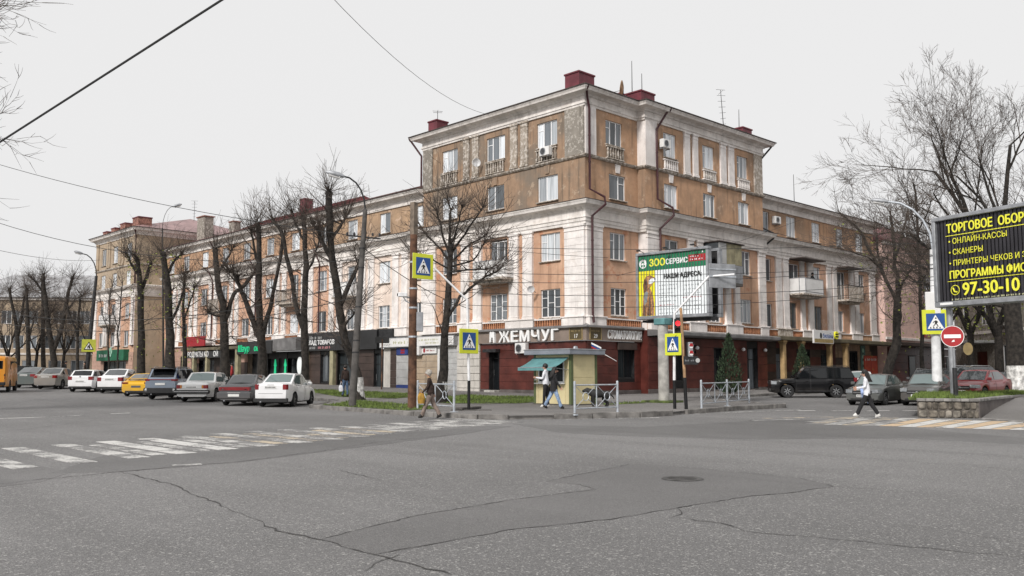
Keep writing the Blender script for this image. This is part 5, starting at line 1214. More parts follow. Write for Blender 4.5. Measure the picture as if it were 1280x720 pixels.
cz_ = p.copy(); o = thing('security_camera', 'white box camera on the rusty brown pole', 'camera', p+Vector((0,0,4.55)), facing(p)); m = MB(); m.bbox(-.62,-.25,-.25,-.05,.02,.2,.02); m.build('housing', M['white_paint'], o); m = MB(); m.bbox(-.66,-.62,-.2,-.1,.05,.17,.01); m.build('lens', M['metal_black'], o); m = MB(); m.tube([(-.3,-.1,-.15),(-.05,0,-.25)], .025, 6); m.tube([(-.4,-.15,.02),(-.3,-.1,-.15)], .025, 6); m.build('arm', M['galvanised'], o)
# pole with the crossing sign and the long arm holding a second one
p = G(586,513,.135); Dp = (Vector((p.x,p.y))-Vector((CAM.x,CAM.y))).length; rz = facing(p); e1 = AT(584,375,Dp); e2 = AT(543,335,Dp)
t = thing('sign_pole', 'white pole with black foot and long slanting arm beside the kiosk crossing', 'pole', p, rz); loc = lambda w_: Matrix.Rotation(-rz, 4, 'Z') @ (w_-p)
m = MB(); m.tube([(0,0,1.15),loc(e1)], [.055,.05], 10); m.build('shaft', M['white_paint'], t, smooth=50); m = MB(); m.tube([(0,0,-.1),(0,0,1.16)], .06, 10); m.build('black_foot', M['metal_black'], t, smooth=50)
m = MB(); m.tube([loc(e1),loc(e2)], .04, 8); m.build('arm', M['white_paint'], t, smooth=50); m = MB(); m.bbox(-.7,.9,-.12,.12,-.1,.03,.02); m.build('base_plate', M['concrete_dark'], t)
q = AT(586.5,426.5,Dp-.12); crossing_sign(q, .0, .97, 'crossing sign on the white pole with black foot left of the kiosk')
q = AT(529,333,Dp-.16); crossing_sign(q, -.02, 1.0, 'higher crossing sign hung on a slanting arm beside the rusty pole')
# signal pole with arm, second slanting signal pole
p = G(843.5,511,.135); Dp = (Vector((p.x,p.y))-Vector((CAM.x,CAM.y))).length; rz = facing(p); e1 = AT(843,392,Dp); e2 = AT(886,345.5,Dp); e3 = AT(918,343,Dp)
t = thing('sign_pole', 'white signal pole with black foot and bent arm in front of the billboard', 'pole', p, rz); loc = lambda w_: Matrix.Rotation(-rz, 4, 'Z') @ (w_-p)
m = MB(); m.tube([(0,0,1.15),loc(e1)], [.06,.055], 10); m.build('shaft', M['white_paint'], t, smooth=50); m = MB(); m.tube([(0,0,-.1),(0,0,1.16)], .065, 10); m.build('black_foot', M['metal_black'], t, smooth=50); m = MB(); m.tube([loc(e1),loc(e2),loc(e3)], .045, 8); m.build('arm', M['white_paint'], t, smooth=50)
q = AT(903,345,Dp+.25); o = thing('road_sign', 'grey back of a rectangular road sign hung on the bent arm', 'road sign', q, rz+.5); m = MB(); m.bbox(-.62,.62,-.02,.02,-.5,.5,.01); m.build('plate', M['metal_grey'], o); m = MB(); m.box(-.62,.62,-.05,-.021,-.06,.02); m.box(-.62,.62,-.05,-.021,.25,.3); m.build('stiffener', M['galvanised'], o)
q = AT(841,430.5,Dp-.14); crossing_sign(q, rz-.76, .90, 'crossing sign on the signal pole under the pet shop billboard')
def signal(p, rz, n, lit, label, s=1.0, gap=.30):
    t = thing('traffic_light', label, 'traffic light', p, rz, 'traffic lights at the crossing'); H = n*gap*s+.12*s
    m = MB(); m.bbox(-.17*s,.17*s,-.10,.10,-H/2,H/2,.03); m.build('housing', M['metal_black'], t)
    for i in range(n):
        z = H/2-.06*s-gap*s*(i+.5); m = MB(); disc(m, 0, z, .115*s, -.115, -.10, 18); m.build('lens', M['lamp_red'] if i == lit else M['board_gap'], t)
        m = MB(); k = 10
        for j in range(k): a, b = PI*j/k-.15, PI*(j+1)/k-.15+.03; r = .135*s; m.face([(r*math.cos(a),-.1,z+r*math.sin(a)),(r*math.cos(b),-.1,z+r*math.sin(b)),(r*math.cos(b),-.30*s,z+r*math.sin(b)-.03),(r*math.cos(a),-.30*s,z+r*math.sin(a)-.03)])
        m.build('visor', M['metal_black'], t)
signal(AT(848,413,Dp-.02), rz-.1, 3, 0, 'tall traffic light showing red beside the crossing sign', .95); signal(AT(849.3,434.5,Dp-.05), rz-.1, 2, 0, 'small pedestrian light showing red below the tall one', .62)
o = thing('signal_plate', 'small yellow plate above the pedestrian light', 'plate', AT(850.5,427,Dp-.06), rz); m = MB(); m.bbox(-.12,.12,-.01,.01,-.09,.09,.004); m.build('plate', M['sign_lime'], o)
p = G(858,511.5,.135); Dq = (Vector((p.x,p.y))-Vector((CAM.x,CAM.y))).length; rz = facing(p); e1 = AT(851,385,Dq); loc = lambda w_: Matrix.Rotation(-rz, 4, 'Z') @ (w_-p); k = loc(e1)
t = thing('signal_pole', 'slanting rusty signal pole right of the white signal pole', 'pole', p, rz); m = MB(); m.tube([k*.30, k], .06, 10); m.build('shaft', M['rust_light'], t, smooth=50); m = MB(); m.tube([(0,0,-.1), k*.31], .07, 10); m.build('black_foot', M['metal_black'], t, smooth=50)
signal(AT(861.5,437,Dq+.1), rz+1.15, 2, 9, 'grey pedestrian light seen from the side on the slanting pole', .85); 
o = thing('traffic_light', 'white and red backed small signal facing right on the slanting pole', 'traffic light', AT(863,437,Dq-.1), rz+.5, 'traffic lights at the crossing'); m = MB(); m.bbox(-.10,.10,-.06,.06,-.3,.3,.02); m.build('housing', M['metal_grey'], o)
for z in (.15,-.14): m = MB(); disc(m, 0, z, .1, -.075, -.06, 14); m.build('lens', M['sign_white'], o); m = MB(); m.fprism([(-.1,z-.02),(.1,z-.02),(.05,z+.1),(-.05,z+.1)], -.09, -.076); m.build('arrow', M['sign_red'], o)
o = thing('street_name_sign', 'dark arrow shaped street plate on the slanting signal pole', 'sign', AT(862,450.5,Dq-.1), rz+.3); m = MB(); m.fprism([(-.25,-.17),(.32,-.17),(.46,0),(.32,.17),(-.25,.17)], -.02, .02); m.build('plate', M['metal_dark'], o); lines(o, -.2, .2, -.04, .07, 'metal_grey', -.028); m = MB(); disc(m, .33, 0, .09, -.03, -.02, 12); m.build('reflector', M['shutter_grey'], o)
# street lamps
def lamp(base, top_px, tip_px, label, r=.13, mat='concrete', kink=None, tip_d=0.0, head=True):
    D_ = (Vector((base.x,base.y))-Vector((CAM.x,CAM.y))).length; rz = facing(base); loc = lambda w_: Matrix.Rotation(-rz, 4, 'Z') @ (w_-base)
    a = loc(AT(*top_px, D_)); b = loc(AT(*tip_px, D_+tip_d)); t = thing('street_lamp', label, 'street lamp', base, rz, 'street lamps')
    m = MB(); m.tube([(0,0,-.2), a*.55, a], [r*1.25, r, r*.72], 12); m.build('shaft', M[mat], t, smooth=50)
    pts = [a+(b-a)*(1-math.cos(s*PI/2))*Vector((1,1,0)).length*0 + Vector(((b.x-a.x)*(1-math.cos(s*PI/2)), (b.y-a.y)*(1-math.cos(s*PI/2)), (b.z-a.z)*math.sin(s*PI/2))) for s in (0,.2,.4,.6,.8,1)]
    m = MB(); m.tube([a*.97]+pts, r*.28, 8); m.build('arm', M['metal_dark'] if mat != 'white_paint' else M['galvanised'], t, smooth=50)
    if head:
        d = (pts[-1]-pts[-2]).normalized(); e = pts[-1]; m = MB(); m.tube([e-d*.1, e+d*.15, e+d*.55, e+d*.72], [.05,.13,.12,.04], 8); m.build('lamp_head', M['metal_grey'], t, smooth=50); m = MB(); m.tube([e+d*.1+Vector((0,0,-.08)), e+d*.6+Vector((0,0,-.08))], .09, 8); m.build('lens', M['white_board'], t)
    return t, a
t, a = lamp(G(440,508,.14), (456.5,262), (428,220), 'grey concrete street lamp between the white sedan and the rusty pole', .135, 'concrete_dark')
m = MB(); m.tube([a*.86+Vector((-.75,0,.05)), a*.86+Vector((.75,0,-.08))], .035, 6); [m.lathe([(.0,.14),(.05,.1),(.05,0)], 8, 0, Matrix.Translation(a*.86+Vector((x,0,.05)))) for x in (-.7,-.4,.4,.7)]; m.build('insulator_crossarm', M['metal_dark'], t)
for z in (.27,.33,.5,.7,.8): m = MB(); m.tube([a*z+Vector((0,0,-.03)), a*z+Vector((0,0,.03))], .17-.05*z, 12); m.build('clamp', M['metal_dark'], t)
pb = G(104,480,.14); pb = Vector((-12.6, onX(107,480,-12.6).y, 0)); pb.z = gz(pb.x,pb.y)+.14
lamp(pb, (120.5,345), (103,317), 'dark street lamp leaning right, far down the left street', .17, 'metal_dark')
D_ = (Vector((pb.x,pb.y))-Vector((CAM.x,CAM.y))).length; o = thing('warning_sign', 'faded lime children warning sign on the far left lamp post', 'road sign', AT(111,432,D_-.3), facing(pb))
m = MB(); m.bbox(-.58,.58,0,.04,-.56,.56,.01); plain('sign_olive', (.50,.52,.06), .6, 0, .1, 3); m.build('backing', M['sign_olive'], o); m = MB(); m.fprism([(-.42,-.38),(.42,-.38),(0,.38)], -.01, 0); m.build('black_border', M['sign_black'], o); m = MB(); m.fprism([(-.31,-.31),(.31,-.31),(0,.24)], -.015, -.01); m.build('white_triangle', M['sign_white'], o)
m = MB(); m.fprism([(-.12,-.26),(-.04,-.26),(-.02,-.05),(.02,-.28),(.14,-.28),(.1,.0),(.02,.04),(-.1,-.02)], -.02, -.015); disc(m, .05, .07, .05, -.02, -.015, 10); m.build('figures', M['sign_black'], o)
fb = Vector((-9.0, onX(205,470,-9.0).y, 0)); fb.z = gz(fb.x,fb.y); lamp(fb, (203,285), (217,258), 'far street lamp showing above the roofs on the left', .075, 'metal_dark')
lb_ = onz(1172,491,PT-.03); t, a = lamp(lb_, (1166,312), (1108,252), 'white street lamp post with control box in the planter bed', .19, 'white_paint')
m = MB(); m.bbox(-.36,.30,-.30,-.12,a.z*.545,a.z*.70,.03); m.build('control_box', M['white_board'], t); [MB().tube([a*z, a*(z+.008)], .2-.05*z, 12).build('band', M['metal_dark'], t) for z in (.3,.52,.72,.80,.86,.95)]
Dl = (Vector((lb_.x,lb_.y))-Vector((CAM.x,CAM.y))).length; crossing_sign(AT(1169.5,402.5,Dl-.3), facing(lb_)+.12, 1.17, 'crossing sign on the white lamp post in the planter bed')
# no entry sign
p = onz(1195,497.5,PT-.03); Dn = (Vector((p.x,p.y))-Vector((CAM.x,CAM.y))).length; rz = facing(p); loc = lambda w_: Matrix.Rotation(-rz, 4, 'Z') @ (w_-p); k = loc(AT(1191,408,Dn))
t = thing('no_entry_sign', 'round red no entry sign with white bar on a dark footed post', 'road sign', p, rz); m = MB(); m.tube([k*.05, k*1.02], .04, 8); m.build('post', M['metal_grey'], t, smooth=50); m = MB(); m.tube([(0,0,-.05), k*.42], .085, 10); m.build('foot_sleeve', M['metal_dark'], t, smooth=50); m = MB(); m.tube([(0,0,-.05),(0,0,.07)], [.16,.12], 12); m.build('base', M['concrete'], t)
c = loc(AT(1190.5,420.5,Dn)); r = .445*Dn/33; r = 14.2/1126*Dn*.84
m = MB(); disc(m, c.x, c.z, r, -.09, -.07, 36); m.build('disc', M['sign_red'], t); m = MB(); ringf(m, c.x, c.z, r*.95, r*1.0, -.094, -.0895, 36); m.build('white_rim', M['sign_white'], t); m = MB(); m.bbox(c.x-r*.72,c.x+r*.72,-.098,-.0895,c.z-r*.17,c.z+r*.17,.003); m.build('white_bar', M['sign_white'], t); m = MB(); m.fprism([(c.x-.04,c.z-r*.55),(c.x+.07,c.z-r*.5),(c.x+.06,c.z-r*.32),(c.x,c.z-r*.38)], -.096, -.0895); m.build('sticker', M['sign_white'], t)
# thin signpost in front of the brown shop
p = G(477,486,.14); p = Vector((-3.2, onX(477,487,-3.2).y, 0)); p.z = gz(p.x,p.y)+.14; t = thing('sign_post', 'thin dark post standing before the brown shopfront', 'pole', p, facing(p)); m = MB(); m.tube([(0,0,0),(0,0,3.6)], .05, 8); m.build('shaft', M['rust'], t); m = MB(); m.bbox(-.5,.5,-.03,.03,3.3,3.75,.01); m.build('plate', M['panel_black'], t)

# ================================================================= BILLBOARDS
L1, R1 = LD((800-640)/1126*45.8, 45.8, 0), LD((886-640)/1126*43.0, 43.0, 0); ex = (R1-L1); W1 = ex.length; rz = math.atan2(ex.y, ex.x); z0, z1 = 4.50, 7.60; H1 = z1-z0
bp = G(830,503,.14)
t = thing('billboard', 'pet shop billboard with green header and dog picture on a grey concrete column', 'billboard', (L1.x,L1.y,z0), rz)
ccol = Matrix.Rotation(-rz, 4, 'Z') @ (Vector((bp.x,bp.y,0))-Vector((L1.x,L1.y,0))); zb = bp.z-z0
m = MB(); m.tube([(ccol.x,ccol.y,zb-.3),(ccol.x,ccol.y,-.45)], [.27,.25], 16); m.build('column', M['concrete'], t, smooth=50); m = MB(); m.bbox(ccol.x-.34,ccol.x+.30,ccol.y-.3,ccol.y+.4,-.52,-.2,.03); m.build('column_head', M['awning_teal'], t); m = MB(); m.bbox(ccol.x-.9,ccol.x+.7,ccol.y-.7,ccol.y+.7,zb-.2,zb+.10,.05); m.build('base_slab', M['grass_base'], t)
fr = .13
def bframe(y0, y1, nm):
    m = MB(); m.bbox(-fr,W1+fr,y0,y1,H1,H1+fr*1.1,.02); m.bbox(-fr,W1+fr,y0,y1,-fr*1.3,0,.02); m.bbox(-fr,0,y0,y1,.001,H1-.001,.02); m.bbox(W1,W1+fr,y0,y1,.001,H1-.001,.02); m.build(nm, M['metal_grey'], t)
bframe(-.10,.26,'frame'); bframe(.95,1.25,'rear_frame'); m = MB(); m.box(0,W1,.12,.22,0,H1); m.build('back_panel', M['board_gap'], t); m = MB(); m.box(0,W1,1.0,1.2,0,H1); m.build('rear_panel', M['metal_dark'], t)
for z in (.3,1.5,2.7):
    for x in (.1, W1-.25): m = MB(); m.box(x, x+.15, .262, .948, z, z+.1); m.build('strut', M['metal_dark'], t)
m = MB(); m.box(0,W1,.27,.94,-.3,-.18); m.build('beam', M['metal_dark'], t)
NS = 24; hg = .80; yb = .245
for i in range(NS):
    x0, x1 = W1*i/NS+.016, W1*(i+1)/NS-.016; m = MB(); c = (x0+x1)/2/W1; yl = c < yb
    m.box(x0,x1,0,.11,0,H1-hg,1 if yl else 2); m.box(x0,x1,0,.11,H1-hg,H1,0); m.build('slat', [M['print_green'],M['print_yellow'],M['print_white']], t)
def sl(name, polys, mat, y=-.006):           # flat print, cut at the slat gaps
    m = MB()
    for pl in polys: m.fprism(pl, y, y+.005)
    return m.build(name, M[mat], t)
em = MB(); disc(em, .28, H1-.42, .235, -.006, 0, 24); em.build('round_emblem', M['sign_white'], t); em = MB(); em.fprism([(.22,H1-.30),(.34,H1-.30),(.38,H1-.42),(.28,H1-.36),(.18,H1-.42)], -.011, -.006); em.box(.15,.26,-.011,-.006,H1-.58,H1-.47); em.box(.3,.41,-.011,-.006,H1-.58,H1-.47); em.build('emblem_mark', M['print_green'], t)
text(t, 'ЗОО', .50, .66, H1-.58, 'sign_yellowtext', -.006, .004, bold=.018, sx=.92); text(t, 'СЕРВИС', .37, 1.66, H1-.55, 'sign_white', -.010, .004, bold=.012, sx=.86)
m = MB(); m.box(2.98,W1-.05,-.006,-.001,H1-.53,H1-.20); m.build('red_strip', M['sign_red'], t); lines(t, 3.1, W1-.4, H1-.32, .075, 'sign_white', -.012); lines(t, 3.1, W1-.2, H1-.47, .075, 'sign_white', -.012)
text(t, 'НАШИ АДРЕСА:', .33, 1.55, H1-1.26, 'sign_black', -.034, .004, sx=.86, bold=.010)
for k in range(8):
    lines(t, 1.25, 2.35-.1*(k%3), H1-1.62-.2*k, .06, 'sign_red' if k == 5 else 'print_grey'); lines(t, 2.65, 3.75-.1*(k%2), H1-1.5-.2*k, .06, 'sign_red' if k == 4 else 'print_grey')
sl('dog_picture', [[(.2,.02),(.95,.02),(.93,.7),(.85,1.1),(.74,1.35),(.62,1.42),(.36,1.34),(.24,.9)]], 'print_tan', -.006); sl('dog_head', [[(.30,1.40),(.32,1.75),(.45,2.03),(.7,2.08),(.9,1.98),(1.0,1.93),(1.02,1.76),(.85,1.64),(.75,1.5),(.55,1.36)]], 'print_tan', -.011); sl('dog_ear', [[(.3,1.2),(.27,1.6),(.38,1.9),(.52,1.85),(.55,1.5),(.45,1.25)]], 'print_brown', -.016); sl('dog_muzzle', [[(.62,1.62),(.64,1.85),(.8,1.9),(.97,1.9),(1.0,1.78),(.85,1.65)]], 'print_white', -.016); sl('dog_chest', [[(.32,.5),(.3,1.0),(.42,1.3),(.58,1.2),(.5,.75)]], 'print_grey', -.011); sl('dog_legs', [[(.55,.02),(.72,.02),(.72,.85),(.62,1.0)],[(.24,.02),(.42,.02),(.40,.5),(.28,.6)]], 'print_brown', -.011); sl('dog_eye', [[(.66,1.83),(.72,1.83),(.72,1.88),(.66,1.88)],[(.97,1.83),(1.04,1.83),(1.04,1.91),(.97,1.91)]], 'sign_black', -.021)
m = MB(); [m.box(W1*i/NS-.006, W1*i/NS+.006, -.026, .0, 0, H1-.0) for i in range(1, NS)]; m.build('slat_seam', M['seam_grey'], t)  # thin grey strips marking the gaps between the slats
for i, (xx, zz) in enumerate(((W1-.2,H1-.14),)): m = MB(); m.fprism([(xx-.045,zz),(xx+.045,zz),(xx,zz+.09)], -.03, -.02); m.build('painted_glint', M['sign_white'], t)  # white triangle painted on as a bright glint, no lamp
m = MB(); [m.tube([(x,0,H1+.12),(x,-.55,H1+.22)], .018, 5) for x in (.4,2.0,3.6)]; m.build('floodlight_arms', M['metal_dark'], t)['kind'] = 'stuff'; [MB().bbox(x-.1,x+.1,-.62,-.5,H1+.16,H1+.24,.01).build('floodlight', M['metal_dark'], t) for x in (.4,2.0,3.6)]
# black billboard on the right
d0 = 31.3; d0 *= 1.15; L2, R2 = LD((1179-640)/1126*d0, d0, 0), LD(650/1126*28.4*1.15, 28.4*1.15, 0); ex = (R2-L2).normalized(); W2 = 6.0; rz = math.atan2(ex.y, ex.x); z0, z1 = 4.08, 6.92; H2 = z1-z0
t = thing('billboard', 'wide black billboard with yellow lettering for shop equipment at the right edge', 'billboard', (L2.x,L2.y,1.6+(z0-1.6)*1.15), rz); t.scale = (1.15,)*3; PB_ = (PT-.2-t.location.z)/1.15
fr = .14; m = MB(); m.bbox(-fr,W2+fr,-.12,.4,H2,H2+fr,.02); m.bbox(-fr,W2+fr,-.12,.4,-fr*1.3,0,.02); m.bbox(-fr,0,-.12,.4,.001,H2-.001,.02); m.bbox(W2,W2+fr,-.12,.4,.001,H2-.001,.02); m.build('frame', M['metal_grey'], t); m = MB(); m.box(0,W2,.12,.38,0,H2); m.build('back_panel', M['board_gap'], t)
for i in range(44): x0, x1 = W2*i/44+.008, W2*(i+1)/44-.008; m = MB(); m.bbox(x0,x1,-.004*(i%3),.12,0,H2,.01); m.build('slat', M['board_charcoal'], t)
ft = dict(y=-.034, depth=.004)
m = MB(); [m.box(W2*i/44-.004, W2*i/44+.004, -.03, 0, 0, H2) for i in range(1, 44)]; m.build('slat_seam', M['board_gap'], t)
text(t, 'ТОРГОВОЕ  ОБОРУДОВАНИЕ', .42, .40, H2-.46, 'sign_yellowtext', sx=.78, bold=.012, **ft); text(t, '• ОНЛАЙН-КАССЫ', .27, .46, H2-.86, 'sign_yellowtext', sx=.90, **ft); text(t, '• СКАНЕРЫ', .27, .46, H2-1.24, 'sign_yellowtext', sx=.88, **ft); text(t, '• ПРИНТЕРЫ ЧЕКОВ И ЭТИКЕТОК', .27, .46, H2-1.62, 'sign_yellowtext', sx=.88, **ft)
text(t, 'ПРОГРАММЫ ФИСКАЛЬНЫЕ', .37, .44, H2-2.06, 'sign_yellowtext', sx=.82, bold=.01, **ft); text(t, '97-30-10', .60, .92, H2-2.66, 'sign_yellowtext', sx=.95, bold=.016, **ft); lines(t, .5, 3.4, .03, .055, 'faded_olive', -.028)
m = MB(); m.box(.36,5.6,-.028,-.022,H2-.575,H2-.55); m.box(.36,5.6,-.028,-.022,H2-2.16,H2-2.14); ringf(m, .64, H2-2.46, .15, .175, -.028, -.022, 24); m.tube([(.56,-.025,H2-2.38),(.61,-.025,H2-2.51),(.72,-.025,H2-2.54)], .028, 6); m.build('emblem', M['sign_yellowtext'], t)
m = MB(); m.bbox(.1,.6,-.14,-.12,-.12,-.04,.005); m.build('maker_plate', M['sign_white'], t); 
m = MB(); m.tube([(.16,.28,PB_),(.12,.28,.2)], [.11,.10], 12); m.build('leg', M['metal_grey'], t, smooth=50); m = MB(); m.tube([(4.6,.28,PB_-.3),(4.6,.28,.2)], [.15,.14], 12); m.build('leg', M['metal_grey'], t, smooth=50)

# ================================================================= RAILINGS
def railing(pa, pb, n, label, h_=1.12):
    d = pb-pa; L_ = math.hypot(d.x, d.y); t = thing('railing', label, 'railing', pa, math.atan2(d.y, d.x), 'galvanised pedestrian railings'); s = L_/n
    for i in range(n+1):
        main = i in (0, n) or (n == 4 and i == 2); r = .045 if main else .024; m = MB(); m.tube([(i*s,0,-.05 if main else .18),(i*s,0,h_ if main else h_-.1)], r, 10)
        if main: m.lathe([(r,h_),(r*.9,h_+.03),(0,h_+.05)], 10, 0, Matrix.Translation((i*s,0,0))); m.bbox(i*s-.12,i*s+.12,-.12,.12,-.04,.012,.004)
        m.build('post', M['galvanised'], t, smooth=50)
    m = MB(); m.tube([(0,0,h_-.10),(L_,0,h_-.10)], .026, 8); m.build('top_rail', M['galvanised'], t, smooth=50); m = MB(); m.tube([(0,0,.2),(L_,0,.2)], .024, 8); m.build('bottom_rail', M['galvanised'], t, smooth=50)
    for i in range(n):
        x0, x1, z0, z1 = i*s, (i+1)*s, .2, h_-.1; cx, cz = (x0+x1)/2, (z0+z1)/2; rr = min(.15, s*.28); m = MB()
        for a, b in ((x0,z0),(x1,z0),(x1,z1),(x0,z1)):
            dd = Vector((a-cx, b-cz)).normalized(); m.tube([(a,0,b),(cx+dd.x*rr,0,cz+dd.y*rr)], .014, 6)
        m.tube([(cx+rr*math.cos(k*PI/8),0,cz+rr*math.sin(k*PI/8)) for k in range(17)], .016, 6, 0, False); m.build('cross_brace', M['galvanised'], t, smooth=50)
railing(G(522,511,.135), G(567.5,515,.135), 2, 'railing behind the old pedestrian at the left corner'); railing(G(718.5,518,.15), G(772,515.5,.15), 2, 'railing in front of the cream kiosk'); railing(G(877,511,.15), G(936.5,503.5,.15), 4, 'longest railing, right of the signal poles')
# concrete slab feet lying by the railing
t = thing('fallen_slab', 'flat concrete offcut lying on the pavement by the left railing', 'slab', G(585,511.6,.15), .4); m = MB(); m.bbox(-.9,.9,-.18,.18,0,.1,.02); m.build('slab', M['concrete_dark'], t)

# ================================================================= OVERHEAD WIRES
def wire(a, b, sag, label, r=.018, n=14, group='overhead wires'):
    m = MB(); pts = []
    for i in range(n+1): s = i/n; p = a.lerp(b, s); p.z -= sag*4*s*(1-s); pts.append(p)
    m.tube(pts, r, 5); o = m.build('overhead_wire', M['wire'], None, smooth=60); tag(o, label, 'wire', group)
rp = G(515,510.5,.14); Dr = (Vector((rp.x,rp.y))-Vector((CAM.x,CAM.y))).length; lp_ = G(440,508,.14); Dlm = (Vector((lp_.x,lp_.y))-Vector((CAM.x,CAM.y))).length
wire(AT(-40,203,22), AT(330,-34,15), .0, 'thick black cable slanting across the upper left sky', .022); wire(AT(405,-14,34), Vector((-.5,8.2,19.3)), .9, 'thin cable running from the top of the sky to the corner block eaves', .012)
wire(AT(-10,203,60), AT(453,296,Dlm), .4, 'upper cable crossing the far left roofs to the grey street lamp', .016); wire(AT(-10,276,58), AT(450,325,Dlm), .9, 'second cable from the left edge to the grey street lamp', .016); wire(AT(-10,311,62), AT(125,325,88), .3, 'thin cable at left edge level with the far eaves', .014)
wire(AT(-10,388,62), AT(452,352,Dlm), 1.1, 'pale low cable before the left trees, upper one', .018); wire(AT(-10,402,62), AT(451,370,Dlm), 1.0, 'pale low cable before the left trees, lower one', .018); wire(AT(60,370,70), AT(448,340,Dlm), .7, 'thin cable through the left treetops', .014)
wire(AT(457,300,Dlm), AT(514,292,Dr), .15, 'short cable between the grey lamp and the rusty pole top', .016); wire(AT(457,312,Dlm), AT(590,387,48), .3, 'dark cable dropping from the grey lamp past the crossing sign', .018)
for i, (y0, y1, y2, lab) in enumerate(((306,314,303,'topmost cable crossing the corner block windows'),(338,330,330,'second cable crossing the corner block between storeys'),(350,343,331,'third cable sloping down across the corner block'),(362,352,350,'fourth cable level with the billboard top'),(378,356,357,'lowest cable crossing in front of the second floor'))):
    wire(AT(516,y0,Dr), AT(1168,y2,44), .25+.07*i, lab, .012)
wire(AT(516,300,Dr), AT(760,322,53), .1, 'cable from the rusty pole to the corner pilaster', .012); wire(AT(770,345,52.5), AT(1000,275,66), .2, 'cable rising over the right face to the right wing', .012); wire(AT(970,291,60), AT(1165,318,44), .3, 'cable from the right wing cornice to the white lamp post', .012)
# ================================================================= TREES (bare, early spring)
def grow(mb, p, d, length, r, lvl, rg, P):
    # one branch: a bent tapering tube, then its side shoots
    segs = 5 if lvl <= 1 else 3; pts = [p.copy()]; rad = [r]; q = p.copy(); dd = d.copy(); taper = P.get('taper', .35)
    for i in range(segs):
        dd = (dd + Vector((rg.gauss(0,1), rg.gauss(0,1), rg.gauss(0,1)))*P['bend'] + Vector((0,0,P['up']))).normalized()
        q = q + dd*length/segs; pts.append(q.copy()); rad.append(r*(1-(1-taper)*(i+1)/segs))
    thick = r > P['split']
    (mb[0] if thick else mb[1]).tube(pts, rad, 7 if r > .08 else (5 if r > .03 else 3), 0, False)
    if lvl >= P['levels']: return
    n = P['n'][min(lvl, len(P['n'])-1)]
    for k in range(n):
        s = rg.uniform(.25, 1.0) if k < n-1 else 1.0; i = min(segs-1, int(s*segs)); f = s*segs-i; b = pts[i].lerp(pts[i+1], f)
        ax = (pts[i+1]-pts[i]).normalized(); o = ax.orthogonal().normalized(); o.rotate(Matrix.Rotation(rg.uniform(0, 2*PI), 3, ax)); sp = rg.uniform(*P['spread'])
        nd = (ax*math.cos(sp) + o*math.sin(sp)).normalized(); rr = max(P['rmin'], (rad[i]*(1-f)+rad[i+1]*f)*rg.uniform(.42, .72))
        grow(mb, b, nd, length*rg.uniform(*P['ratio'])*(1.15-.4*s), rr, lvl+1, rg, P)
def shoots(mb, p, d, n, rg, l0=.9, l1=2.4, spread=1.1, r=.016, up=.25):
    for _ in range(n):
        dd = (d + Vector((rg.gauss(0,1), rg.gauss(0,1), rg.gauss(0,1)))*spread*.5).normalized(); L = rg.uniform(l0, l1); q = p.copy(); pts = [q.copy()]
        for i in range(4): dd = (dd + Vector((rg.gauss(0,1), rg.gauss(0,1), rg.gauss(0,1)))*.14 + Vector((0,0,up*.4))).normalized(); q = q+dd*L/4; pts.append(q.copy())
        mb.tube(pts, [r,r*.85,r*.7,r*.55,r*.4], 3, 0, False)
        if rg.random() < .85:
            for _k in range(rg.choice((1,2,3))):
                i = rg.choice((1,2,3)); d2 = (dd + Vector((rg.gauss(0,1), rg.gauss(0,1), rg.gauss(0,.6)))*.7).normalized(); L2 = L*rg.uniform(.25,.5); mb.tube([pts[i], pts[i]+d2*L2*.5, pts[i]+d2*L2+Vector((0,0,.08))], [r*.6,r*.5,r*.35], 3, 0, False)
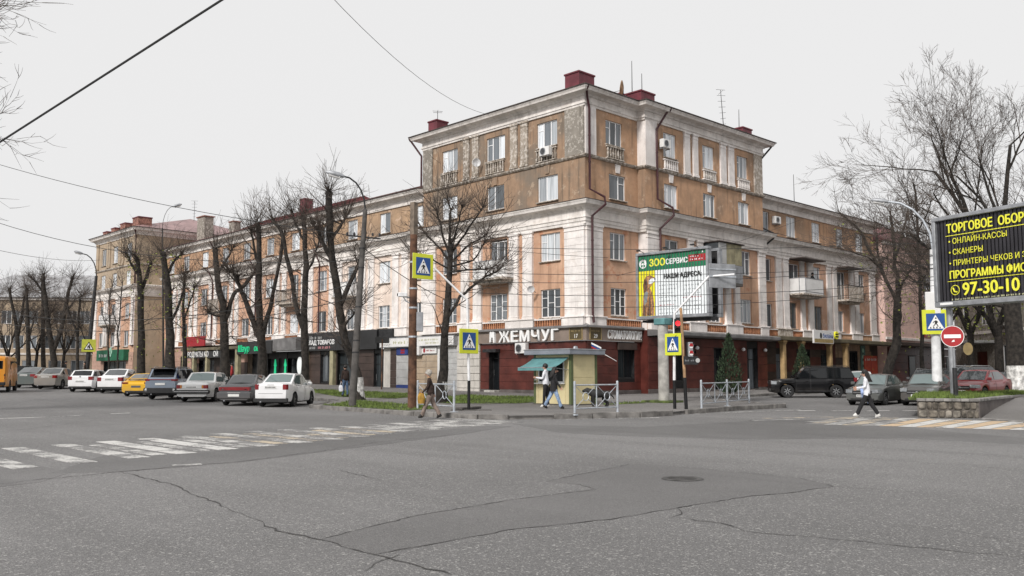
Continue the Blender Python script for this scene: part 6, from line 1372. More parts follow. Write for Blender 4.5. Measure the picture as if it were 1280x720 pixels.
def tree_at(px, py_base, dist, label, stems, seed, base_r=.34, white=0.0, bark='bark', density=1.0, leaf=0, base=None, group='bare street trees', twigmat='twig', minor=10):
    # stems: list of (list of (px,py) on the photograph's sight lines -> metres at that distance, end radius, stub?)
    rg = random.Random(seed); base_r *= .68
    if base is None:
        b = AT(px, py_base, dist); base = Vector((b.x, b.y, gz(b.x, b.y)+.12))
    a = math.atan2(base.y-CAM.y, base.x-CAM.x); rt = Vector((math.sin(a), -math.cos(a), 0)); fw = Vector((math.cos(a), math.sin(a), 0))
    D_ = math.hypot(base.x-CAM.x, base.y-CAM.y)
    t = thing('bare_tree', label, 'tree', base, 0, group); tr, tw, lf = MB(), MB(), MB()
    def P3(q, off): w_ = AT(q[0], q[1], D_); return w_ - base + fw*off
    for (pts, r1, stub, off0, off1) in stems:
        r1 *= .74; W = [P3(q, off0+(off1-off0)*i/max(1, len(pts)-1)) for i, q in enumerate(pts)]
        if pts is stems[0][0]: W[0] = Vector((0,0,-.15)); 
        r0 = base_r if pts is stems[0][0] else None
        if r0 is None: r0 = max(r1*1.15, min(base_r*.72, r1*1.9))
        n = len(W); dense = [W[0]]; 
        for i in range(n-1):
            for k in range(1, 4):
                q = W[i].lerp(W[i+1], k/3) + (Vector((rg.gauss(0,1), rg.gauss(0,1), 0))*.035 if k < 3 else Vector())
                dense.append(q)
        m_ = len(dense); rad = [r0+(r1-r0)*(i/(m_-1))**.8 for i in range(m_)]
        if pts is stems[0][0]: rad[0] = base_r*1.35; rad[1] = base_r*1.02
        rad = [r*rg.uniform(.92, 1.09) for r in rad]; tr.tube(dense, rad, 10 if r0 > .15 else 7)
        ax = (dense[-1]-dense[-2]).normalized()
        if stub:                                     # pollarded head: a swollen knuckle bristling with shoots
            e = dense[-1]; tr.tube([e-ax*.25, e-ax*.08, e+ax*.06], [r1*1.0, r1*1.3, r1*.95], 9)
            shoots(tw, e, ax, int(30*density), rg, .6, 2.6, 1.5, .015)
            for _ in range(3): 
                o = e - ax*rg.uniform(.1, .5); shoots(tw, o, Vector((rg.gauss(0,1), rg.gauss(0,1), .7)).normalized(), int(6*density), rg, .5, 1.6, .8, .014)
        else: shoots(tw, dense[-1], ax, int(9*density), rg, .7, 2.0, .9, .016)
        L_ = sum((dense[i+1]-dense[i]).length for i in range(m_-1)); k = int(L_*minor*density*.32)
        for _ in range(k):                            # side branches and epicormic shoots along the stem
            i = rg.randrange(int(m_*.30), m_-1) if pts is stems[0][0] else rg.randrange(1, m_-1); p = dense[i].lerp(dense[i+1], rg.random()); o = Vector((rg.gauss(0,1), rg.gauss(0,1), rg.uniform(-.1,.9))).normalized()
            if rg.random() < .34:
                Pb = dict(bend=.16, up=.05, levels=2, n=[5,4], spread=(.5,1.1), ratio=(.45,.75), rmin=.010, split=.05); grow((tr, tw), p, o, rg.uniform(1.0,2.6), rg.uniform(.022,.045), 0, rg, Pb)
            else: shoots(tw, p, o, 2, rg, .5, 1.9, .8, .011)
        if leaf:
            for _ in range(int(leaf*L_)):
                i = rg.randrange(1, m_-1); p = dense[i] + Vector((rg.gauss(0,.55), rg.gauss(0,.55), rg.gauss(0,.4))); s = rg.uniform(.05,.11); a_ = Vector((rg.gauss(0,1),rg.gauss(0,1),rg.gauss(0,1))).normalized()*s; b_ = a_.orthogonal().normalized()*s*.7
                lf.face([p-a_, p+b_, p+a_, p-b_])
    o = tr.build('trunk', [M[bark]], t, smooth=70)
    if white:
        m = MB(); W = [Vector((0,0,-.1)), Vector((0,0,white*.3)), Vector((0,0,white*.7)), Vector((0,0,white))]; s0 = stems[0][0]; P1 = P3(s0[1], stems[0][3]); 
        W = [Vector((0,0,-.1))] + [P1*(k*white/max(.5, P1.z)) for k in (.06,.35,.7,1.0)]; m.tube(W, [base_r*1.25, base_r*1.14, base_r*1.09, base_r*1.07, base_r*1.05], 12, 0, False); m.build('whitewash', M['whitewash'], t, smooth=60)
    tw.build('crown', M[twigmat], t)
    if lf.v: lf.build('young_leaves', M['leaf_young'], t)
    return t
def X(px, py=480, x=-13.2):
    q = onX(px, py, x); return Vector((x, q.y, gz(x, q.y)+.12))
S = lambda pts, r, stub=True, o0=0, o1=0: (pts, r, stub, o0, o1)
# the tree left of the kiosk
tree_at(552, 505, 44.5, 'bare tree with dense spiky crown standing before the corner block', [S([(552,503),(555,440),(560,375),(563,320),(563,298)], .15, False),
    S([(562,322),(575,300),(592,275),(604,257)], .05, True, 0, .6), S([(563,330),(582,310),(606,296)], .045, True, 0, -.6), S([(562,334),(592,325),(606,302)], .04, True, 0, .2), S([(558,400),(575,370),(590,358),(604,347),(622,338)], .06, True, 0, .4),
    S([(562,340),(585,338),(606,338)], .04, True, 0, -.5), S([(561,325),(545,305),(532,290)], .05, True, 0, .5), S([(562,318),(552,290),(546,265)], .05, True, 0, -.4), S([(563,308),(562,280),(560,252)], .06, True), S([(562,312),(571,285),(577,262)], .04, True, 0, -.5), S([(561,336),(540,325),(522,322)], .035, True, 0, -.5)], 11, .36, 1.0, 'bark_dark', .75, base=G(552,503,.14))
# the leaning trunk by the grey lamp
tree_at(447, 500, 47, 'leaning pollarded tree with flared whitewashed foot by the grey lamp', [S([(449,498),(447,472),(440,448),(431,425),(424,385),(417,335),(412,290),(411,240)], .22), S([(424,385),(438,352),(447,332),(452,318)], .10, True, 0, .5), S([(417,330),(404,304),(399,292)], .09, True, 0, -.4), S([(413,300),(426,282),(431,272)], .07, True, 0, .3), S([(428,410),(441,395),(447,384)], .05, True, 0, -.3)], 12, .40, 1.15, 'bark_dark', 1.1, base=G(449,500,.14))
tree_at(383, 480, 52, 'twin stemmed pollard behind the white sedan, right one of a pair', [S([(383,482),(381,430),(380,390),(383,330),(379,272)], .17), S([(381,415),(372,390),(362,335),(350,285),(341,274)], .12, True, 0, .5), S([(383,345),(393,320),(399,300)], .06, True, 0, -.5), S([(380,300),(370,282),(366,268)], .06)], 13, .38, .9, 'bark_dark', 1.0, base=X(383), leaf=0)
tree_at(328, 478, 58, 'three stemmed pollard spreading like a fork behind the grey sedan', [S([(329,480),(328,440),(325,405),(324,340),(323,282)], .20), S([(326,425),(312,390),(302,365),(296,345)], .14, True, 0, .6), S([(328,420),(338,385),(349,330),(353,300)], .12, True, 0, -.4), S([(324,330),(317,305),(314,288)], .07, True, 0, .3), S([(302,365),(293,345),(288,340)], .06)], 14, .50, .9, 'bark_dark', 1.1, base=X(328))
tree_at(281, 478, 62, 'thick bent pollard with two crooked arms behind the old saloon', [S([(281,480),(281,440),(279,395),(272,350),(269,312)], .22), S([(281,400),(292,368),(306,356),(318,340)], .13, True, 0, .5), S([(271,345),(283,325),(290,312)], .07, True, 0, -.5), S([(280,395),(270,395),(262,392)], .06)], 15, .52, .9, 'bark_dark', 1.1, base=X(281), leaf=0)
tree_at(213, 476, 70, 'thick dark pollard with one arm bent right behind the blue grey crossover', [S([(215,478),(213,420),(210,360),(205,325),(203,316)], .24), S([(208,345),(218,325),(226,318)], .10, True, 0, .4), S([(212,405),(224,380),(230,356)], .09, True, 0, -.5)], 16, .55, .9, 'bark_dark', 1.1, base=X(213), leaf=14)
tree_at(233, 476, 68, 'thin dark tree between the two thick pollards of the left row', [S([(232,478),(230,420),(229,380),(231,345)], .10), S([(230,400),(238,375),(243,360)], .06)], 17, .28, .8, 'bark_dark', .9, base=X(233,480,-11.5), leaf=14)
tree_at(178, 474, 74, 'tall forked pollard with greening shoots before the far end block', [S([(178,476),(177,420),(176,370),(174,340),(170,322)], .2), S([(176,362),(184,345),(189,328)], .13, True, 0, .5), S([(174,345),(164,330),(158,318)], .09)], 18, .5, .9, 'bark_dark', 1.1, base=X(176), leaf=16)
tree_at(147, 472, 80, 'slim young tree right of the far warning sign', [S([(147,474),(148,430),(150,390),(153,355)], .05, False), S([(148,410),(141,390),(138,372)], .03, False)], 19, .14, .8, 'bark_dark', .8, base=X(147), leaf=0)
tree_at(136, 472, 82, 'slim young tree just right of the leaning far lamp post', [S([(135,474),(135,430),(137,395),(139,360)], .05, False), S([(135,415),(128,392),(127,380)], .03, False)], 20, .14, .8, 'bark_dark', .8, base=X(136,480,-12.4))
tree_at(95, 470, 100, 'far tree with a slim trunk left of the warning sign', [S([(97,472),(97,430),(98,400),(100,375)], .12), S([(97,420),(88,395),(84,380)], .08)], 21, .22, .8, 'bark_dark', .8, base=X(97))
tree_at(65, 470, 104, 'far V shaped tree with two long straight stems', [S([(66,472),(66,440),(60,405),(55,362),(54,345)], .2), S([(66,440),(78,405),(86,362),(91,346)], .18, True, 0, .5), S([(80,395),(93,375),(104,369)], .07), S([(55,370),(47,355),(42,350)], .08)], 22, .5, .8, 'bark_dark', 1.0, base=X(66))
tree_at(53, 470, 108, 'far straight trunk just left of the V shaped tree', [S([(54,472),(54,430),(54,390),(53,355)], .2), S([(54,410),(61,395),(66,388)], .08)], 23, .4, .8, 'bark_dark', 1.0, base=X(53,480,-10.5))
tree_at(35, 470, 112, 'far tree with rising stem, second from the left edge', [S([(36,472),(35,430),(34,390),(33,362)], .18), S([(35,425),(41,405),(43,396)], .08)], 24, .36, .8, 'bark_dark', .9, base=X(36))
tree_at(20, 470, 116, 'far forked tree nearest the left edge above the orange van', [S([(22,472),(22,430),(18,395),(12,362)], .18), S([(22,420),(28,390),(31,370)], .14)], 25, .40, .8, 'bark_dark', .9, base=X(22))
# right hand trees
tree_at(1121, 478, 66, 'forked tree with thick trunk behind the dark grey sedan', [S([(1121,480),(1121,430),(1122,395),(1122,372)], .34, False), S([(1121,378),(1105,345),(1090,320),(1075,290),(1050,268)], .10, False, 0, -.8), S([(1122,376),(1122,350),(1118,328),(1117,300),(1113,268)], .12, False, 0, .6), S([(1122,375),(1130,350),(1140,335),(1152,322)], .07, False, 0, 1.0), S([(1098,333),(1085,322),(1068,317)], .05, False, 0, -.5), S([(1118,328),(1126,300),(1133,275)], .07, False), S([(1105,345),(1096,310),(1093,285)], .06, False, 0, .6)], 31, .46, 0, 'bark_dark', 1.2, base=Vector((19.0,-9.6,.3)), group='bare trees on the right', minor=5, leaf=6)
tree_at(1152, 470, 72, 'dark straight trunk between the forked tree and the white lamp post', [S([(1155,470),(1153,420),(1150,370),(1148,320),(1146,265),(1142,230)], .10, False), S([(1149,360),(1160,335),(1168,318)], .05, False, 0, .5), S([(1148,330),(1136,312),(1128,300)], .05, False, 0, .5), S([(1147,290),(1158,270),(1163,255)], .05, False, 0, -.5)], 32, .26, 0, 'bark_dark', 1.3, base=Vector((27.5,-9.0,.45)), group='bare trees on the right', minor=16)
big = onz(1272,489,PT-.1)
tg = thing('bare_tree', 'huge spreading bare tree with broad whitewashed trunk at the right edge', 'tree', big, 0, 'bare trees on the right'); tr, tw, rg = MB(), MB(), random.Random(41)
a = math.atan2(big.y-CAM.y, big.x-CAM.x); rt = Vector((math.sin(a), -math.cos(a), 0)); fw = Vector((math.cos(a), math.sin(a), 0))
tr.tube([Vector((0,0,-.3)), Vector((0,0,.3)), rt*.0+Vector((0,0,2.5)), -rt*.05+Vector((0,0,4.6)), -rt*.1+Vector((0,0,5.6))], [.62,.50,.46,.44,.48], 14)
m = MB(); m.tube([Vector((0,0,-.25)), Vector((0,0,.3)), Vector((0,0,1.42))], [.66,.53,.50], 14, 0, False); m.build('whitewash', M['whitewash'], tg, smooth=60)
PB = dict(bend=.10, up=.035, levels=5, n=[5,5,5,4,3], spread=(.30,.75), ratio=(.50,.78), rmin=.009, split=.035, taper=.42)
for (sx_, sf, sz, L_, r_, z_) in ((-.95,.1,.62,7.0,.17,4.8),(-.75,-.3,.95,7.8,.19,5.2),(-.42,.3,1.15,8.4,.20,5.5),(-.08,-.2,1.25,8.4,.21,5.6),(.35,.35,1.1,8.0,.19,5.5),(.8,-.1,.9,6.5,.18,5.2),(-.6,.8,.8,6.0,.16,5.0),(-1.0,-.2,.34,5.2,.12,4.6)):
    grow((tr, tw), Vector((0,0,z_)), (rt*sx_+fw*sf+Vector((0,0,sz))).normalized(), L_, r_, 0, rg, PB)
tr.build('trunk', M['bark_dark'], tg, smooth=70); tw.build('crown', M['twig'], tg)
def wild(px, py, D_, label, H_, r_, seed, n0=6, group='bare trees on the right', levels=3, base=None, leafy=0):
    rg = random.Random(seed); b = base or AT(px, py, D_); b = Vector((b.x, b.y, gz(b.x, b.y))); t = thing('bare_tree', label, 'tree', b, 0, group); tr, tw = MB(), MB()
    tr.tube([(0,0,-.2),(0,0,H_*.15),(.1,0,H_*.35)], [r_*1.25,r_,r_*.9], 10); Pw = dict(bend=.13, up=.05, levels=levels, n=[6,6,5,3], spread=(.35,.85), ratio=(.45,.75), rmin=.012, split=.04)
    for k in range(n0):
        an = 2*PI*k/n0+rg.uniform(-.3,.3); s = rg.uniform(.25,.75); grow((tr, tw), Vector((.1,0,H_*(.25+.1*rg.random()))), Vector((math.cos(an)*s, math.sin(an)*s, 1)).normalized(), H_*rg.uniform(.45,.62), r_*.5, 0, rg, Pw)
    tr.build('trunk', M['bark_dark'], t, smooth=70); tw.build('crown', M['twig'], t)
    if leafy:
        lf = MB()
        for _ in range(leafy): p = Vector((rg.gauss(0,H_*.2), rg.gauss(0,H_*.2), rg.uniform(H_*.3,H_*.85))); s = rg.uniform(.06,.13); a_ = Vector((rg.gauss(0,1),rg.gauss(0,1),rg.gauss(0,1))).normalized()*s; b_ = a_.orthogonal().normalized()*s; lf.face([p-a_,p+b_,p+a_,p-b_])
        lf.build('young_leaves', M['leaf_young'], t)
    return t
wild(1215, 470, 84, 'bare greening tree before the grey building right of the no entry sign', 13, .28, 51, 7, leafy=500); wild(1178, 470, 92, 'fine twigged bare tree behind the white lamp post', 14, .25, 52, 7); wild(1250, 470, 78, 'bare tree close behind the black billboard', 14, .3, 53, 7, leafy=400); wild(1135, 470, 100, 'distant bare tree in front of the pink gable', 12, .2, 54, 4)
wild(-285, 470, 40, 'bare tree outside the left edge whose branch tips reach in', 15.5, .35, 61, 8, 'bare trees at the left edge', 4)
for i, (px, D_, lab) in enumerate(((-22,120,'distant bare tree at the far left, behind the orange van'),(8,126,'distant bare tree before the beige house, left one'),(44,128,'distant bare tree before the beige house, middle one'),(78,128,'distant bare tree before the beige house, right one'),(116,122,'distant bare tree behind the warning sign'))): wild(px, 470, D_, lab, 10, .2, 70+i, 6, 'bare street trees', 3)
# conifers
def conifer(p, h_, r_, label, seed):
    rg = random.Random(seed); t = thing('conifer', label, 'tree', p, 0, 'clipped conifers'); m = MB(); m.tube([(0,0,-.1),(0,0,h_*.9)], [.07,.02], 6); m.build('trunk', M['bark'], t); c = MB()
    for _ in range(2600):
        z = h_*(rg.random()**1.25); f = z/h_; rr = r_*min(1, (1-f)*1.5)**.75*(.55+.45*min(1, f*9)); an = rg.uniform(0,2*PI); k = rr*(rg.random()**.35)*(1+.13*math.sin(an*5+f*19)); s = rg.uniform(.05,.11)
        q = Vector((k*math.cos(an), k*math.sin(an), z+.08)); u = Vector((math.cos(an)*.35+rg.gauss(0,.25), math.sin(an)*.35+rg.gauss(0,.25), 1)).normalized(); v = u.orthogonal().normalized(); v.rotate(Matrix.Rotation(rg.uniform(0,PI),3,u)); c.face([q-v*s*.45, q+u*s*1.6-v*s*.1, q+u*s*2.1, q+v*s*.45])
    c.build('foliage', M['conifer'], t)
q = onY(912,485,-4.2); q.z = gz(q.x,q.y)+.13; conifer(q, 3.7, .78, 'tall clipped conifer in front of the clinic door', 81); q = onY(1004,485,-2.4); q.z = gz(q.x,q.y)+.13; conifer(q, 3.2, .75, 'shorter conifer between the sand columns behind the black car', 82)
# climbing plant on the right wing, grass at its foot
# ================================================================= HOUSES BEHIND
def house(name, label, origin, rz, Lx, Ly, H_, mat, roofmat, wins, rise=2.2, over=.4, floors=(), extras=None, sill=True):
    t = thing(name, label, 'building', origin, rz); m = MB(); xs = sorted({0, Lx} | {w[0]-w[2]/2 for w in wins} | {w[0]+w[2]/2 for w in wins}); zs = sorted({-1, H_} | {w[1] for w in wins} | {w[1]+w[3] for w in wins})
    for i in range(len(xs)-1):
        for j in range(len(zs)-1):
            cx, cz = (xs[i]+xs[i+1])/2, (zs[j]+zs[j+1])/2
            if any(abs(cx-w[0]) < w[2]/2 and w[1] < cz < w[1]+w[3] for w in wins): continue
            m.face([(xs[i],0,zs[j]),(xs[i+1],0,zs[j]),(xs[i+1],0,zs[j+1]),(xs[i],0,zs[j+1])])
    for w in wins:
        a, b, c, d = w[0]-w[2]/2, w[0]+w[2]/2, w[1], w[1]+w[3]; y = .2
        m.face([(a,0,c),(a,0,d),(a,y,d),(a,y,c)]); m.face([(b,0,c),(b,y,c),(b,y,d),(b,0,d)]); m.face([(a,0,d),(b,0,d),(b,y,d),(a,y,d)]); m.face([(a,0,c),(a,y,c),(b,y,c),(b,0,c)])
    m.face([(0,0,-1),(0,0,H_),(0,Ly,H_),(0,Ly,-1)]); m.face([(Lx,0,-1),(Lx,Ly,-1),(Lx,Ly,H_),(Lx,0,H_)]); m.face([(0,Ly,-1),(0,Ly,H_),(Lx,Ly,H_),(Lx,Ly,-1)]); m.build('wall', M[mat], t)
    r = MB(); o = over; r.face([(-o,-o,H_),(Lx+o,-o,H_),(Lx-Ly*.3,Ly/2,H_+rise),(Ly*.3,Ly/2,H_+rise)]); r.face([(Lx+o,-o,H_),(Lx+o,Ly+o,H_),(Lx-Ly*.3,Ly/2,H_+rise)]); r.face([(Lx+o,Ly+o,H_),(-o,Ly+o,H_),(Ly*.3,Ly/2,H_+rise),(Lx-Ly*.3,Ly/2,H_+rise)]); r.face([(-o,Ly+o,H_),(-o,-o,H_),(Ly*.3,Ly/2,H_+rise)]); r.face([(-o,-o,H_-.01),(-o,Ly+o,H_-.01),(Lx+o,Ly+o,H_-.01),(Lx+o,-o,H_-.01)]); r.build('roof', M[roofmat], t)
    m = MB(); m.bbox(-.15,Lx+.15,-.25,-.001,H_-.35,H_-.02,.03); m.build('cornice', M['trim_cornice'], t)
    for z in floors: m = MB(); m.bbox(-.1,Lx+.1,-.14,-.001,z,z+.25,.02); m.build('string_course', M['trim_cornice'], t)
    cache = {}
    for w in wins:
        k = (round(w[2],2), round(w[3],2)); 
        if k not in cache:
            f = MB(); hw, h_, tt = w[2]/2, w[3], .07
            f.box(-hw,hw,.08,.15,0,tt); f.box(-hw,hw,.08,.15,h_-tt,h_); f.box(-hw,-hw+tt,.08,.15,tt,h_-tt); f.box(hw-tt,hw,.08,.15,tt,h_-tt); f.box(-tt/2,tt/2,.08,.15,tt,h_-tt); p = MB(); p.box(-hw+tt/2,hw-tt/2,.12,.13,tt/2,h_-tt/2); cache[k] = (f.mesh('window', M['upvc']), p.mesh('pane', M['window_glass_dark']))
        f, p = cache[k]; o_ = place('window', f, t, (w[0],0,w[1])); place('pane', p, o_)
    return t
o = Vector((-14.0, 148, .5)); Wb = [(x, z, 1.3, 1.7) for x in (3,6.5,10,13.5,17,20.5,24,27.5,31,34.5,38) for z in (4.6,8.2)] + [(x, 1.0, 1.5, 2.0) for x in (3,8,17,24,31,38)]
a = toward(Vector((-5,150,0)))
pl = AT(-60,470,135); pr = AT(128,470,128); d = pr-pl; rz = math.atan2(d.y, d.x); Lx = math.hypot(d.x, d.y)
Wb = [(x*Lx/40, z, 1.3, 1.7) for x in (3,6.5,10,13.5,17,20.5,24,27.5,31,34.5,38) for z in (4.4,7.6)] + [(x*Lx/40, 1.0, 1.6, 1.9) for x in (3,8,13,20,27,33)]
house('town_house', 'beige three storey house with grey slate roof closing the far left street', (pl.x,pl.y,.4), rz, Lx, 13, 11.0, 'plaster_beige', 'roof_slate', Wb, 3.6, .5, (3.6,))
# pink house behind the right wing
q = onY(1099,420,2.0); house('pink_house', 'tall pink plastered house with red tiled roof behind the right wing', (41.2,-.4,.4), 0, 13.5, 11, 13.6, 'plaster_pinkish', 'roof_red', [(10.2,8.6,2.2,2.6),(10.2,4.9,2.2,2.4),(5.0,9.4,.01,.01)][:2], 3.6, .4, (4.35,))
t = fthing('R', 50.0, -.5, 5.2, 'shop_sign', 'red lettered sign on the pink wall between the two trunks', 'sign'); board(t, 0, 3.0, 0, .7, .08, 'sign_red'); lines(t, .2, 2.8, .2, .28, 'white_board')
t = fthing('R', 47.4, -.55, 1.5, 'photo_poster', 'white poster with dark figures on the maroon shop wall', 'poster'); board(t, 0, 4.4, .6, 3.0, .1, 'white_board', 'metal_grey'); m = MB(); [m.fprism([(.5+.75*i,.75),(1.0+.75*i,.75),(1.05+.75*i,1.3+.2*(i%2)),(.92+.75*i,1.75+.2*(i%2)),(.66+.75*i,1.8+.2*(i%2)),(.48+.75*i,1.3)], -.008, 0) for i in range(5)]; m.build('figures', M['sign_black'], t)
m = MB(); m.bbox(41.3,56,-1.1,-.4,4.1,4.4,.03)
sp_ = thing('shop_row', 'low maroon shop row with dark canopy below the pink house', 'building', (41.3,-.45,.3)); m = MB(); m.bbox(0,22,-1.2,-.02,3.85,4.2,.03); m.build('canopy', M['panel_brown'], sp_)
for r in range(5): m = MB(); m.bbox(.02,22,-.12,-.02,.1+.74*r+.01,.1+.74*(r+1)-.01,.008); m.build('panel', M['panel_maroon'], sp_)
for x in (4.3, 13.5): m = MB(); m.box(x,x+1.5,-.16,-.125,.1,3.0); dd = m.build('door', M['metal_dark'], sp_); m = MB(); m.box(x+.12,x+1.38,-.17,-.165,.2,2.9); m.build('pane', M['shop_glass'], dd)
# grey house on the far right with porch and steps
pl = AT(1196,470,98); pr = AT(1420,470,74); d = pr-pl; rz = math.atan2(d.y, d.x); Lx = math.hypot(d.x, d.y)
h = house('grey_house', 'weathered grey house with porch canopy and balconies behind the black billboard', (pl.x,pl.y,.6), rz, Lx, 12, 11.5, 'plaster_grey', 'roof_red', [(x, z, 1.3, 1.9) for x in (2.5,6.2,10,14,18,22,26,30) for z in (5.4,8.6) if x < Lx-1] + [(x, 1.2, 1.6, 2.3) for x in (10,14,18,22,26) if x < Lx-1], 3, .5, (4.6,))
m = MB(); m.bbox(2.6,8.4,-2.6,-.02,3.7,3.95,.03); m.build('porch_canopy', M['shutter_grey'], h); m = MB(); [m.tube([(x,-2.4,0),(x,-2.4,3.7)], .09, 8) for x in (2.8,8.2)]; m.build('porch_post', M['metal_dark'], h); m = MB(); m.box(4.6,6.4,-.05,-.01,.3,3.0); m.build('door', M['panel_maroon'], h)
m = MB(); [m.bbox(3.6,7.4,-2.9+.35*k,-.02,-.3+.15*k,-.15+.15*k,.01) for k in range(4)]; m.build('steps', M['concrete'], h); m = MB(); [m.tube([(x,-2.8,.0),(x,-2.8,1.1),(x,-.6,1.5),(x,-.6,.4)], .03, 6) for x in (3.4,7.6)]; m.build('handrail', M['metal_dark'], h)
for x in (10, 18): m = MB(); m.bbox(x-1.3,x+1.3,-1.0,-.02,5.1,5.25,.02); b_ = m.build('balcony', M['concrete'], h); m = MB(); [m.tube([(x-1.25+.25*k,-.95,5.25),(x-1.25+.25*k,-.95,6.2)], .015, 5) for k in range(11)]; m.tube([(x-1.25,-.95,6.2),(x+1.25,-.95,6.2)], .025, 6); m.build('railing', M['metal_dark'], b_)
t = thing('round_sign', 'small yellow round sign hanging by the grey house porch', 'sign', AT(1210,436,80), 0); t.rotation_euler = (0,0,facing(t.location)); m = MB(); disc(m, 0, 0, .5, -.04, .04, 20, 0, .7); m.build('disc', M['gold'], t); m = MB(); m.box(-.03,.03,-.02,.02,.5,1.0); m.build('bracket', M['metal_dark'], t)
# ================================================================= CARS
def interp(tab, x):
    if x <= tab[0][0]: return tab[0][1]
    for (a, b), (c, d) in zip(tab, tab[1:]):
        if x <= c:
            s = (x-a)/(c-a); return b+(d-b)*(s*s*(3-2*s)*.5+s*.5)
    return tab[-1][1]
_wheels = {}
def wheel_meshes(R, w_, rim):
    k = (R, w_, rim)
    if k in _wheels: return _wheels[k]
    MX = Matrix.Rotation(PI/2, 4, 'X'); t = MB(); h = w_/2
    t.lathe([(R*.60,-h*.9),(R*.72,-h),(R*.93,-h*.95),(R,-h*.62),(R,h*.62),(R*.93,h*.95),(R*.72,h),(R*.60,h*.9),(R*.60,-h*.9)], 28, 0, MX); r = MB()
    r.lathe([(0,h*.55),(R*.16,h*.6),(R*.2,h*.35),(R*.54,h*.2),(R*.56,h*.85),(R*.64,h*.88),(R*.62,-h*.6),(0,-h*.5)], 28, 1, MX)
    for i in range(7 if rim == 'alloy' else 5):
        a = 2*PI*i/(7 if rim == 'alloy' else 5); M_ = Matrix.Rotation(a, 4, 'Y') @ Matrix.Translation((0,-h*.62,0)); r.box(-R*.06,R*.06,-.012,.02,R*.12,R*.60,0,M_); r.box(-R*.06,R*.06,.012,.03,R*.12,R*.60,0,M_)
    r.lathe([(0,-h*.75),(R*.13,-h*.72),(R*.15,-h*.5)], 12, 0, MX); r.lathe([(R*.56,-h*.85),(R*.64,-h*.9),(R*.64,-h*.7)], 28, 0, MX)
    c = 'rim' if rim != 'dark' else 'rim_dark'
    _wheels[k] = (t.mesh('tyre', M['tyre'], 40), r.mesh('rim', [M[c], M['metal_black']], 40)); return _wheels[k]
def car(label, pos, heading, cat='car', L=4.3, W=1.72, H=1.48, wb=2.5, fo=.82, R=.31, clr=.19, top=None, gh=None, paint='paint_white', glass='car_glass', rim='steel', group='cars parked along the left street',
        tails=(), heads=(), plate_r=None, plate_f=None, bumper='paint', doors=4, mirror=True, rails=False, roofpaint=None, sill=None, extra=None, name='parked_car', black_low=.0, wcut=.88, wr=.74, rear_wiper=False):
    t = thing(name, label, cat, pos, heading, group); PM = M[paint]; hl = L/2; xf, xr = hl-fo, hl-fo-wb; hwW = W/2
    def zt(x): return interp(top, x)
    def arch(x):
        z = clr
        for xc in (xf, xr):
            d = abs(x-xc); ra = R+.065
            if d < ra: z = max(z, R+math.sqrt(ra*ra-d*d)*.98)
        return z
    def hw(x): u = abs(x)/hl; return hwW*(1-(.035*u**2+.11*u**7))
    xs = sorted(set([round(v,3) for v in lin(-hl, hl, 34)] + [round(xc+(R+.065)*s,3) for xc in (xf,xr) for s in (-1.001,-.985,-.9,-.7,-.4,0,.4,.7,.9,.985,1.001)] + [-hl+.03,-hl+.1,hl-.03,hl-.1]))
    def sec(x):
        u = max(0, (abs(x)-hl+.12)/.12); zb_, z1 = arch(x)+.07*u*u, zt(x)-.05*u*u; w_ = hw(x)*(1-.015*u); hgt = z1-zb_
        return [(0,zb_),(w_*.80,zb_),(w_*.965,zb_+min(.05,hgt*.1)),(w_*.99,zb_+hgt*.30),(w_,zb_+hgt*.55),(w_*.992,zb_+hgt*.78),(w_*.955,z1-min(.05,hgt*.12)),(w_*.88,z1-.008),(w_*.5,z1+.018),(0,z1+.024)]
    def side(x, z):
        s = sec(x); z = max(s[2][1], min(s[6][1], z))
        for (a, b), (c, d) in zip(s[2:], s[3:]):
            if b <= z <= d: return a+(c-a)*(z-b)/max(1e-6, d-b)
        return s[6][0]
    b = MB(); n = 19; rows = []
    for x in xs:
        s = sec(x); ring = [(x,y,z) for y, z in s] + [(x,-y,z) for y, z in reversed(s[:-1])][:-1]; rows.append(len(b.v)); b.v += ring; n = len(ring)
    for i in range(len(xs)-1):
        for j in range(n):
            k = (j+1) % n; b.f.append((rows[i]+j, rows[i+1]+j, rows[i+1]+k, rows[i]+k)); b.m.append(1 if j in (0,1,n-2,n-1) or (black_low and j in (2,n-3)) else 0)
    b.f.append(tuple(rows[0]+j for j in range(n))); b.m.append(0); b.f.append(tuple(rows[-1]+j for j in reversed(range(n)))); b.m.append(0)
    (xa,za),(xb,zb),(xc,zc),(xd,zd) = gh; wB = hw((xa+xd)/2)*.90; wA = min(wB, hw(xa)*wcut); wD = min(wB, hw(xd)*wcut); wR = hwW*wr; sink = .05
    xm = (xb+xc)/2; zm = max(zb,zc)+.02; G_ = {'A':(xa,wA,za-sink),'B':(xb,wR*.97,zb),'M':(xm,wR,zm),'C':(xc,wR*.97,zc),'D':(xd,wD,zd-sink),'K':((xa+xd)/2,wB,min(za,zd)-sink)}
    g = MB(); mir = lambda p: (p[0],-p[1],p[2]); v = {}
    for k in G_: v[k] = len(g.v); g.v.append(G_[k]); v[k+'r'] = len(g.v); g.v.append(mir(G_[k]))
    for k in 'BMC': v[k+'c'] = len(g.v); g.v.append((G_[k][0], 0, G_[k][2]+.035))
    F = lambda *ks: (g.f.append(tuple(v[k] for k in ks)), g.m.append(0))
    F('A','Ar','Br','Bc','B'); F('B','Bc','Mc','M'); F('Bc','Br','Mr','Mc'); F('M','Mc','Cc','C'); F('Mc','Mr','Cr','Cc'); F('C','Cc','Cr','Dr','D'); 
    if roofpaint: pass
    def bil(P, u, v_): return [(P[0][i]*(1-u)+P[1][i]*u)*(1-v_)+(P[3][i]*(1-u)+P[2][i]*u)*v_ for i in range(3)]
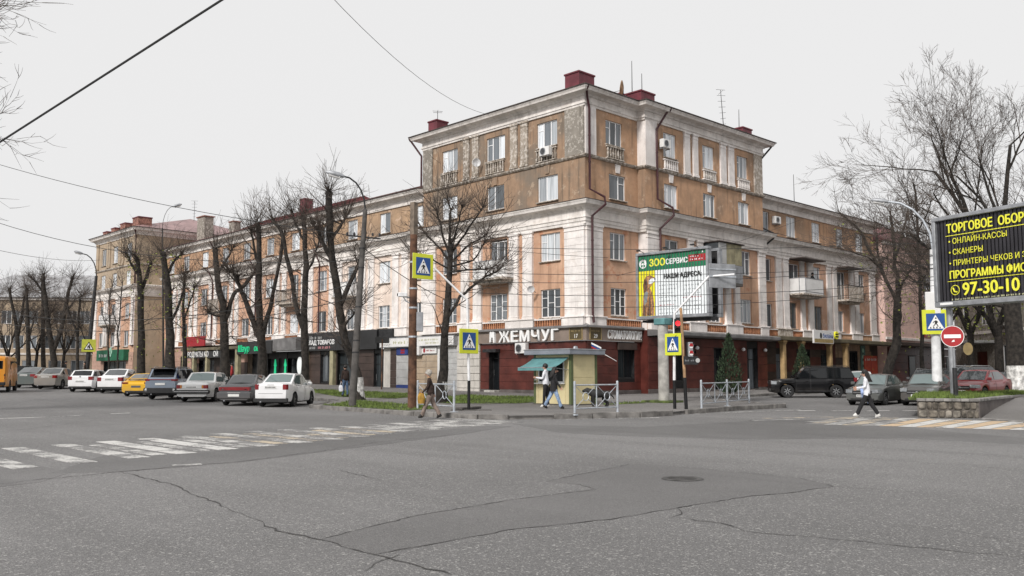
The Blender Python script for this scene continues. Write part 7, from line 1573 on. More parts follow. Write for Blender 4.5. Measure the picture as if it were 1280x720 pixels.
    def pane(nm, P, nrm, mu=.06, mv0=.12, mv1=.06):
        m = MB(); q = [Vector(bil(P,u,w_))+Vector(nrm)*.007 for u, w_ in ((mu,mv0),(1-mu,mv0),(1-mu,1-mv1),(mu,1-mv1))]; mid0 = (q[0]+q[1])/2+Vector(nrm)*.03; mid1 = (q[2]+q[3])/2+Vector(nrm)*.03
        m.face([q[0],mid0,mid1,q[3]]); m.face([mid0,q[1],q[2],mid1]); m.build(nm, M[glass], t, smooth=60)
    nf = Vector((zb-za, 0, xa-xb)).normalized(); pane('windshield', [G_['A'],mir(G_['A']),mir(G_['B']),G_['B']], nf, .06, .16, .05)
    nr = Vector((-(zc-zd), 0, xc-xd)).normalized(); pane('rear_window', [mir(G_['D']),G_['D'],G_['C'],mir(G_['C'])], nr, .07, .2 if zc-zd > .3 else .1, .07)
    def zl(x):
        zz = zm
        if x > xb: zz = min(zz, zb+(x-xb)*(za-zb)/(xa-xb))
        if x < xc: zz = min(zz, zc+(xc-x)*(zd-zc)/(xc-xd))
        return min(zz, zb+(zm-zb)*max(0,min(1,(xb-x)/(xb-xm))) if x > xm else zc+(zm-zc)*max(0,min(1,(x-xc)/(xm-xc))))
    zbelt = lambda x: za + (zd-za)*(xa-x)/(xa-xd)
    def gy(x, z):
        f0 = max(0, min(1, (xa-x)/(xa-xd))); wb_ = (wA+(wB-wA)*f0*2) if f0 < .5 else (wB+(wD-wB)*(f0-.5)*2); z0 = zbelt(x)-sink; return wb_+(wR-wb_)*max(0, min(1, (z-z0)/(zm-z0)))
    def sidewin(x1, x2):
        for s in (1,-1):
            m = MB(); prev = None
            for x in sorted({x1, x2, *[v for v in lin(xd, xa, 14)+[xc,xm,xb,(xa+xd)/2] if x1 < v < x2]}):
                z0 = zbelt(x)+.015; z1 = zl(x)-.065
                if z1 < z0+.02: z1 = z0+.02
                cur = ((x,s*(gy(x,z0)+.012),z0),(x,s*(gy(x,z1)+.012),z1))
                if prev: m.face([prev[0],cur[0],cur[1],prev[1]] if s < 0 else [prev[0],prev[1],cur[1],cur[0]])
                prev = cur
            m.build('side_window', M[glass], t, smooth=80)
    for s in (1,-1):
        XS = sorted(set(lin(xd, xa, 14)+[xc,xm,xb,(xa+xd)/2])); pv = None
        for x in XS:
            zb0 = zbelt(x)-sink; z1 = max(zb0, zl(x)); cur = ((x,s*gy(x,zb0),zb0),(x,s*gy(x,z1),z1))
            if pv: g.face([pv[0],cur[0],cur[1],pv[1]] if s < 0 else [pv[0],pv[1],cur[1],cur[0]])
            pv = cur
    b.join(g); body = b.build('body', [PM, M['car_black_trim']], t, smooth=34)
    xB = (xf+xr)/2+.06; fr_ = xa-.34*(xa-xb)-.05; rr_ = xd+.30*(xc-xd)+.05
    if doors == 4: sidewin(xB+.04, fr_); sidewin(max(rr_, xr+.12), xB-.04); (sidewin(rr_, xr+.06) if rr_ < xr-.18 else None)
    else: sidewin(xB-.12, fr_); sidewin(rr_, xB-.2)
    # doors: thin skins standing proud of the body side, with dark shut lines
    spans = [(xB+.01, fr_+.18), (xr+.16, xB-.01)] if doors == 4 else [(xB-.25, fr_+.18)]
    for x1, x2 in spans:
        for s in (1,-1):
            m = MB(); k, q = 6, 5
            for i in range(k):
                for j in range(q):
                    P = []
                    for ii, jj in ((i,j),(i+1,j),(i+1,j+1),(i,j+1)):
                        x = x1+(x2-x1)*ii/k; z0 = max(clr+.10, arch(x)+.04); z1 = min(zt(x), zbelt(x))-.055; z = z0+(z1-z0)*jj/q; P.append((x, s*(side(x,z)+.006), z))
                    m.face(P if s < 0 else P[::-1])
            d = m.build('door', PM, t, smooth=50); m = MB()
            for x in (x1, x2):
                pv = None
                for jj in range(q+1):
                    z0 = max(clr+.10, arch(x)+.04); z1 = min(zt(x), zbelt(x))-.04; z = z0+(z1-z0)*jj/q; y = s*(side(x,z)+.0075); cur = ((x-.008,y,z),(x+.008,y,z))
                    if pv: m.face([pv[0],pv[1],cur[1],cur[0]])
                    pv = cur
            m.build('shut_line', M['car_black_trim'], d); m = MB(); hx = x1+.14; hz = zbelt(hx)-.17; m.bbox(hx-.02,hx+.13,*(sorted((s*(side(hx,hz)+.005), s*(side(hx,hz)+.035)))),hz-.015,hz+.015,.006); m.build('handle', PM if bumper == 'paint' else M['car_black_trim'], d)
    tm, rm = wheel_meshes(R, .21, rim)
    for x in (xf, xr):
        for s in (1,-1):
            o = place('wheel', None, t, (x, s*(hwW-.125), R), 0 if s < 0 else PI); place('tyre', tm, o); place('rim', rm, o)
    def slab(nm, x0, x1, y0, y1, z0, z1, mat, bev=.012, sym=False):
        for s in ((1,-1) if sym else (1,)):
            m = MB(); ya, yb = sorted((s*y0, s*y1)); m.bbox(x0,x1,ya,yb,z0,z1,bev); m.build(nm, M[mat], t)
    Rx, Fx = -hl, hl
    def lens(nm, e, q, y0, y1, z0, z1, d, mt):       # a lamp wrapped round the corner: e end of the car, q the direction inwards
        for s in (1,-1):
            P = [(e-q*.008, y0)]; hz0, hz1 = z0+.15*(z1-z0), z1-.12*(z1-z0)
            for f in (0, .15, .35, .65, 1): P.append((e+q*(d*f-.008*(f==0)), min(y1, hw(e+q*d*f)*.992+.006)))
            P.append((e+q*d, y0)); m = MB(); m.prism([(x, s*y) for x, y in (P if s*q > 0 else P[::-1])], z0, z1); m.build(nm, M[mt], t)
    for (y0,y1,z0,z1,d,mt) in tails: lens('taillight', Rx, 1, y0, y1, z0, z1, d, mt)
    for (y0,y1,z0,z1,d,mt) in heads: lens('headlight', Fx, -1, y0, y1, z0, z1, d, mt)
    if plate_r:
        slab('license_plate', Rx-.022, Rx-.005, -.26, .26, plate_r, plate_r+.115, 'plate', .003); m = MB(); [m.box(Rx-.0245,Rx-.022,-.22+.062*i,-.18+.062*i,plate_r+.025,plate_r+.09) for i in range(8)]; m.build('plate_print', M['plate_mark'], t)
        slab('plate_recess', Rx-.008, Rx+.02, -.36, .36, plate_r-.03, plate_r+.16, 'car_black_trim' if paint in ('paint_black',) else paint, .01)
    if plate_f: slab('license_plate', Fx+.005, Fx+.022, -.26, .26, plate_f, plate_f+.115, 'plate', .003); m = MB(); [m.box(Fx+.022,Fx+.0245,-.22+.062*i,-.18+.062*i,plate_f+.025,plate_f+.09) for i in range(8)]; m.build('plate_print', M['plate_mark'], t)
    if mirror:
        for s in (1,-1):
            m = MB(); mx_ = fr_+.10; y0 = gy(mx_, zbelt(mx_)+.05); m.bbox(mx_-.06,mx_+.10,*sorted((s*(y0+.03), s*(y0+.22))),zbelt(mx_)+.02,zbelt(mx_)+.17,.03); m.box(mx_,mx_+.05,*sorted((s*(y0-.02), s*(y0+.06))),zbelt(mx_)+.02,zbelt(mx_)+.06); m.build('mirror', PM if bumper == 'paint' else M['car_black_trim'], t)
    if rails:
        for s in (1,-1): m = MB(); m.tube([(xb-.05,s*wR*.88,zb+.02),(xb-.15,s*wR*.88,zb+.08),(xc+.15,s*wR*.88,zc+.09),(xc+.02,s*wR*.88,zc+.02)], .018, 6); m.build('roof_rail', M[rails], t, smooth=50)
    slab('exhaust', Rx-.03, Rx+.2, .42, .49, clr+.01, clr+.07, 'metal_grey', .01)
    m = MB(); m.box(-hl+.25,hl-.25,-hwW+.2,hwW-.2,clr-.02,clr+.12); m.build('underbody', M['metal_black'], t)
    if extra: extra(t, slab, Rx, Fx, hw)
    return t
def sedan(L, H, belt=.90, hood=.80, deck=.95): return dict(L=L, H=H)
def put(l, bot, L, W, th):
    # rear left corner seen at pixel l with the rear wheels on the ground line bot; th = turn off the sight line
    p = G(l, bot); a = toward(p)-R_(th); f = Vector((math.cos(a), math.sin(a))); q = Vector((p.x,p.y)) + f*(L/2-.45) + Vector((f.y,-f.x))*W/2
    return Vector((q.x, q.y, gz(q.x, q.y))), a
# --- left row, from the crossing outwards
def ex_gr(t, slab, Rx, Fx, hw): slab('lower_bumper', Rx-.02, Rx+.12, -.80, .80, .20, .40, 'car_black_trim', .03); slab('boot_emblem', Rx-.02, Rx, -.16, .16, .985, 1.01, 'chrome', .004); slab('boot_shut_line', Rx-.006, Rx+.01, -.56, .56, .60, .612, 'car_black_trim', .001)
pos, a = put(319.5,508.5,4.26,1.70,21); car('white sedan with a black lower bumper at the right end of the parked row', pos, a, L=4.26, W=1.70, H=1.50, wb=2.476, fo=.80, R=.30, top=[(-2.13,1.00),(-2.0,1.05),(-1.45,1.06),(-.9,.97),(.9,.93),(1.75,.78),(2.05,.66),(2.13,.60)], gh=((1.05,.93),(.30,1.46),(-.62,1.48),(-1.42,1.06)), paint='paint_white', glass='car_glass_green', tails=((.56,.80,.78,1.02,.16,'tail_red'),), plate_r=.83, extra=ex_gr)
def ex_10(t, slab, Rx, Fx, hw): slab('rear_panel', Rx-.018, Rx+.02, -.46, .46, .70, .86, 'tail_red', .01); slab('bumper', Rx-.06, Rx+.25, -.80, .80, .32, .62, 'paint_graphite', .04); slab('rear_plate_light', Rx-.065, Rx-.05, -.3, .3, .58, .615, 'chrome', .004); slab('license_plate', Rx-.078, Rx-.062, -.26, .26, .42, .535, 'plate', .003)
pos, a = put(274,507,4.30,1.68,20); car('dark graphite sedan with a red band between its tail lights', pos, a, L=4.30, W=1.68, H=1.43, wb=2.49, fo=.80, R=.29, top=[(-2.15,.90),(-2.0,.96),(-1.4,.98),(-.8,.92),(.9,.90),(1.75,.76),(2.15,.58)], gh=((1.0,.90),(.28,1.38),(-.62,1.41),(-1.38,.98)), paint='paint_graphite', tails=((.46,.80,.70,.86,.14,'tail_red'),(.44,.60,.715,.78,.005,'head_lens')), bumper='black', extra=ex_10)
def ex_volga(t, slab, Rx, Fx, hw): slab('chrome_bumper', Rx-.10, Rx+.16, -.88, .88, .42, .60, 'car_black_trim', .03); slab('bumper_trim', Rx-.115, Rx-.1, -.86, .86, .50, .53, 'chrome', .004); slab('light_band', Rx-.015, Rx+.02, -.47, .47, .66, .86, 'paint_offwhite', .01); slab('amber_light', Rx-.018, Rx+.02, .50, .58, .68, .84, 'amber', .006, True)
pos, a = put(221,502.5,4.8,1.80,21); car('old boxy off white saloon with wide split red tail lights', pos, a, L=4.8, W=1.80, H=1.49, wb=2.80, fo=.86, R=.32, top=[(-2.4,.90),(-2.25,.97),(-1.3,1.0),(-.8,.96),(1.0,.94),(2.2,.84),(2.4,.74)], gh=((1.08,.95),(.40,1.44),(-.75,1.46),(-1.22,1.0)), paint='paint_offwhite', glass='car_glass_green', tails=((.58,.86,.67,.85,.10,'tail_red'),), plate_r=.68, bumper='black', extra=ex_volga)
def ex_suv(t, slab, Rx, Fx, hw): slab('light_bar', Rx-.02, Rx+.02, -.60, .60, 1.03, 1.07, 'tail_red', .006); slab('lower_bumper', Rx-.05, Rx+.22, -.88, .88, .30, .62, 'car_black_trim', .05); slab('license_plate', Rx-.035, Rx-.02, -.26, .26, .76, .875, 'plate', .003); slab('roof_spoiler', Rx+.22, Rx+.55, -.62, .62, 1.60, 1.65, 'car_black_trim', .015); slab('roof_panel', -1.3, .2, -.56, .56, 1.692, 1.71, 'car_black_trim', .01); slab('fog_light', Rx-.055, Rx-.04, .68, .80, .44, .56, 'chrome', .01, True)
pos, a = put(181.5,499.5,4.6,1.88,22); car('steel blue crossover with black roof and slim red light bar', pos, a, 'car', L=4.6, W=1.88, H=1.69, wb=2.70, fo=.86, R=.36, clr=.24, top=[(-2.3,1.04),(-2.2,1.08),(-1.0,1.06),(.9,1.02),(1.85,.94),(2.3,.74)], gh=((1.1,1.03),(.35,1.62),(-1.7,1.63),(-2.18,1.10)), paint='paint_steelblue', glass='car_glass_black', rim='dark', tails=((.58,.92,.98,1.08,.22,'tail_red'),), bumper='paint', rails='metal_grey', extra=ex_suv, black_low=1)
def ex_sport(t, slab, Rx, Fx, hw): slab('spoiler', Rx+.12, Rx+.42, -.70, .70, 1.0, 1.03, 'paint_yellow', .01); slab('spoiler_strut', Rx+.2, Rx+.3, .4, .5, .9, 1.0, 'paint_yellow', .01, True); slab('license_plate', Rx-.02, Rx-.005, -.26, .26, .50, .61, 'plate_mark', .003); slab('lower_bumper', Rx-.02, Rx+.1, -.6, .6, .2, .32, 'car_black_trim', .02)
pos, a = put(152,495.5,4.3,1.84,19); car('low yellow sports car with small rear spoiler and pale roof', pos, a, 'car', L=4.3, W=1.84, H=1.30, wb=2.36, fo=.95, R=.33, clr=.15, top=[(-2.15,.72),(-1.95,.86),(-1.4,.92),(-.6,.90),(.7,.86),(1.6,.74),(2.15,.50)], gh=((.85,.86),(.15,1.26),(-.55,1.27),(-1.75,.90)), paint='paint_yellow', glass='car_glass', rim='dark', tails=((.46,.86,.72,.80,.12,'tail_red'),), doors=2, extra=ex_sport)
pos, a = put(121.5,491.5,4.35,1.73,20); car('white sedan with large red tail lights beside the yellow sports car', pos, a, L=4.35, W=1.73, H=1.49, wb=2.6, fo=.80, R=.31, top=[(-2.17,1.00),(-2.05,1.05),(-1.5,1.06),(-.9,.97),(.9,.93),(1.75,.78),(2.17,.60)], gh=((1.05,.93),(.30,1.45),(-.62,1.47),(-1.5,1.06)), paint='paint_white', tails=((.50,.82,.74,.98,.20,'tail_red'),), plate_r=.80, extra=lambda t, slab, Rx, Fx, hw: slab('lower_bumper', Rx-.02, Rx+.12, -.78, .78, .22, .40, 'car_black_trim', .03))
def ex_hatch(t, slab, Rx, Fx, hw): slab('lower_bumper', Rx-.03, Rx+.15, -.7, .7, .24, .36, 'car_black_trim', .03); slab('emblem', Rx-.02, Rx, -.05, .05, .92, 1.02, 'metal_grey', .01)
pos, a = put(85,490,4.24,1.75,21); car('white two box hatchback with dark rear window in the far row', pos, a, L=4.24, W=1.75, H=1.43, wb=2.66, fo=.72, R=.32, top=[(-2.12,.98),(-2.0,1.0),(-1.0,.97),(.7,.93),(1.75,.80),(2.12,.62)], gh=((.80,.94),(.05,1.39),(-1.5,1.36),(-1.98,1.0)), paint='paint_white', glass='car_glass_black', rim='alloy', tails=((.50,.84,.76,.98,.18,'tail_red'),), plate_r=.62, extra=ex_hatch)
pos, a = put(43,486.5,4.3,1.70,24); car('silver beige sedan second from the van in the far row', pos, a, L=4.3, W=1.70, H=1.46, wb=2.48, fo=.8, R=.30, top=[(-2.15,.98),(-2.0,1.02),(-1.45,1.03),(-.9,.95),(.9,.92),(1.75,.77),(2.15,.60)], gh=((1.0,.92),(.28,1.42),(-.62,1.44),(-1.42,1.03)), paint='paint_silver', tails=((.50,.80,.76,.96,.18,'tail_red'),), plate_r=.78)
pos, a = put(16,485,4.5,1.76,24); car('grey green fastback sedan nearest the orange van', pos, a, L=4.5, W=1.76, H=1.47, wb=2.6, fo=.85, R=.31, top=[(-2.25,.98),(-2.1,1.02),(-1.6,1.02),(-.9,.96),(.9,.93),(1.85,.76),(2.25,.60)], gh=((1.05,.93),(.30,1.44),(-.70,1.45),(-1.85,1.02)), paint='paint_greygreen', tails=((.46,.84,.80,.98,.18,'tail_red'),), plate_r=.84)
# dark wagon further back behind the van, parked the other way
p = G(33,478); p = AT(32,478,84); a = toward(p)-R_(80); car('black estate car partly hidden behind the grey green sedan', Vector((p.x,p.y,gz(p.x,p.y)-.1)), a, L=4.5, W=1.75, H=1.62, wb=2.6, fo=.85, R=.32, top=[(-2.25,1.0),(-2.1,1.03),(.9,.98),(1.8,.85),(2.25,.65)], gh=((1.05,.98),(.4,1.56),(-1.75,1.57),(-2.1,1.03)), paint='paint_black', glass='car_glass_black', tails=((.5,.84,.8,.98,.2,'tail_red'),))
# orange minibus cut by the left edge
def ex_van(t, slab, Rx, Fx, hw):
    slab('bumper', Rx-.10, Rx+.1, -.90, .90, .42, .62, 'car_black_trim', .03); slab('door_window', Rx-.014, Rx+.02, .10, .72, 1.42, 1.92, 'car_glass_black', .01, True); slab('door_split', Rx-.008, Rx+.01, -.012, .012, .66, 2.05, 'car_black_trim', .002); slab('door_handle', Rx-.04, Rx, .06, .12, 1.15, 1.4, 'car_black_trim', .008)
    slab('side_window', -.1, 1.2, .975, .99, 1.40, 1.92, 'car_glass_black', .004, True); slab('side_window', -1.6, -.25, .975, .99, 1.40, 1.92, 'car_glass_black', .004, True)
    slab('hinge', Rx-.02, Rx+.02, .80, .88, 1.0, 1.1, 'car_black_trim', .005, True)
L = 5.5; pos, a = put(-37,491,L,2.0,9); vanb = dict(L=L, W=2.0, H=2.2, wb=2.9, fo=1.0, R=.34, clr=.30, top=[(-2.75,2.12),(-2.65,2.2),(-2.0,2.22),(.9,2.2),(1.35,2.12),(1.9,1.25),(2.5,1.05),(2.75,.8)], gh=((1.75,1.5),(1.4,1.9),(1.2,1.95),(1.0,1.9)), wr=.8)
car('orange minibus with square dark rear windows cut by the left edge', pos, a, 'van', paint='paint_orange', tails=((.84,.93,.80,1.15,.05,'tail_red'),), extra=ex_van, name='minibus', doors=2, mirror=False, group=None, **vanb)
# --- right hand side
gR = 'cars standing in the right street'
def ex_lc(t, slab, Rx, Fx, hw):
    slab('grille', Fx-.02, Fx+.02, -.52, .52, .78, 1.0, 'metal_dark', .01); slab('front_bumper', Fx-.25, Fx+.06, -.90, .90, .38, .68, 'paint_black', .06); slab('side_step', -1.0, 1.0, .88, 1.02, .36, .42, 'metal_dark', .02, True); slab('fender_flare', 1.02, 1.98, .93, .99, .86, .92, 'paint_black', .02, True)
    slab('fog_lamp', Fx+.05, Fx+.075, .58, .72, .44, .54, 'head_lens', .01, True)
p = G(1016,497.3); a = toward(p)+R_(100); car('large black off-road car with alloy wheels seen from the side', Vector((p.x+.83,p.y+.49,gz(p.x,p.y))), a, 'car', L=4.95, W=1.94, H=1.86, wb=2.80, fo=.92, R=.385, clr=.30, top=[(-2.47,1.10),(-2.35,1.16),(-1.0,1.17),(1.0,1.14),(2.1,1.08),(2.47,.86)], gh=((1.15,1.15),(.45,1.80),(-2.05,1.80),(-2.38,1.17)), paint='paint_black', glass='car_glass_black', rim='alloy', group=gR, tails=((.60,.95,.95,1.2,.2,'tail_red'),), heads=((.55,.93,.80,1.0,.30,'head_lens'),), rails='metal_dark', extra=ex_lc, wcut=.92, wr=.78)
def ex_front(col, gz0=.52, gz1=.70, wg=.45):
    def f(t, slab, Rx, Fx, hw):
        slab('grille', Fx-.02, Fx+.016, -wg, wg, gz0, gz1, 'car_black_trim', .01); slab('grille_bar', Fx+.0165, Fx+.028, -wg*.95, wg*.95, (gz0+gz1)/2-.012, (gz0+gz1)/2+.012, 'chrome', .004); slab('lower_intake', Fx-.05, Fx+.012, -.55, .55, .24, .34, 'car_black_trim', .01); slab('fog_lamp', Fx-.10, Fx-.004, .58, .70, .28, .36, 'head_lens', .01, True); slab('emblem', Fx+.017, Fx+.034, -.05, .05, (gz0+gz1)/2-.045, (gz0+gz1)/2+.045, 'chrome', .01)
    return f
def putf(l, r, bot, L, th, s=.36):
    p = G(l+s*(r-l), bot); a = toward(p)+PI-R_(th); return Vector((p.x-math.cos(a)*L/2, p.y-math.sin(a)*L/2, gz(p.x,p.y))), a
pos, a = putf(1051,1126,507,4.6,18); car('dark grey sedan facing the crossing behind the walking woman', pos, a, L=4.6, W=1.76, H=1.47, wb=2.65, fo=.86, R=.32, top=[(-2.3,1.0),(-2.15,1.04),(-1.5,1.04),(-.9,.97),(.95,.94),(1.9,.82),(2.2,.70),(2.3,.62)], gh=((1.1,.94),(.30,1.44),(-.75,1.45),(-1.65,1.04)), paint='paint_darkgreen', glass='car_glass_green', rim='alloy', group=gR, heads=((.46,.86,.60,.76,.34,'head_lens'),), plate_f=.40, extra=ex_front('x'))
pos, a = putf(1119,1196,507.5,4.05,15); car('grey brown hatchback with chrome grille bar behind the stone planter', pos, a, L=4.05, W=1.72, H=1.53, wb=2.5, fo=.80, R=.31, top=[(-2.02,1.02),(-1.9,1.05),(-.9,1.0),(.85,.97),(1.6,.88),(1.92,.74),(2.02,.64)], gh=((1.0,.97),(.25,1.48),(-1.35,1.46),(-1.9,1.04)), paint='paint_greybrown', glass='car_glass_green', group=gR, heads=((.44,.84,.66,.82,.34,'head_lens'),), plate_f=.42, extra=ex_front('x', .54, .72))
p = AT(1070,478,64); a = toward(p)+R_(12); car('white hatchback half hidden between the black car and the dark grey sedan', Vector((p.x,p.y,gz(p.x,p.y))), a, L=4.1, W=1.70, H=1.55, wb=2.5, fo=.8, R=.31, top=[(-2.05,1.0),(-1.95,1.03),(-.9,1.0),(.85,.95),(1.6,.85),(2.05,.64)], gh=((.95,.95),(.2,1.50),(-1.4,1.48),(-1.9,1.03)), paint='paint_offwhite', glass='car_glass_green', group=gR, tails=((.55,.82,.8,1.1,.2,'tail_red'),), plate_r=.7)
p = AT(1161,480,58); a = toward(p)+PI-R_(16); car('dark estate car with roof rails hidden behind the grey brown hatchback', Vector((p.x,p.y,gz(p.x,p.y)+.06)), a, L=4.4, W=1.75, H=1.62, wb=2.6, fo=.85, R=.32, top=[(-2.2,1.02),(-2.1,1.05),(.85,.98),(1.7,.86),(2.2,.66)], gh=((1.0,.98),(.3,1.56),(-1.6,1.57),(-2.05,1.05)), paint='paint_graphite', glass='car_glass', group=gR, heads=((.44,.84,.66,.82,.34,'head_lens'),), rails='chrome', extra=ex_front('x'))
pos, a = putf(1192,1256,490.5,4.4,22,.42); pos = AT(1224,489,50.5); pos.z = gz(pos.x,pos.y)+.18; car('dark red sedan behind the planter lawn', pos, a, L=4.4, W=1.74, H=1.46, wb=2.6, fo=.84, R=.31, top=[(-2.2,1.0),(-2.05,1.03),(-1.5,1.03),(-.9,.96),(.95,.93),(1.8,.80),(2.1,.70),(2.2,.62)], gh=((1.08,.93),(.30,1.42),(-.70,1.44),(-1.6,1.03)), paint='paint_red', glass='car_glass', group=gR, heads=((.46,.85,.60,.76,.34,'head_lens'),), plate_f=.38, extra=ex_front('x'))
p = AT(1207,478,62); a = toward(p)+PI-R_(38); car('dark wagon with a bright roof line behind the red sedan', Vector((p.x,p.y,gz(p.x,p.y)+.12)), a, L=4.7, W=1.82, H=1.72, wb=2.7, fo=.88, R=.34, top=[(-2.35,1.06),(-2.2,1.1),(.85,1.06),(1.8,.95),(2.35,.7)], gh=((1.1,1.06),(.3,1.66),(-1.6,1.64),(-2.25,1.08)), paint='paint_graphite', glass='car_glass', group=gR, heads=((.46,.88,.7,.86,.34,'head_lens'),), rails='chrome', extra=ex_front('x'))
p = AT(1262,480,66); a = toward(p)+PI-R_(30); car('dark sedan parked far right near the grey house steps', Vector((p.x,p.y,gz(p.x,p.y))), a, L=4.4, W=1.74, H=1.45, wb=2.6, fo=.84, R=.31, top=[(-2.2,1.0),(-2.05,1.03),(-1.5,1.03),(-.9,.96),(.95,.93),(1.8,.80),(2.2,.62)], gh=((1.08,.93),(.30,1.42),(-.70,1.43),(-1.6,1.03)), paint='paint_graphite', group=gR, heads=((.46,.85,.60,.76,.34,'head_lens'),), extra=ex_front('x'))
# ================================================================= PEOPLE
def person(label, pos, heading, h, legs, arms, mats, lean=.06, hair='short', head_yaw=0.0, head_tilt=0.0, skirt=0.0, cap=None, group='pedestrians', name='person', detail=True, wide=1.0):
    # legs: (thigh, knee) swing in radians for left and right; arms: (swing, elbow, out) likewise. x forward, y left.
    k = h/1.72; J = {}; E_ = []; rad = {}
    def add(n, p, r, par=None): J[n] = Vector(p); rad[n] = r; (E_.append((par, n)) if par else None)
    fx = lambda a, L: Vector((math.sin(a)*L, 0, -math.cos(a)*L))
    tl = Vector((math.sin(lean), 0, math.cos(lean))); pv = Vector((0,0,.93))
    add('pelvis', pv, .135); add('waist', pv+tl*.16, .125, 'pelvis'); add('chest', pv+tl*.36, .150, 'waist'); add('neck', pv+tl*.525, .062, 'chest'); add('throat', pv+tl*.575+Vector((.01,0,0)), .052, 'neck')
    hd = pv+tl*.66+Vector((.03+.06*head_tilt,0,0)); add('head', hd, .098, 'throat'); add('crown', hd+Vector((-.012+.02*head_tilt,0,.085)), .078, 'head')
    hl_ = []
    for s, nm, (th, kn), (sw, el, out) in ((1,'l',legs[0],arms[0]),(-1,'r',legs[1],arms[1])):
        hip = pv+Vector((0,s*.09,-.05)); add('hip'+nm, hip, .092*(.5+.5*wide), 'pelvis'); kp = hip+fx(th,.43)+Vector((0,s*.005,0)); add('knee'+nm, kp, .062*wide, 'hip'+nm); ap = kp+fx(th-kn,.42); add('ankle'+nm, ap+Vector((0,0,.02)), .046*wide*1.05, 'knee'+nm)
        fa = th-kn; add('heel'+nm, ap+Vector((-.03*math.cos(fa),0,-.045)), .042, 'ankle'+nm); add('toe'+nm, ap+Vector((.15*math.cos(fa*.6),s*.01,-.055+.15*math.sin(max(0,fa)*.6)-.15*math.sin(max(0,-fa)*.5))), .034, 'ankle'+nm)
        sh = pv+tl*.475+Vector((0,s*.165,0)); add('shoulder'+nm, sh, .072, 'chest'); o = Vector((0,s*math.sin(out),0)); u = fx(sw,.285*math.cos(out))+o*.285; add('elbow'+nm, sh+u, .048, 'shoulder'+nm); f = fx(sw+el,.25)+o*.05; add('wrist'+nm, sh+u+f, .036, 'elbow'+nm); add('palm'+nm, sh+u+f+f.normalized()*.07, .036, 'wrist'+nm); hl_.append((sh+u+f, f.normalized(), s))
    low = min(J['heell'].z, J['heelr'].z, J['toel'].z, J['toer'].z)-.038
    for n in J: J[n].z -= low
    hl_ = [(p-Vector((0,0,low)), d, s) for p, d, s in hl_]
    names = list(J); me = bpy.data.meshes.new('p'); me.from_pydata([J[n] for n in names], [(names.index(a), names.index(b)) for a, b in E_], []); o = bpy.data.objects.new('p', me); C.objects.link(o)
    sk_ = o.modifiers.new('s', 'SKIN'); sk_.use_smooth_shade = True; ss = o.modifiers.new('u', 'SUBSURF'); ss.levels = 1; ss.render_levels = 1
    for i, n in enumerate(names): me.skin_vertices[0].data[i].radius = (rad[n], rad[n]*(1.12 if n in ('chest','pelvis','waist') else 1)); me.skin_vertices[0].data[i].use_root = n == 'pelvis'
    dg = bpy.context.evaluated_depsgraph_get(); dg.update(); bm_ = bpy.data.meshes.new_from_object(o.evaluated_get(dg)); bpy.data.objects.remove(o)
    mb = MB(); mb.v = [tuple(v.co) for v in bm_.vertices]; mb.f = [tuple(p.vertices) for p in bm_.polygons]
    seg = []
    for a, b_ in E_:
        z = 'skin' if b_ in ('throat','head','crown') or b_.startswith('palm') else 'foot' if b_[:4] in ('heel',) or b_[:3] == 'toe' else 'leg' if b_[:3] in ('hip','kne','ank') else 'top'
        seg.append((J[a], J[b_], z))
    zi = {'skin':0,'top':1,'leg':2,'foot':3}
    for p in bm_.polygons:
        c = Vector(p.center); best = None
        for a, b_, z in seg:
            ab = b_-a; s = max(0, min(1, (c-a).dot(ab)/ab.length_squared)); d = (c-(a+ab*s)).length - (.02 if z == 'top' and c.z > pv.z-low-.10 else 0)
            if best is None or d < best[0]: best = (d, z)
        z = best[1]
        if z == 'leg' and c.z > pv.z-low-.06: z = 'top'
        mb.m.append(zi[z])
    H0 = J['head']; Hc = J['crown']
    if detail:
        for p, d, s in hl_:                                # five bent fingers on each palm
            sd = Vector((1,0,0)); sd = (sd - d*sd.dot(d)).normalized(); inn = d.cross(sd)*(-s)
            for q, (off, L_) in enumerate(((.030,.074),(.011,.082),(-.009,.077),(-.028,.060))):
                b0 = p+d*.085+sd*off; b1 = b0+d*L_*.5; b2 = b1+(d*.75+inn*.66).normalized()*L_*.32; b3 = b2+(d*.35+inn*.93).normalized()*L_*.25; mb.tube([b0-d*.03,b0,b1,b2,b3], [.0095,.009,.0085,.008,.0065], 6, 0)
            b0 = p+d*.035+sd*.030; mb.tube([b0-d*.01, b0+(sd*.8+d*.6).normalized()*.03, b0+(sd*.55+d*.8+inn*.3).normalized()*.06], [.011,.0105,.008], 6, 0)
        mb.tube([H0+Vector((.085,0,.03)), H0+Vector((.108,0,.0)), H0+Vector((.116,0,-.018)), H0+Vector((.095,0,-.028))], [.010,.012,.014,.012], 6, 0)
        for s in (1,-1): mb.tube([H0+Vector((-.005,s*.088,-.02)), H0+Vector((-.01,s*.098,.01)), H0+Vector((-.005,s*.092,.035))], [.012,.016,.012], 6, 0)
    t = thing(name, label, 'person', pos, heading, group); t.scale = (k,k,k)
    bd_ = mb.build('body', [M['skin'], M[mats['top']], M[mats['leg']], M[mats['foot']]], t, smooth=80)
    if detail:
        for s in (1,-1): m = MB(); m.lathe([(0,-.008),(.009,-.005),(.011,0),(.009,.005),(0,.008)], 8, 0, Matrix.Translation(H0+Vector((.086,s*.032,.028)))); m.build('eye', M['hair_black'], t)
        m = MB(); m.bbox(H0.x+.082,H0.x+.094,-.022,.022,H0.z-.058,H0.z-.048,.003); m.build('mouth', M['sign_maroon'], t)
    hm = MB(); ctr = (H0+Hc)/2 + Vector((-.018,0,.018)); 
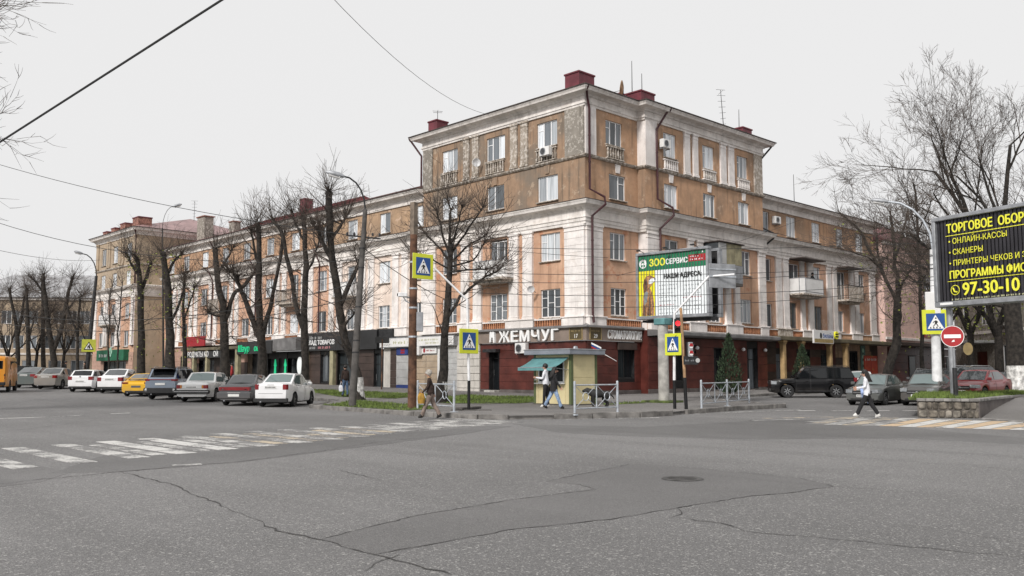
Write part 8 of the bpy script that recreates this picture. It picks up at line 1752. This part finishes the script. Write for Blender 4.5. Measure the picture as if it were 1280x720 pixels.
    prof = [(0.0,.122),(.05,.115),(.085,.09),(.108,.045),(.113,0.0),(.108,-.035),(.09,-.06)]
    M_ = Matrix.Translation(ctr) @ Matrix.Rotation(-.38, 4, 'Y'); hm.lathe(prof, 16, 0, M_); hm.build('hair' if not cap else 'cap', M[cap or mats['hair']], t, smooth=80)
    if cap: m = MB(); m.lathe([(.112,-.02),(.118,-.05),(.10,-.085)], 16, 0, Matrix.Translation(ctr) @ Matrix.Rotation(-.5, 4, 'Y')); m.build('hair', M[mats['hair']], t, smooth=80)
    if hair == 'long':
        m = MB(); rg = random.Random(5)
        for q in range(16):
            an = PI*(.5+q/15); b0 = ctr+Vector((math.cos(an)*.095, math.sin(an)*.105, .0)); b1 = b0+Vector((-.035-.03*rg.random(),0,-.16)); b2 = b1+Vector((-.06-.05*rg.random(),rg.gauss(0,.015),-.17)); m.tube([b0+Vector((.02,0,.05)),b0,b1,b2], [.028,.032,.032,.012], 6)
        m.build('long_hair', M[mats['hair']], t, smooth=80)
    if skirt:
        m = MB(); W_ = J['waist']; m.lathe([(.155,.10),(.165,-.02),(.178,-.12),(.185,-skirt),(.165,-skirt),(.15,.05)], 18, 0, Matrix.Translation(Vector((W_.x-.01,0,W_.z))) @ Matrix.Diagonal((.86,1.08,1,1)).to_4x4()); m.build('jacket_hem', M[mats['top']], t, smooth=70)
    m = MB(); m.lathe([(.066,-.03),(.074,.0),(.066,.03)], 12, 0, Matrix.Translation(J['neck']+Vector((0,0,.02)))); m.build('collar', M[mats.get('collar', mats['top'])], t, smooth=70)
    return t, J, k
def hand(t, J, k, side): p = J['palm'+side]*k; p = Matrix.Rotation(t.rotation_euler.z, 4, 'Z') @ p; return t.location + p
def bag(label, top, mat, w_=.30, h_=.34, rz=0, name='bag', strap=.22, d=.12):
    b = thing(name, label, 'bag', Vector(top)-Vector((0,0,h_+strap)), rz); m = MB(); bm = bmesh.new(); rg = random.Random(3)
    for zz, s in ((0,.82),(.12*h_/.34,1.0),(.24*h_/.34,.96),(h_,.62)):
        for q in range(10): an = 2*PI*q/10; bm.verts.new((w_/2*s*math.copysign(abs(math.cos(an))**.7, math.cos(an)), d/2*s*math.copysign(abs(math.sin(an))**.7, math.sin(an))*(1.1 if zz < h_*.8 else .5), zz+rg.uniform(-.01,.01)))
    bmesh.ops.convex_hull(bm, input=bm.verts); m.add_bm(bm); m.build('pouch', M[mat], b, smooth=60); m = MB(); [m.tube([(-w_*.25,s*.02,h_-.02),(-w_*.14,s*.012,h_+strap*.6),(0,0,h_+strap),(w_*.14,s*.012,h_+strap*.6),(w_*.25,s*.02,h_-.02)], .012, 6) for s in (1,-1)]; m.build('handle', M[mat], b); return b
LEFT = lambda p, turn=0: toward(p)+PI/2+turn; RIGHT = lambda p, turn=0: toward(p)-PI/2+turn
p = G(538,524); t, J, k = person('old man in dark brown jacket and taupe trousers walking left over the crossing', p, LEFT(p), 1.66, ((.42,.12),(-.30,.28)), ((.22,.55,.12),(-.42,.22,.14)), dict(top='cloth_brown', leg='cloth_taupe', foot='shoe_dark', hair='hair_grey', collar='rust_light'), .10, 'short', skirt=.16, cap='hair_grey', wide=1.4)
bag('mustard yellow shoulder bag at the old man\'s front', hand(t,J,k,'l')+Vector((0,0,.14)), 'cloth_mustard', .26, .36, LEFT(p), strap=.12)
p = G(1085,523.5); t, J, k = person('woman with long black hair, white top and wide black trousers walking left', p, LEFT(p,.05), 1.66, ((.50,.10),(-.36,.22)), ((.15,1.35,.14),(.10,1.2,.16)), dict(top='cloth_white', leg='cloth_black', foot='shoe_white', hair='hair_black'), .07, 'long', skirt=.0, wide=1.4)
b = thing('jacket', 'pale blue jacket carried folded over the walking woman\'s arm', 'jacket', p, LEFT(p,.05)); m = MB(); bm = bmesh.new(); rg = random.Random(9)
for zz, s in ((1.13,.6),(1.05,1.0),(.86,.95),(.72,.7)):
    for q in range(10): an = 2*PI*q/10; bm.verts.new((.16+.15*s*math.cos(an)+rg.uniform(-.02,.02)-.10, -.17+.07*s*math.sin(an), zz+rg.uniform(-.02,.02)))
bmesh.ops.convex_hull(bm, input=bm.verts); m.add_bm(bm); m.tube([(.02,-.2,.8),(-.06,-.2,.62),(-.05,-.2,.52)], [.06,.05,.03], 8); m.build('folded_cloth', M['cloth_skyblue'], b, smooth=60)
p = G(682.5,510.2,.135); person('dark haired man in white shirt and black waistcoat reading by the kiosk', p, LEFT(p,-.3), 1.74, ((.10,.05),(-.06,.06)), ((.25,1.5,.10),(.20,1.55,.12)), dict(top='cloth_white', leg='cloth_black', foot='shoe_white', hair='hair_black'), .03, 'short', skirt=.0, wide=1.2)
p2 = G(683.5,510.6,.135); o = thing('phone', 'small white phone held up by the man at the kiosk', 'phone', p+Vector((0,0,1.17)), LEFT(p,-.3)); m = MB(); m.bbox(.40,.48,-.05,.03,-.01,.01,.004); m.build('slab', M['sign_white'], o); m = MB(); m.bbox(.405,.475,-.045,.025,.0105,.013,.001); m.build('screen', M['shop_glass'], o)
o = thing('black_waistcoat_bag', 'black bag hanging at the side of the man at the kiosk', 'bag', p+Vector((0,0,.62)), LEFT(p,-.3)); m = MB(); m.bbox(-.16,.12,-.27,-.19,-.06,.26,.05); m.build('pouch', M['cloth_black'], o); m = MB(); m.tube([(-.1,-.23,.25),(-.02,-.10,.80),(.05,.12,.82)], .018, 6); m.build('strap', M['cloth_black'], o); o.name = 'shoulder_bag'
p = G(692.5,511.8,.135); person('woman in long black jacket and pale wide jeans passing the kiosk', p, RIGHT(p,.1), 1.66, ((-.42,.15),(.38,.08)), ((.05,.25,.12),(.28,.30,.14)), dict(top='cloth_black', leg='cloth_denim', foot='shoe_dark', hair='hair_black'), .04, 'long', skirt=.34, wide=1.4)
p = G(431,493,.14); p = Vector((-12.9, onX(431.5,493,-12.9).y, 0)); p.z = gz(p.x,p.y)+.14; t, J, k = person('person in dark jacket and blue jeans with a white bag by the leaning trunk', p, toward(p)+.4, 1.68, ((.15,.05),(-.12,.1)), ((.05,.15,.12),(-.05,.12,.12)), dict(top='cloth_brown', leg='cloth_denim_dark', foot='shoe_dark', hair='hair_black'), .05, 'short', skirt=.12, wide=1.25)
bag('white plastic bag carried by the person at the leaning trunk', hand(t,J,k,'l')+Vector((0,0,.02)), 'cloth_white', .28, .34, LEFT(p))
st = ((.06,.03),(-.06,.05)); ar = ((.05,.15,.1),(-.05,.15,.1))
p = X(176,470,-12.2); person('small figure in a pink top behind the yellow sports car', p, RIGHT(p), 1.66, st, ar, dict(top='cloth_pink', leg='cloth_black', foot='shoe_dark', hair='hair_grey'), .04, detail=False)
p = X(290,470,-9.5); person('figure in a red top behind the old saloon under the canopy', p, LEFT(p), 1.70, st, ar, dict(top='cloth_red', leg='cloth_black', foot='shoe_dark', hair='hair_black'), .04, detail=False)
p = X(81,470,-15.4); person('dark figure between the two pale cars of the far row', p, RIGHT(p), 1.72, st, ar, dict(top='cloth_black', leg='cloth_black', foot='shoe_dark', hair='hair_black'), .04, detail=False)
p = X(106,470,-15.0); person('dark figure behind the white hatchback of the far row', p, LEFT(p), 1.70, st, ar, dict(top='cloth_brown', leg='cloth_black', foot='shoe_dark', hair='hair_black'), .04, detail=False)
p = AT(1206,470,72); p.z = gz(p.x,p.y)+.15; person('figure in a blue jacket near the grey house porch', p, RIGHT(p), 1.72, st, ar, dict(top='cloth_skyblue', leg='cloth_black', foot='shoe_dark', hair='hair_black'), .04, detail=False)
person('dark figure leaning on the white balcony of the right wing', Vector((26.9,-.75,8.0)), -PI/2, 1.70, st, ((.5,.9,.2),(.5,.9,.2)), dict(top='cloth_black', leg='cloth_black', foot='shoe_dark', hair='hair_black'), .12, detail=False, group='pedestrians')
# black dog at the railing
p = G(749,508.5,.14); t = thing('dog', 'black dog standing behind the kiosk railing', 'dog', p, LEFT(p,.1)); t.scale = (1.2,1.35,1.2); me = bpy.data.meshes.new('d')
V = [(-.28,0,.47),(-.10,0,.47),(.10,0,.46),(.24,0,.47),(.36,0,.55),(.44,0,.60),(.55,0,.56),(.62,0,.55),  # 0-7 spine, neck, head, muzzle
     (.22,.09,.36),(.20,.09,.20),(.22,.09,.045),(.26,.09,.025), (.22,-.09,.36),(.25,-.09,.20),(.20,-.09,.05),(.24,-.09,.025),
     (-.26,.09,.36),(-.20,.09,.24),(-.32,.09,.15),(-.29,.09,.03),(-.24,.09,.025), (-.26,-.09,.36),(-.18,-.09,.24),(-.29,-.09,.15),(-.26,-.09,.03),(-.21,-.09,.025), (-.38,0,.46),(-.50,0,.36),(-.54,0,.27), (.42,.06,.665),(.42,-.06,.665)]
Ed = [(0,1),(1,2),(2,3),(3,4),(4,5),(5,6),(6,7),(3,8),(8,9),(9,10),(10,11),(3,12),(12,13),(13,14),(14,15),(0,16),(16,17),(17,18),(18,19),(19,20),(0,21),(21,22),(22,23),(23,24),(24,25),(0,26),(26,27),(27,28),(5,29),(5,30)]
rr = [.15,.145,.16,.165,.11,.10,.06,.042]+[.075,.055,.042,.038]*2+[.105,.07,.045,.038,.038]*2+[.035,.025,.015,.022,.022]
me.from_pydata(V, Ed, []); o = bpy.data.objects.new('d', me); C.objects.link(o); o.modifiers.new('s','SKIN').use_smooth_shade = True; ss = o.modifiers.new('u','SUBSURF'); ss.levels = 1
for i, r in enumerate(rr): me.skin_vertices[0].data[i].radius = (r, r); me.skin_vertices[0].data[i].use_root = i == 2
dg = bpy.context.evaluated_depsgraph_get(); dg.update(); nm = bpy.data.meshes.new_from_object(o.evaluated_get(dg)); bpy.data.objects.remove(o); nm.materials.clear(); nm.materials.append(M['dog_coat']); place('body', nm, t)
